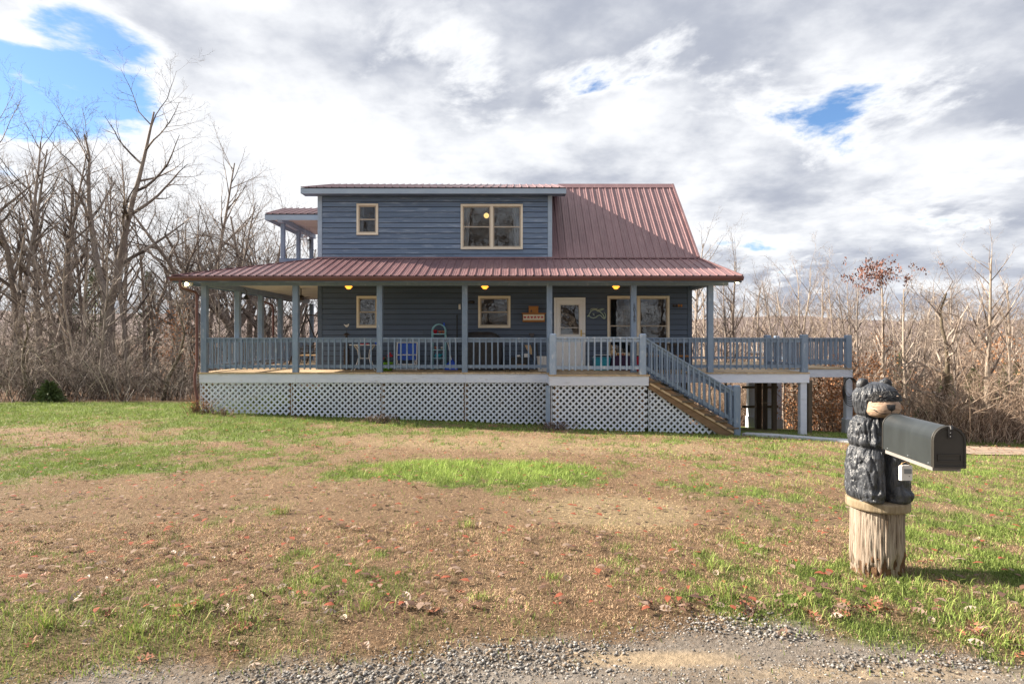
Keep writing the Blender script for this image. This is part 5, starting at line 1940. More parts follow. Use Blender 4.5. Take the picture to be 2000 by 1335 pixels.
# nose
nv = [msurf(-0.34, 0.034), msurf(-0.17, 0.034), msurf(0.0, 0.034), msurf(0.17, 0.034), msurf(0.34, 0.034), msurf(0.14, -0.002), msurf(0.0, -0.014), msurf(-0.14, -0.002)]
ctr = Vector(msurf(0.0, 0.012, 0.016))
nb = MB()
nb.add(nv + [tuple(ctr)], [(i, (i + 1) % 8, 8) for i in range(8)], True)
nb.build('nose', M['bearblack2'], muzzle)
# mouth line cut round the muzzle
mp_ = [msurf(th, -0.030 + 0.018 * abs(th / 0.95) ** 2.0 + 0.004 * math.cos(th * 6), 0.0005) for th in np.linspace(-0.98, 0.98, 25)]
MB().tube(mp_, [0.0035 + 0.001 * math.sin(i) for i in range(25)], 6).build('mouth_line', M['bearblack2'], muzzle)
MB().tube([msurf(0, -0.012, 0.001), msurf(0, -0.027, 0.001)], 0.0022, 6).build('lip_groove', M['bearblack2'], muzzle)
# shaggy black brow with small eyes
vs, fs = [], []
RB = random.Random(6)
n_, m_ = 36, 10
for j in range(m_ + 1):
    t_ = j / m_
    zz = CAP + 0.690 + 0.065 * t_
    rr = float(np.interp(0.690 + 0.075 * t_, BZ, BR)) * float(np.interp(0.690 + 0.075 * t_, [0.6, 0.8], [0.80, 0.98])) * (1 + 0.04)
    for i in range(n_ + 1):
        th = (i / n_ - 0.5) * 2 * 0.90 * (1 - 0.40 * t_ * t_)
        r_ = rr + 0.016 * math.cos(th * 0.9) * (1 - 0.6 * t_) + RB.uniform(-0.003, 0.006)
        vs.append((SXc - 0.024 + r_ * math.sin(th), SYc - 0.022 - r_ * math.cos(th), zz - 0.012 * (1 - math.cos(th)) + RB.uniform(-0.004, 0.004) * t_))
for j in range(m_):
    for i in range(n_):
        a_ = j * (n_ + 1) + i
        fs.append((a_, a_ + 1, a_ + n_ + 2, a_ + n_ + 1))
brow = MB().add(vs, fs).build('brow', M['bearblack2'], bear)
for s in (-1, 1):
    th = s * 0.36
    r_ = 0.163
    MB().ball((SXc - 0.024 + r_ * math.sin(th), SYc - 0.022 - r_ * math.cos(th), CAP + 0.722), 0.009, 0.006, 0.004, 10, 6).build('eye', M['leafpale'], brow)

# mailbox
mbx = empty('mailbox', (2.48, 3.72, 0.85), 'dark grey metal arched mailbox held out by the carved bear', 'mailbox')
B0, B1 = Vector((2.512, 4.02, 0)), Vector((2.451, 3.452, 0))
ax = (B1 - B0).normalized()
sd = Vector((-ax.y, ax.x, 0))
zb0 = 0.856
HW, HH = 0.0825, 0.148
arch = [(-HW, 0.0), (-HW, HH)] + [(-HW * math.cos(a), HH + HW * 0.98 * math.sin(a)) for a in np.linspace(0, math.pi, 17)][1:-1] + [(HW, HH), (HW, 0.0)]


def archring(c, k=1.0, dz=0.0):
    cz = 0.11
    return [c + sd * (p[0] * k) + Vector((0, 0, zb0 + dz + cz + (p[1] - cz) * k)) for p in arch]


vs = archring(B0, 1.0) + archring(B1, 1.0)
n = len(arch)
fs = [(i, (i + 1) % n, n + (i + 1) % n, n + i) for i in range(n)] + [tuple(range(n))]
body = MB()
body.add(vs, [fs[i] for i in range(n) if 1 < i < n - 3], True)
body.add(vs, [fs[i] for i in range(n) if not (1 < i < n - 3)])
body.build('shell', M['mailbox'], mbx)
# rolled rims at the back and front
for c, nm in ((B0 + ax * 0.004, 'back_rim'), (B1 - ax * 0.006, 'front_rim')):
    MB().tube([Vector(p) for p in archring(c, 1.012)], 0.0045, 6).build(nm, M['mailboxdoor'], mbx)
d0, d1 = B1 + ax * 0.001, B1 + ax * 0.016
vs = archring(d0, 1.03) + archring(d1, 1.03) + archring(d1, 0.93)
fs = [(i, (i + 1) % n, n + (i + 1) % n, n + i) for i in range(n)] + [(n + i, n + (i + 1) % n, 2 * n + (i + 1) % n, 2 * n + i) for i in range(n)]
vs += archring(d1 - ax * 0.006, 0.90)
fs += [(2 * n + i, 2 * n + (i + 1) % n, 3 * n + (i + 1) % n, 3 * n + i) for i in range(n)] + [tuple(range(3 * n, 4 * n)), tuple(range(n))]
door_ = MB().add(vs, fs).build('door', M['mailboxdoor'], mbx)
mb = MB()
for z_, hh in ((0.036, 0.006), (0.072, 0.006)):
    c = d1 - ax * 0.004
    mb.beam(c - sd * 0.06 + Vector((0, 0, zb0 + z_)), c + sd * 0.06 + Vector((0, 0, zb0 + z_)), 0.006, hh)
for s in (-1, 1):
    c = d1 - ax * 0.004 + sd * (0.06 * s)
    mb.beam(c + Vector((0, 0, zb0 + 0.036)), c + Vector((0, 0, zb0 + 0.072)), 0.006, 0.005, up=(1, 0, 0))
mb.build('embossed_panel', M['mailboxdoor'], door_)
c = d1 + Vector((0, 0, zb0))
MB().beam(c + ax * 0.004 + Vector((0, 0, 0.165)), c + ax * 0.006 + Vector((0, 0, 0.222)), 0.018, 0.006, up=ax).tube([c + Vector((0, 0, 0.222)) - ax * 0.03, c + ax * 0.012 + Vector((0, 0, 0.232)), c + ax * 0.016 + Vector((0, 0, 0.215))], 0.008, 8).build('latch', M['black'], door_)
for k in range(2):
    MB().ball(tuple(c + ax * 0.009 + Vector((0, 0, 0.175 + 0.02 * k))), 0.006, None, None, 8, 6).build('rivet', M['black'], door_)
mb = MB()
p, q = B0 + ax * 0.02, B1 - ax * 0.015
mb.beam(p + Vector((0, 0, zb0 - 0.013)), q + Vector((0, 0, zb0 - 0.013)), 0.15, 0.024)
mb.build('mounting_board', M['block'], mbx)
for k in (0.12, 0.55, 0.93):
    pt = B0 + (B1 - B0) * k - sd * (HW + 0.001) * -1
    pt2 = B0 + (B1 - B0) * k - sd * (HW + 0.001)
    for w_ in (pt, pt2):
        MB().ball((w_.x, w_.y, zb0 + 0.014), 0.004, None, None, 8, 6).build('screw', M['screen'], mbx)

# white meter hung below the mailbox
wx, wy = X(1769, 3.98), 3.98
wz0, wz1 = Z(937, 3.98), Z(908, 3.98)
t = empty('hanging_meter', (wx, wy, wz0), 'small white box with a grey window hanging below the mailbox', 'meter')
MB().cbox(wx - 0.041, wx + 0.041, wy - 0.012, wy + 0.016, wz0, wz1, 0.008).build('case', M['wplastic'], t)
box('window', wx - 0.018, wx + 0.030, wy - 0.015, wy - 0.0125, wz1 - 0.052, wz1 - 0.022, M['screen'], t)
MB().tube([(wx - 0.036, wy, wz1 - 0.006), (wx - 0.02, wy + 0.005, wz1 + 0.012), (wx + 0.01, wy + 0.01, wz1 + 0.022), (wx + 0.034, wy, wz1 - 0.004)], 0.003, 6).build('strap', M['tan'], t)
MB().ball((wx + 0.015, wy - 0.013, wz0 + 0.028), 0.003, None, None, 8, 6).build('button', M['black'], t)
MB().tube([(wx + 0.008, wy + 0.01, wz1 + 0.018), (wx - 0.01, wy - 0.05, zb0 - 0.026)], 0.003, 6).build('hook', M['black'], t)

# ------------------------------------------------------------------ grass, gravel, leaves
rng = np.random.default_rng(12)
HOUSE_CLEAR = lambda x, y: (x > XP0 - 0.05) & (x < XQ + 0.2) & (y > YF - 0.0)


def tri_mesh(name, V, ntri_per, cols, mat, faces_local, nper):
    """V: (n, nper, 3) vertices of n alike little shapes; faces_local: triangles in one shape"""
    n = V.shape[0]
    fl = np.asarray(faces_local)
    idx = (np.arange(n)[:, None, None] * nper + fl[None]).reshape(-1, 3)
    me = mesh_np(name, V.reshape(-1, 3), idx.ravel(), np.arange(len(idx)) * 3, mat)
    ca = me.color_attributes.new('col', 'FLOAT_COLOR', 'POINT')
    c4 = np.concatenate([np.repeat(cols, nper, 0), np.ones((n * nper, 1))], 1)
    ca.data.foreach_set('color', c4.astype(np.float32).ravel())
    return me


def blades(x, y, h, w, lean, cols, curl=0.5):
    n = len(x)
    a = rng.uniform(0, 2 * np.pi, n)
    b = rng.uniform(0, 2 * np.pi, n)
    z = gz(x, y)
    d = np.stack([np.cos(a), np.sin(a)], -1)
    s = np.stack([np.cos(b), np.sin(b)], -1)
    p0 = np.stack([x, y], -1)
    V = np.zeros((n, 5, 3))
    V[:, 0, :2] = p0 - s * w[:, None] / 2
    V[:, 1, :2] = p0 + s * w[:, None] / 2
    mid = p0 + d * (lean * h * 0.4)[:, None]
    V[:, 2, :2] = mid + s * w[:, None] * 0.38
    V[:, 3, :2] = mid - s * w[:, None] * 0.38
    V[:, 4, :2] = p0 + d * (lean * h)[:, None]
    V[:, 0, 2] = z - 0.005
    V[:, 1, 2] = z - 0.005
    hm = h * (0.62 - 0.15 * lean)
    V[:, 2, 2] = z + hm
    V[:, 3, 2] = z + hm
    V[:, 4, 2] = z + h * np.clip(1.0 - curl * lean, 0.12, 1.0)
    return V


def lawn_points(y0, y1, dens):
    n = int(1.0 * (y1 ** 2 - y0 ** 2) * dens) + int((y1 - y0) * 1.0 * dens)
    y = np.sqrt(rng.uniform(0, 1, n) * (y1 ** 2 - y0 ** 2) + y0 ** 2)
    wx_ = rng.uniform(-1, 1, n)
    # full density where the photo looks, thinning out well past its edges
    x = np.sign(wx_) * np.where(np.abs(wx_) < 0.86, np.abs(wx_) / 0.86 * (0.86 * y + 0.4), 0.86 * y + 0.4 + (np.abs(wx_) - 0.86) / 0.14 * 3.2)
    ok = ((y > road_edge(x) - 0.03 + 0.14 * rng.normal(0, 0.5, n)) | (rng.uniform(0, 1, n) < 0.10 * sstep(0.35, 0.6, fbm(x * 3, y * 6, 3, 47)))) & ~HOUSE_CLEAR(x, y)
    ok &= ~((x > XL0 - 0.05) & (x < XS1 + 0.05) & (y > YL - 0.02))
    # leave the drive and the path bare
    ok &= ~((x > 9.0) & (np.abs(y - (13.35 + (x - 9.15) * 0.0718)) < 1.1 + 0.03 * (x - 9.15)))
    t = (x - 6.25) / 3.35
    ok &= ~((x > 6.2) & (x < 9.6) & (np.abs(y - (16.55 - 1.95 * t)) < 0.42))
    ok &= ((x - SXc) ** 2 + (y - SYc) ** 2 > 0.17 ** 2)
    return x[ok], y[ok]


def grass_set(name, y0, y1, dens, hscale, wscale, label, seed):
    x, y = lawn_points(y0, y1, dens)
    g = green(x, y)
    n = len(x)
    isg = rng.uniform(0, 1, n) < sstep(0.18, 0.85, g) * 0.86 + 0.04
    r1 = rng.uniform(0, 1, (n, 1))
    dry = np.array((0.33, 0.20, 0.115)) * (1 - r1) + np.array((0.74, 0.54, 0.355)) * r1
    dark = rng.uniform(0, 1, n) < 0.22
    dry[dark] *= 0.4
    pale = ell(x, y, 1.05, 6.2, 0.9, 0.9)[:, None] * 0.8 + 0.55 * ell(x, y, 0.5, 12.3, 4.5, 1.5)[:, None]
    dry = dry * (1 - pale) + (np.array((0.62, 0.48, 0.29)) * (0.75 + 0.5 * r1)) * pale
    r2 = rng.uniform(0, 1, (n, 1))
    lush = np.array((0.15, 0.225, 0.045)) * (1 - r2) + np.array((0.34, 0.42, 0.12)) * r2
    cols = np.where(isg[:, None], lush * 0.80, dry * 0.82)
    h = np.where(isg, rng.uniform(0.028, 0.065, n) * (0.75 + 0.5 * g), rng.uniform(0.014, 0.034, n)) * hscale
    lush_patch = ell(x, y, -0.6, 8.7, 2.0, 1.15)
    h = h * (1 + 0.5 * lush_patch) * np.interp(y, [3, 6], [0.78, 1.0])
    cols = cols * (1 + 0.5 * lush_patch * isg)[:, None]
    # matted clumps: whole tussocks bleached or dark, some standing higher
    cl_ = fbm(x * 11 + 3, y * 7, 3, 52, 0.6)
    big_ = fbm(x * 4.5, y * 2.4, 4, 54, 0.65)
    cols = cols * np.clip(0.05 + 1.15 * cl_ + 0.85 * big_, 0.38, 1.6)[:, None]
    h = h * np.clip(0.45 + 1.1 * fbm(x * 8, y * 6, 3, 53), 0.5, 1.6)
    w = np.where(isg, rng.uniform(0.003, 0.0055, n), rng.uniform(0.0025, 0.005, n)) * wscale
    lean = np.where(isg, rng.uniform(0.2, 0.9, n), rng.uniform(0.7, 1.9, n))
    V = blades(x, y, h, w, lean, cols)
    if y0 < 5:
        me = tri_mesh(name, V, 3, cols, M['grass'], [(0, 1, 2), (0, 2, 3), (3, 2, 4)], 5)
    else:
        me = tri_mesh(name, V[:, [0, 1, 4]], 1, cols, M['grass'], [(0, 1, 2)], 3)
    o = bpy.data.objects.new(name, me)
    COL.objects.link(o)
    tag(o, label, 'grass', kind='stuff')


grass_set('grass', 2.9, 5.6, 7200, 1.0, 1.0, 'dry brown and green grass blades in the near lawn', 1)
grass_set('grass', 5.6, 10.5, 1900, 1.2, 1.8, 'dry brown grass and the lush green patch in mid lawn', 2)
grass_set('grass', 10.5, 19.5, 560, 1.5, 3.2, 'short green and tan grass along the front of the house', 3)


TV, TC = [], []


def tuft(x, y, n, r, h, lushness=1.0):
    """a clump of long blades"""
    rr = np.abs(rng.normal(0, r, n))
    a = rng.uniform(0, 2 * np.pi, n)
    px, py = x + rr * np.cos(a), y + rr * np.sin(a)
    c = rng.uniform(0, 1, (n, 1))
    cols = np.array((0.15, 0.23, 0.045)) * (1 - c) + np.array((0.40, 0.46, 0.13)) * c
    drym = rng.uniform(0, 1, n) > lushness
    cols[drym] = np.array((0.5, 0.36, 0.21)) * rng.uniform(0.6, 1.2, (drym.sum(), 1))
    hh = rng.uniform(0.45, 1.0, n) * h
    TV.append(blades(px, py, hh, rng.uniform(0.003, 0.006, n), rng.uniform(0.25, 1.1, n), cols, 0.45))
    TC.append(cols)


def ground_at(px, py):
    """walk along the view ray of a photo pixel until it meets the ground"""
    lo, hi = 1.0, 60.0
    for _ in range(60):
        m_ = (lo + hi) / 2
        if Z(py, m_) > gzf(X(px, m_), m_):
            lo = m_
        else:
            hi = m_
    return X(px, lo), lo


for px, py, n, r, h, lab, lu in (
        (550, 1003, 60, 0.05, 0.15, 'lone tall tuft left of centre in the brown grass', 0.7), (916, 1030, 60, 0.05, 0.13, 'lone tall tuft in the middle of the brown grass', 0.8),
        (285, 860, 70, 0.10, 0.30, 'long grass tuft on the left of the lawn', 0.95), (1420, 1165, 110, 0.10, 0.17, 'long bladed tuft near the gravel right of centre', 0.85),
        (1390, 1110, 90, 0.12, 0.13, 'spreading tuft behind the leaves right of centre', 0.85), (370, 1195, 130, 0.16, 0.14, 'green tuft beside the pile of leaves at lower left', 0.9),
        (90, 1225, 130, 0.16, 0.15, 'long green tuft at the lower left verge', 0.9), (270, 1235, 130, 0.15, 0.13, 'green tuft along the gravel edge at lower left', 0.85),
        (470, 1215, 130, 0.15, 0.13, 'green tuft at the gravel edge left of centre', 0.85), (715, 1190, 90, 0.09, 0.10, 'small dark tuft among leaves left of centre', 0.85),
        (940, 1170, 70, 0.07, 0.08, 'small tuft near the gravel in the centre', 0.85), (1080, 1130, 60, 0.05, 0.07, 'small bright green weed in the centre', 1.0),
        (615, 1137, 60, 0.04, 0.06, 'small bright green weed left of the oak leaf', 1.0), (1600, 945, 130, 0.30, 0.14, 'pale long grass patch left of the bear', 0.7),
        (1530, 950, 130, 0.30, 0.12, 'pale long grass patch far left of the bear', 0.7), (1840, 1160, 160, 0.20, 0.11, 'dark green tuft in the shadow of the stump', 0.95),
        (1700, 1150, 150, 0.22, 0.10, 'green tuft at the foot of the stump', 0.9), (1900, 1210, 160, 0.25, 0.12, 'green tuft at the lower right verge', 0.9),
        (1580, 1180, 140, 0.18, 0.10, 'green tuft by the row of rust leaves', 0.9), (1960, 1255, 120, 0.15, 0.12, 'long tuft at the lower right corner', 0.9),
        (800, 835, 70, 0.22, 0.22, 'thin long grass against the middle lattice', 0.6), (1210, 845, 50, 0.25, 0.14, 'low grass against the landing lattice', 0.8)):
    gx_, gy_ = ground_at(px, py)
    tuft(gx_, gy_, n, r, h, lu)
me = tri_mesh('long_grass', np.concatenate(TV), 3, np.concatenate(TC), M['grass'], [(0, 1, 2), (0, 2, 3), (3, 2, 4)], 5)
o = bpy.data.objects.new('long_grass', me)
COL.objects.link(o)
tag(o, 'tufts of longer green blades standing above the lawn and verge', 'grass', kind='stuff')

# dry twiggy plants along the lattice
def dry_shrub(px, py, n, w, h, label, col='tan', seed=0):
    gx_, gy_ = ground_at(px, py)
    gy_ = min(gy_, (YL if gx_ > XL0 - 0.1 else YF) - 0.16)
    g0 = gzf(gx_, gy_)
    t = empty('dry_shrub', (gx_, gy_, g0), label, 'shrub', 'dry clumps along the lattice')
    RB = random.Random(seed)
    mb, ml = MB(), MB()
    for i in range(n):
        a = RB.uniform(0, 6.28)
        b0 = Vector((gx_ + RB.gauss(0, w * 0.35), gy_ + RB.gauss(0, 0.06), g0 - 0.01))
        hh = h * RB.uniform(0.4, 1)
        p1 = b0 + Vector((RB.uniform(-0.35, 0.35) * hh, RB.uniform(-0.25, 0.1) * hh, hh * 0.6))
        p2 = p1 + Vector((RB.uniform(-0.5, 0.5) * hh, RB.uniform(-0.25, 0.1) * hh, hh * 0.35))
        mb.tube([b0, p1, p2], [0.006, 0.005, 0.002], 3, False)
        for k in range(2):
            q = p1.lerp(p2, RB.random())
            dd = Vector((RB.uniform(-1, 1), RB.uniform(-1, 0.3), RB.uniform(-0.3, 0.6))) * 0.05
            s_ = Vector((dd.y, -dd.x, 0.02)) * 0.4
            ml.add([q, q + dd * 0.5 + s_, q + dd, q + dd * 0.5 - s_], [(0, 1, 2, 3)])
    mb.build('stems', M[col], t)
    ml.build('dead_leaves', M['beech'] if col == 'rawwood' else M['leafbrown'], t)


dry_shrub(392, 808, 90, 0.45, 0.5, 'orange brown dry shrub at the left foot of the porch', 'rawwood', 1)
dry_shrub(437, 812, 36, 0.35, 0.3, 'small dark dry clump right of the left downspout', 'leafbrown', 2)
dry_shrub(742, 826, 110, 0.75, 0.28, 'wide low brown clump against the left middle lattice', 'twigpale', 3)
dry_shrub(1085, 838, 110, 0.65, 0.26, 'tangled brown clump at the corner of the stair landing', 'twigpale', 4)

# gravel: stones of the road edge
def gravel():
    n = 66000
    y = rng.uniform(2.5, 3.75, n)
    x = rng.uniform(-3.9, 4.1, n)
    e = road_edge(x)
    dens = sstep(0.16, -0.16, y - e + 0.35 * (fbm(x * 2.6, y * 2.6, 3, 44) - 0.5))
    heap = np.maximum(ell(x, y, 1.45, 3.42, 0.55, 0.17, 0.5, 1.3), ell(x, y, 2.0, 3.05, 0.6, 0.12, 0.5, 1.2))
    heap = np.maximum(heap, ell(x, y, 0.05, 3.12, 0.7, 0.16, 0.5, 1.3))
    heap = np.maximum(heap, ell(x, y, -0.75, 2.9, 0.7, 0.2, 0.5, 1.3))
    sandm = ell(x, y, 0.72, 3.10, 0.50, 0.085) + 0.6 * ell(x, y, 1.7, 2.98, 0.8, 0.07)
    keep = rng.uniform(0, 1, n) < np.clip(dens * (0.42 + 0.55 * sstep(0.38, 0.62, fbm(x * 2.2, y * 5, 3, 48)) + 0.35 * heap) - 0.75 * sandm, 0, 1)
    x, y, heap = x[keep], y[keep], heap[keep]
    n = len(x)
    s = (0.0026 + 0.0075 * rng.uniform(0, 1, n) ** 2.6) * (0.8 + 0.5 * heap)
    # a squashed irregular octahedron-like pebble, 10 vertices
    base = np.array([(1, 0, 0), (0.5, 0.87, 0), (-0.5, 0.87, 0), (-1, 0, 0), (-0.5, -0.87, 0), (0.5, -0.87, 0), (0.35, 0.25, 0.75), (-0.4, 0.2, 0.7), (0.0, -0.45, 0.72), (0, 0, -0.6)])
    fl = [(0, 1, 6), (1, 2, 7), (1, 7, 6), (2, 3, 7), (3, 4, 8), (3, 8, 7), (4, 5, 8), (5, 0, 6), (5, 6, 8), (6, 7, 8), (1, 0, 9), (2, 1, 9), (3, 2, 9), (4, 3, 9), (5, 4, 9), (0, 5, 9)]
    V = base[None] * (1 + rng.uniform(-0.28, 0.28, (n, 10, 3)))
    V = V * s[:, None, None] * np.stack([rng.uniform(0.8, 1.5, n), rng.uniform(0.7, 1.1, n), rng.uniform(0.55, 0.95, n)], -1)[:, None]
    a = rng.uniform(0, 6.28, n)
    ca, sa = np.cos(a)[:, None], np.sin(a)[:, None]
    V = np.stack([V[..., 0] * ca - V[..., 1] * sa, V[..., 0] * sa + V[..., 1] * ca, V[..., 2]], -1)
    V += np.stack([x, y, gz(x, y) + s * rng.uniform(-0.35, 0.3, n) + rng.uniform(0, 0.008, n) * heap], -1)[:, None]
    v = rng.uniform(0, 1, (n, 1))
    cols = np.array((0.085, 0.08, 0.075)) * (1 - v) + np.array((0.36, 0.345, 0.33)) * v
    tan_ = rng.uniform(0, 1, n) < 0.14
    cols[tan_] = cols[tan_] * np.array((1.05, 0.85, 0.65))
    me = tri_mesh('gravel', V, 16, cols, M['gravel'], fl, 10)
    o = bpy.data.objects.new('gravel', me)
    COL.objects.link(o)
    tag(o, 'loose grey gravel along the road edge in the foreground', 'gravel', kind='stuff')


gravel()


# fallen leaves
def leaf_outline(kind):
    if kind == 'oak':
        pts = [(0, -0.5), (0.05, -0.3), (0.20, -0.26), (0.10, -0.14), (0.34, -0.06), (0.13, 0.02), (0.36, 0.18), (0.12, 0.17), (0.22, 0.36), (0.06, 0.30), (0, 0.52)]
    else:
        pts = [(0, -0.5), (0.12, -0.36), (0.23, -0.15), (0.26, 0.05), (0.2, 0.25), (0.09, 0.42), (0, 0.52)]
    return pts + [(-x, y) for x, y in pts[-2:0:-1]]


def leaf_mesh(kind, mat, seed, curl):
    RB = random.Random(seed)
    o = leaf_outline(kind)
    vs, fs = [], []
    ph = RB.uniform(0, 6)
    for x, y in o:
        x, y = x * RB.uniform(0.85, 1.1), y * RB.uniform(0.93, 1.07)
        vs.append((x, y, curl * (abs(x) * 1.6) ** 1.4 + 0.12 * curl * math.sin(5 * y + ph) + 0.5 * curl * y * y))
    n = len(vs)
    mid = []
    for k in range(5):
        y = -0.45 + k * 0.23
        mid.append((0, y, 0.12 * curl * math.sin(5 * y + ph) + 0.5 * curl * y * y - 0.02))
    vs += mid
    half = n // 2
    # stitch the outline to the midrib
    for i in range(n):
        j = (i + 1) % n
        ym = (vs[i][1] + vs[j][1]) / 2
        k = min(4, max(0, int(round((ym + 0.45) / 0.23))))
        fs.append((i, j, n + k))
    for i in range(4):
        pass
    me = bpy.data.meshes.new('fallen_leaf')
    me.from_pydata(vs, [], fs)
    me.materials.append(mat)
    return me


LEAF = {'rust oak': [leaf_mesh('oak', M['leafred'], s, c) for s, c in ((1, 0.25), (2, 0.45), (3, 0.15))],
        'brown curled': [leaf_mesh('plain', M['leafbrown'], s, c) for s, c in ((4, 0.6), (5, 0.8), (6, 0.35))],
        'pale dry': [leaf_mesh('plain', M['leafpale'], s, c) for s, c in ((7, 0.5), (8, 0.3))]}
RL = random.Random(31)
PLACE = {'lower left verge': (-1.75, 3.5, 0.8, 0.34, 64), 'left side of the near lawn': (-2.6, 4.5, 0.9, 0.6, 34), 'gravel edge left of centre': (-0.65, 3.62, 0.45, 0.16, 34),
         'gravel edge right of centre': (1.15, 3.62, 0.45, 0.16, 30), 'verge in front of the stump': (1.95, 3.52, 0.42, 0.12, 34), 'right end of the verge': (2.55, 3.25, 0.4, 0.15, 22),
         'open brown lawn': (-0.6, 5.6, 2.6, 1.2, 34), 'lawn around the stump': (3.2, 5.6, 0.9, 1.1, 14)}
for where, (cx, cy, sx_, sy_, cnt) in PLACE.items():
    for i in range(cnt):
        kind = RL.choices(list(LEAF), (0.40, 0.42, 0.18) if 'stump' in where or 'right' in where else (0.16, 0.52, 0.32))[0]
        x_, y_ = RL.gauss(cx, sx_ * 0.6), RL.gauss(cy, sy_ * 0.6)
        if y_ < 2.75 or math.hypot(x_ - SXc, y_ - SYc) < 0.27:
            y_ = cy
        o = bpy.data.objects.new('fallen_leaf', RL.choice(LEAF[kind]))
        s_ = RL.uniform(0.065, 0.13) if kind == 'rust oak' else RL.uniform(0.055, 0.10)
        o.scale = (s_, s_, s_)
        o.location = (x_, y_, gzf(x_, y_) + RL.uniform(0.014, 0.028))
        o.rotation_euler = (RL.uniform(-0.5, 0.5), RL.uniform(-0.5, 0.5), RL.uniform(0, 6.28))
        COL.objects.link(o)
        tag(o, f'{kind} fallen leaf on the {where}', 'leaf', f'{kind} leaves on the {where}')
# the big oak leaf that lies by itself
gx_, gy_ = ground_at(736, 1143)
o = bpy.data.objects.new('fallen_leaf', LEAF['rust oak'][0])
o.scale = (0.15, 0.15, 0.15)
o.location = (gx_, gy_, gzf(gx_, gy_) + 0.03)
o.rotation_euler = (0.35, 0.15, 0.7)
COL.objects.link(o)
tag(o, 'large lone rust oak leaf left of centre in the foreground', 'leaf')


def litter():
    n = 4000
    y = rng.uniform(3.5, 17, n)
    x = rng.uniform(-1, 1, n) * 0.86 * y
    more = 420
    x = np.concatenate([x, rng.uniform(-8.6, 5, more)])
    y = np.concatenate([y, rng.normal(16.2, 0.5, more)])
    keep = ~HOUSE_CLEAR(x, y) & ~((x > XL0 - 0.1) & (x < XS1) & (y > YL - 0.1)) & ((x - SXc) ** 2 + (y - SYc) ** 2 > 0.1)
    x, y = x[keep], y[keep]
    n = len(x)
    s = rng.uniform(0.016, 0.042, n) * (1 + 0.02 * y)
    base = np.array([(0, -1, 0), (0.5, -0.2, 0.3), (0.35, 0.5, 0.25), (0, 1, 0.1), (-0.35, 0.5, 0.3), (-0.5, -0.2, 0.2)])
    V = base[None] * s[:, None, None] * (1 + rng.uniform(-0.25, 0.25, (n, 6, 3)))
    a = rng.uniform(0, 6.28, n)
    ca, sa = np.cos(a)[:, None], np.sin(a)[:, None]
    V = np.stack([V[..., 0] * ca - V[..., 1] * sa, V[..., 0] * sa + V[..., 1] * ca, V[..., 2]], -1)
    V += np.stack([x, y, gz(x, y) + 0.03], -1)[:, None]
    pal = np.array([(0.24, 0.07, 0.04), (0.10, 0.06, 0.045), (0.24, 0.17, 0.13), (0.16, 0.09, 0.06)])
    cols = pal[rng.integers(0, 4, n)]
    me = tri_mesh('leaf_litter', V, 4, cols, M['litter'], [(0, 1, 5), (1, 2, 5), (2, 4, 5), (2, 3, 4)], 6)
    o = bpy.data.objects.new('leaf_litter', me)
    COL.objects.link(o)
    tag(o, 'scattered small fallen leaves over the far lawn', 'leaves', kind='stuff')


litter()

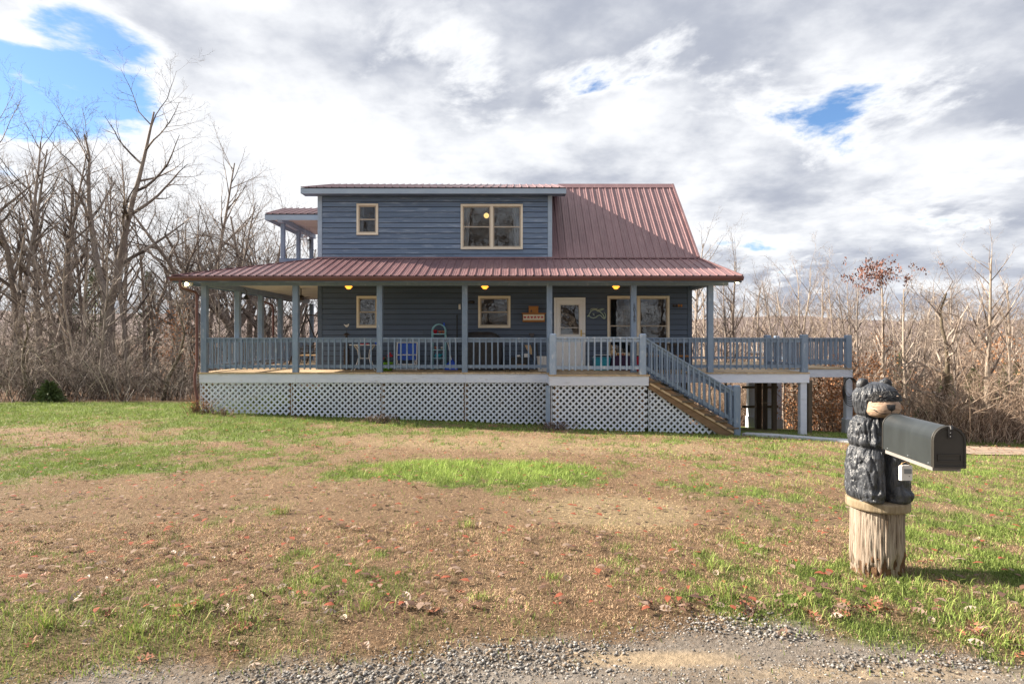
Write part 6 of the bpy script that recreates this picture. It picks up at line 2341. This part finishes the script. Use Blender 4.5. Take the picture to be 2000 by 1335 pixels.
# ------------------------------------------------------------------ trees and woods
def grow(seed, height, r0, forks=1, spread=0.55, nb=(12, 6, 5, 4), start=0.35, wander=0.10, upw=0.25, ratio=0.42, lean=0.0, crook=0.0, ups=0.0):
    """bare tree as tapered segments: arrays p0, p1, r0, r1, level"""
    R_ = random.Random(seed)
    segs = []

    def branch(p, d, ln, r, lev):
        n = (9, 7, 5, 4, 2)[min(lev, 4)]
        pts = [p]
        dirs = [d]
        w = wander * (1 + 0.45 * lev) + (crook if lev <= 1 else 0)
        for i in range(n):
            d = (d + Vector((R_.gauss(0, w), R_.gauss(0, w), R_.gauss(0, w * 0.7))) + Vector((0, 0, upw * (0.5 if lev == 0 else 0.32) * (1 if lev < 4 else 0.5)))).normalized()
            q = p + d * (ln / n)
            ra = r * (1 - 0.80 * i / n)
            rb = r * (1 - 0.80 * (i + 1) / n)
            segs.append((p, q, ra, rb, lev))
            p = q
            pts.append(p)
            dirs.append(d)
        if lev >= len(nb):
            return
        k = nb[lev]
        k = max(1, int(round(k * R_.uniform(0.8, 1.25))))
        for j in range(k):
            s = start if lev == 0 else 0.22
            t = s + (1 - s) * ((j + R_.random()) / k) ** (0.9 if lev == 0 else 0.85)
            t = min(t, 0.995)
            i = min(n - 1, int(t * n))
            b = pts[i].lerp(pts[i + 1], t * n - i)
            dd = dirs[i + 1]
            ax_ = Vector((R_.gauss(0, 1), R_.gauss(0, 1), R_.gauss(0, 0.6)))
            ax_ = (ax_ - dd * ax_.dot(dd)).normalized()
            sp = spread * R_.uniform(0.75, 1.4) * (1.0 if lev else 1.1)
            nd_ = (dd * math.cos(sp) + ax_ * math.sin(sp)).normalized()
            if ups and lev == 0:
                nd_ = (nd_ + Vector((0, 0, ups))).normalized()
            l2 = ln * ratio * R_.uniform(0.65, 1.25) * (1.15 - 0.55 * t if lev == 0 else 1.0)
            r2 = min(r * (1 - 0.80 * t) * 0.72, r * 0.5) * R_.uniform(0.75, 1.0)
            branch(b, nd_, l2, max(r2, 0.0035), lev + 1)

    if forks == 1:
        branch(Vector((0, 0, -0.15)), Vector((lean, lean * 0.3, 1)).normalized(), height, r0, 0)
    else:
        # a short bole, then stems
        bole = height * (0.30 if forks == 2 else 0.06)
        p = Vector((0, 0, -0.15))
        q = Vector((lean * bole, 0, bole))
        segs.append((p, (p + q) / 2, r0 * 1.15, r0, 0))
        segs.append(((p + q) / 2, q, r0, r0 * 0.9, 0))
        for f in range(forks):
            a = f * 2 * math.pi / forks + R_.uniform(-0.4, 0.4)
            d = Vector((math.cos(a) * 0.34, math.sin(a) * 0.22, 1)).normalized()
            branch(q - d * 0.05, d, height * R_.uniform(0.6, 0.78), r0 * R_.uniform(0.55, 0.75), 0)
    P0 = np.array([s[0] for s in segs])
    P1 = np.array([s[1] for s in segs])
    A = np.array([(s[2], s[3], s[4]) for s in segs])
    top = max(P1[:, 2].max(), 0.1)
    k = height / top
    return P0 * k, P1 * k, A[:, 0], A[:, 1], A[:, 2]


def tubes_np(P0, P1, R0, R1, sides):
    d = P1 - P0
    d = d / np.maximum(np.linalg.norm(d, axis=1, keepdims=True), 1e-9)
    ref = np.where(np.abs(d[:, 2:3]) > 0.9, np.array([[1.0, 0, 0]]), np.array([[0, 0, 1.0]]))
    s = np.cross(d, ref)
    s /= np.linalg.norm(s, axis=1, keepdims=True)
    u = np.cross(s, d)
    n = len(P0)
    a = np.arange(sides) * 2 * np.pi / sides
    ring = s[:, None] * np.cos(a)[None, :, None] + u[:, None] * np.sin(a)[None, :, None]
    V = np.concatenate([P0[:, None] + ring * R0[:, None, None], (P1 + d * 0.3 * R1[:, None])[:, None] + ring * R1[:, None, None]], 1)
    i = np.arange(sides)
    j = (i + 1) % sides
    q = np.stack([i, j, j + sides, i + sides], -1)
    Q = (np.arange(n)[:, None, None] * 2 * sides + q[None]).reshape(-1, 4)
    return V.reshape(-1, 3), Q


def seg_mesh(name, S, mat, sides_big=7):
    P0, P1, R0, R1, _ = S
    big = R0 > 0.03
    vs, qs, o = [], [], 0
    for m_, sd_ in ((big, sides_big), (~big, 3)):
        if m_.any():
            v, q = tubes_np(P0[m_], P1[m_], R0[m_], R1[m_], sd_)
            vs.append(v)
            qs.append(q + o)
            o += len(v)
    V, Q = np.concatenate(vs), np.concatenate(qs)
    return mesh_np(name, V, Q.ravel(), np.arange(len(Q)) * 4, mat, True)


def split(S, lev):
    m_ = S[4] <= lev
    return tuple(a[m_] for a in S), tuple(a[~m_] for a in S)


PROTO = {}


def proto(key, height, r0, bark, twig, **kw):
    S = grow(height=height, r0=r0, **kw)
    a, b = split(S, 0)
    PROTO[key] = (height, seg_mesh('trunk', a, M[bark]), seg_mesh('crown', b, M[twig]))


proto('fork', 13.0, 0.23, 'bark', 'twig', seed=14, forks=2, spread=0.72, nb=(10, 6, 5, 4), start=0.22, wander=0.06, upw=0.18, ratio=0.40, crook=0.03)
proto('oak', 12.0, 0.19, 'bark', 'twig', seed=11, nb=(14, 6, 5, 4), spread=0.68, start=0.28, wander=0.07, upw=0.22, ratio=0.38, crook=0.025)
proto('wide', 9.0, 0.24, 'bark', 'twig', seed=23, forks=3, spread=0.70, nb=(9, 6, 5, 3), start=0.15, upw=0.08, ratio=0.5, crook=0.09)
proto('slim', 11.0, 0.12, 'bark', 'twig', seed=31, nb=(16, 5, 4, 3), spread=0.62, start=0.30, wander=0.05, upw=0.22, ratio=0.30)
proto('poplar', 9.0, 0.13, 'barkpale', 'twigpale', seed=43, nb=(22, 5, 4, 3), spread=0.75, start=0.30, wander=0.035, upw=0.20, ratio=0.30, ups=0.35)
proto('gnarl', 8.0, 0.17, 'barkdark', 'twigpale', seed=57, nb=(11, 6, 4, 4), spread=0.85, start=0.32, wander=0.17, upw=0.20, ratio=0.44, crook=0.08)
proto('stems', 7.0, 0.10, 'barkpale', 'twigpale', seed=61, forks=3, nb=(11, 5, 4, 3), spread=0.6, start=0.2, wander=0.08, upw=0.2, ratio=0.38)
proto('sapling', 6.0, 0.05, 'barkpale', 'twigpale', seed=71, nb=(14, 4, 3), spread=0.6, start=0.2, wander=0.07, upw=0.2, ratio=0.36)


def tree(kind, px, Y, py_top, label, group, rot=0.0, sxy=1.0, name='bare_tree'):
    x = X(px, Y)
    g = gzf(x, Y)
    h, tm, cm = PROTO[kind]
    k = (Z(py_top, Y) - g) / h
    r = empty(name, (x, Y, g), label, 'tree', group)
    r.rotation_euler = (0, 0, rot)
    r.scale = (k * sxy, k * sxy, k)
    for nm, me in (('trunk', tm), ('crown', cm)):
        o = bpy.data.objects.new(nm, me)
        link(o, r, inv=False)
    return r


GL, GR = 'bare trees left of the house', 'bare trees right of the house'
for a in (
        ('oak', -30, 26.0, 105, 'tall tangled tree at the left edge of the picture', GL, 0.4, 1.0),
        ('fork', 213, 27.0, 108, 'tallest forked tree with two pale limbs left of the porch', GL, 2.95, 1.0),
        ('oak', 40, 28.0, 130, 'tall branching tree second from the left edge', GL, 1.7, 0.85),
        ('slim', 118, 27.0, 190, 'thin straight trunk left of the tall forked tree', GL, 0.8, 0.9),
        ('slim', 30, 25.5, 200, 'slim straight trunk beside the left edge tree', GL, 0.0, 1.0),
        ('slim', 75, 26.0, 170, 'second slim trunk from the left edge', GL, 1.9, 1.0),
        ('oak', 110, 28.5, 250, 'bushy tree between the slim trunks and the forked tree', GL, 3.6, 0.9),
        ('stems', 148, 24.0, 400, 'low multi stemmed tree under the forked tree', GL, 0.9, 0.9),
        ('slim', 168, 29.0, 300, 'thin trunk just left of the forked tree', GL, 4.0, 1.0),
        ('slim', 250, 29.0, 330, 'thin trunk just right of the forked tree', GL, 2.4, 1.0),
        ('oak', 300, 31.0, 380, 'branching tree halfway between forked tree and porch', GL, 5.0, 0.9),
        ('gnarl', 318, 20.6, 520, 'crooked dark tree close beside the porch corner', GL, 0.5, 0.8),
        ('wide', 402, 31.0, 292, 'wide limbed tree rising above the left porch roof', GL, 0.35, 1.1),
        ('wide', 480, 32.0, 330, 'dense tree behind the upper balcony', GL, 2.2, 0.95),
        ('oak', 530, 34.0, 420, 'small tree just left of the upper balcony', GL, 1.2, 0.9),
        ('slim', 350, 30.0, 430, 'thin distant trunk left of the porch roof end', GL, 3.3, 1.0),
        ('gnarl', 60, 20.2, 560, 'low leaning dark tree at the left edge of the lawn', GL, 2.2, 1.1),
        ('slim', 195, 21.0, 440, 'slender young tree in front of the forked tree', GL, 5.5, 0.9)):
    tree(*a)
for a in (
        ('oak', 1418, 31.0, 412, 'open crowned tree just right of the porch eave', GR, 2.6, 0.75),
        ('slim', 1357, 36.0, 405, 'thin tree half hidden by the main roof edge', GR, 0.6, 1.0),
        ('stems', 1565, 30.0, 448, 'multi stemmed tree above the middle of the right deck', GR, 1.0, 0.85),
        ('stems', 1640, 34.0, 472, 'leaning stems behind the far corner of the right deck', GR, 3.0, 0.85),
        ('poplar', 1718, 24.0, 480, 'straight young tree hung with russet seed clusters', GR, 0.0, 0.9),
        ('gnarl', 1822, 18.5, 482, 'mossy crooked tree right of the bear', GR, 4.2, 0.9),
        ('poplar', 1930, 17.2, 430, 'tall straight pale trunk near the right edge', GR, 1.3, 1.0),
        ('stems', 1990, 18.2, 540, 'leaning thin stems at the right edge', GR, 2.2, 0.9),
        ('slim', 1520, 27.0, 500, 'slim tree above the middle of the deck rail left of the stems', GR, 2.7, 0.9),
        ('slim', 1680, 25.5, 500, 'slim tree just left of the seed cluster tree', GR, 0.9, 0.9),
        ('poplar', 1770, 23.0, 505, 'straight tree between the seed cluster tree and the mossy tree', GR, 3.9, 0.9),
        ('slim', 1872, 21.5, 500, 'slim tree between the mossy tree and the tall pale trunk', GR, 1.1, 0.9),
        ('poplar', 1968, 20.5, 490, 'straight tree right of the tall pale trunk', GR, 5.2, 0.9),
        ('sapling', 1885, 18.0, 600, 'pale sapling between the mossy tree and the tall trunk', GR, 0.3, 1.0),
        ('sapling', 1660, 21.5, 560, 'pale sapling behind the hose post', GR, 2.5, 1.0),
        ('sapling', 1765, 19.0, 560, 'pale sapling right behind the bear head', GR, 4.0, 1.0),
        ('stems', 1790, 27.0, 520, 'multi stemmed tree farther back behind the bear', GR, 5.1, 0.9),
        ('poplar', 1480, 38.0, 520, 'distant slim tree above the middle of the deck rail', GR, 2.0, 0.9),
        ('poplar', 1610, 44.0, 500, 'distant straight tree left of the seed cluster tree', GR, 4.4, 0.9),
        ('oak', 1870, 40.0, 540, 'distant round crowned tree between the right hand trunks', GR, 0.2, 0.9)):
    tree(*a)

# russet seed clusters on the young tree
rngt = np.random.default_rng(77)


def leaf_cloud(name, c, rx, rz, n, size, mat, parent=None, hang=0.0, clusters=14, spread=0.16):
    cc = rngt.normal(0, 1, (clusters, 3)) * np.array((rx, rx, rz)) * 0.55
    k = rngt.integers(0, clusters, n)
    p = cc[k] + rngt.normal(0, 1, (n, 3)) * spread + np.asarray(c)
    d = rngt.normal(0, 1, (n, 3))
    d[:, 2] -= hang
    d /= np.linalg.norm(d, axis=1, keepdims=True)
    e = np.cross(d, rngt.normal(0, 1, (n, 3)))
    e /= np.linalg.norm(e, axis=1, keepdims=True)
    s = rngt.uniform(0.6, 1.2, (n, 1)) * size
    V = np.stack([p, p + d * s * 0.5 + e * s * 0.3, p + d * s, p + d * s * 0.5 - e * s * 0.3], 1)
    Q = (np.arange(n)[:, None] * 4 + np.arange(4)[None])
    me = mesh_np(name, V.reshape(-1, 3), Q.ravel(), np.arange(n) * 4, mat)
    o = bpy.data.objects.new(name, me)
    return link(o, parent) if parent is not None else link(o)


st = [o for o in COL.objects if o.get('label') == 'straight young tree hung with russet seed clusters'][0]
x_, y_ = X(1720, 24), 24.0
o = leaf_cloud('seed_clusters', (0, 0, 0), 1.1, 0.5, 1100, 0.10, M['seed'], None, hang=2.5, clusters=90, spread=0.07)
o.parent = st
kk = st.scale[0], st.scale[2]
o.location = (0, 0, (Z(535, 24) - st.location[2]) / kk[1])
o.scale = (1 / kk[0], 1 / kk[0], 1 / kk[1])

# rust leaved beeches
def beech(px, Y, py0, py1, w, n, label):
    x = X(px, Y)
    g = gzf(x, Y)
    r = empty('beech_sapling', (x, Y, g), label, 'tree', 'rust leaved young beeches')
    h, tm, cm = PROTO['sapling']
    k = (Z(py0, Y) + 0.2 - g) / h
    for nm, me in (('trunk', tm), ('branches', cm)):
        o = bpy.data.objects.new(nm, me)
        link(o, r, inv=False)
        o.scale = (k, k, k)
    zc = (Z(py0, Y) + Z(py1, Y)) / 2 - g
    o = leaf_cloud('leaves', (0, 0, zc), w, (Z(py0, Y) - Z(py1, Y)) / 2, n, 0.10, M['beech'], None, 0.4, 46, 0.20)
    o.parent = r


beech(1660, 21.0, 690, 850, 1.3, 2600, 'young beech with rust leaves right behind the hose post')
beech(1600, 24.5, 730, 850, 1.6, 2300, 'low rust leaved beech seen under the right deck')
beech(1700, 26.0, 680, 800, 1.2, 1300, 'sparse rust leaved beech left of the bear')
beech(345, 25.0, 620, 700, 0.7, 700, 'small orange leaved beech beside the left downspout')
beech(1990, 21.0, 640, 720, 0.9, 500, 'sparse rust leaved beech at the right edge')


# evergreens
def evergreen(px, Y, py0, label, w=0.42, n=2200, name='evergreen_tree', low=0.1):
    x = X(px, Y)
    g = gzf(x, Y)
    h = Z(py0, Y) - g
    r = empty(name, (x, Y, g), label, 'tree' if h > 1.6 else 'shrub', 'evergreens among the bare woods')
    MB().tube([(0, 0, -0.1), (0.02, 0.0, h * 0.5), (0, 0, h * 0.98)], [0.03 + 0.012 * h, 0.02 + 0.006 * h, 0.008], 7).build('trunk', M['barkdark'], r, inv=False)
    t = rngt.uniform(low, 1, n)
    a = rngt.uniform(0, 2 * np.pi, n)
    rad = w * h * (1 - t) ** 0.8 * np.sqrt(rngt.uniform(0.03, 1, n)) * (0.75 + 0.35 * np.sin(a * 5 + t * 31))
    p = np.stack([rad * np.cos(a), rad * np.sin(a), t * h - rad * 0.18], -1)
    d = np.stack([np.cos(a), np.sin(a), rngt.normal(-0.1, 0.45, n)], -1) + rngt.normal(0, 0.4, (n, 3))
    d /= np.linalg.norm(d, axis=1, keepdims=True)
    e = np.cross(d, rngt.normal(0, 1, (n, 3)))
    e /= np.linalg.norm(e, axis=1, keepdims=True)
    s = rngt.uniform(0.10, 0.22, (n, 1))
    V = np.stack([p, p + d * s * 0.5 + e * s * 0.13, p + d * s, p + d * s * 0.5 - e * s * 0.13], 1)
    Q = (np.arange(n)[:, None] * 4 + np.arange(4)[None])
    me = mesh_np('crown', V.reshape(-1, 3), Q.ravel(), np.arange(n) * 4, M['needle'])
    link(bpy.data.objects.new('crown', me), r, inv=False)


for a in ((96, 20.0, 748, 'low dark evergreen shrub at the left edge of the lawn', 0.85, 1500), (135, 30.0, 540, 'evergreen showing through the woods under the forked tree', 0.3, 2600),
          (185, 33.0, 520, 'second evergreen deep in the left woods', 0.3, 2400), (290, 34.0, 530, 'evergreen deep in the woods near the porch corner', 0.28, 2200),
          (1760, 30.0, 690, 'evergreen deep in the woods above the bear', 0.35, 1800), (1850, 24.0, 730, 'green pine sapling behind the mossy tree', 0.4, 1800),
          (1905, 23.0, 720, 'green pine sapling left of the tall straight trunk', 0.4, 1800), (1975, 22.0, 700, 'green pine sapling near the right edge', 0.45, 2200),
          (1800, 21.0, 800, 'small pine sapling just above the mailbox', 0.5, 1200)):
    evergreen(*a)


# undergrowth: tangles of thin stems, far too many to count
def brush_proto(seed, h, n_stem):
    """thin stems springing from one root, bending over, with side twigs"""
    R_ = random.Random(seed)
    segs = []
    for i in range(n_stem):
        a = R_.uniform(0, 6.28)
        p = Vector((R_.gauss(0, 0.35), R_.gauss(0, 0.35), -0.1))
        d = Vector((math.cos(a) * 0.3, math.sin(a) * 0.3, 1)).normalized()
        ln = h * R_.uniform(0.45, 1.1)
        r = R_.uniform(0.007, 0.017)
        n = 6
        arch_ = R_.uniform(-0.05, 0.22)
        for k in range(n):
            d = (d + Vector((R_.gauss(0, 0.16) + math.cos(a) * arch_, R_.gauss(0, 0.16) + math.sin(a) * arch_, -0.35 * arch_))).normalized()
            q = p + d * ln / n
            segs.append((p, q, r * (1 - 0.8 * k / n), r * (1 - 0.8 * (k + 1) / n)))
            if k > 0:
                for _ in range(R_.choice((1, 2, 2))):
                    e = (d + Vector((R_.gauss(0, 0.7), R_.gauss(0, 0.7), R_.gauss(0.1, 0.5)))).normalized()
                    l2 = ln * R_.uniform(0.06, 0.17)
                    m_ = q + e * l2
                    segs.append((q, m_, r * 0.4, r * 0.22))
                    for _k in range(R_.choice((1, 2))):
                        e2 = (e + Vector((R_.gauss(0, 0.7), R_.gauss(0, 0.7), R_.gauss(0, 0.6)))).normalized()
                        segs.append((q.lerp(m_, R_.uniform(0.4, 1)), q.lerp(m_, 0.8) + e2 * l2 * 0.8, r * 0.24, r * 0.1))
            p = q
    return (np.array([s[0] for s in segs]), np.array([s[1] for s in segs]), np.array([s[2] for s in segs]), np.array([s[3] for s in segs]), h)


BR_P = [brush_proto(100 + i, 2.6, 15) for i in range(4)] + [brush_proto(200 + i, 4.6, 9) for i in range(4)]


def thicket(name, spots, mat, label, rmin=0.0):
    A0, A1, A2, A3 = [], [], [], []
    for x, y, sc_, k in spots:
        P0, P1, R0, R1, h = BR_P[k % len(BR_P)]
        a = rngt.uniform(0, 6.28)
        c, s = math.cos(a), math.sin(a)
        rot = np.array([[c, -s, 0], [s, c, 0], [0, 0, 1]])
        o = np.array((x, y, gzf(x, y)))
        A0.append(P0 @ rot.T * sc_ + o)
        A1.append(P1 @ rot.T * sc_ + o)
        A2.append(R0 * max(sc_, 0.9))
        A3.append(R1 * max(sc_, 0.9))
    P0, P1, R0, R1 = map(np.concatenate, (A0, A1, A2, A3))
    V, Q = tubes_np(P0, P1, np.maximum(R0, rmin), np.maximum(R1, rmin * 0.6), 3)
    me = mesh_np(name, V, Q.ravel(), np.arange(len(Q)) * 4, mat)
    o = bpy.data.objects.new(name, me)
    COL.objects.link(o)
    tag(o, label, 'undergrowth', kind='stuff')


def spots_in(n, pxa, pxb, ya, yb, s0, s1, tall=0.5):
    out = []
    for i in range(n):
        Y = ya + (yb - ya) * rngt.uniform() ** 1.3
        px = rngt.uniform(pxa, pxb)
        out.append((X(px, Y), Y, rngt.uniform(s0, s1), int(rngt.integers(0, 4)) + (4 if rngt.uniform() < tall else 0)))
    return out


thicket('undergrowth', spots_in(120, -360, 400, 20.0, 25, 0.45, 0.95, 0.35), M['brush'], 'tangled grey brown brush along the left edge of the lawn')
thicket('undergrowth', spots_in(120, -330, 640, 25.5, 42, 0.9, 1.9, 0.6), M['brush'], 'deep bare thicket in the woods behind the left porch', 0.004)
thicket('undergrowth', spots_in(60, 1330, 1580, 27, 36, 0.7, 1.2, 0.5), M['brushpale'], 'sunlit tan thicket behind the right deck', 0.003)
thicket('undergrowth', spots_in(118, 1330, 2080, 30, 60, 0.9, 1.75, 0.6), M['brushpale'], 'wide tan thicket on the slope beyond the right deck', 0.005)
rt = [s for s in spots_in(190, 1560, 2080, 15.8, 28, 0.5, 1.05, 0.4) if s[1] > 20.8 or s[0] > 11.6]
thicket('undergrowth', rt, M['brushpale'], 'pale tangled brush along the right edge of the drive', 0.002)
# bare trees across the road behind the viewer, which the windows mirror
RM = random.Random(8)
for i in range(26):
    kind = RM.choice(('oak', 'slim', 'slim', 'fork', 'poplar', 'wide'))
    x_, y_ = -34 + i * 2.7 + RM.uniform(-1, 1), RM.uniform(-28, -10)
    h_, tm, cm = PROTO[kind]
    r_ = empty('bare_tree', (x_, y_, gzf(x_, y_)), 'bare tree across the road mirrored in the windows', 'tree', 'trees across the road')
    k_ = RM.uniform(15, 22) / h_
    r_.scale = (k_, k_, k_)
    r_.rotation_euler = (0, 0, RM.uniform(0, 6.28))
    for nm, me in (('trunk', tm), ('crown', cm)):
        link(bpy.data.objects.new(nm, me), r_, inv=False)
# slender trunks deeper in the woods
for side, px0, px1, y0, y1, n_, top0, top1 in (('left', -240, 610, 23, 40, 44, 230, 520), ('right', 1340, 2040, 24, 48, 34, 480, 620)):
    for i in range(n_):
        Y_ = RM.uniform(y0, y1)
        tree(RM.choice(('slim', 'poplar', 'slim', 'stems') if side == 'right' else ('slim', 'slim', 'slim', 'oak')), px0 + (px1 - px0) * (i + RM.random()) / n_, Y_, RM.uniform(top0, top1),
             f'slender bare trunk deep in the woods {side} of the house', f'slender trunks in the {side} woods', RM.uniform(0, 6.28), RM.uniform(0.8, 1.1))
fw = []
for i in range(45):
    Y = rngt.uniform(62, 130)
    fw.append((X(rngt.uniform(1300, 2150), Y), Y, rngt.uniform(1.8, 3.2), int(rngt.integers(0, 8))))
for i in range(45):
    Y = rngt.uniform(220, 400)
    fw.append((X(rngt.uniform(1300, 2150), Y), Y, rngt.uniform(3.5, 6.0), int(rngt.integers(0, 8))))
thicket('woodland', fw, M['brush'], 'far bare woods on the hillside at the right', 0.03)
bk = [(rngt.uniform(-50, 50), rngt.uniform(-48, -26), rngt.uniform(2.2, 4.0), int(rngt.integers(0, 8))) for i in range(38)]
thicket('woodland', bk, M['brush'], 'bare woods across the road mirrored in the windows', 0.03)
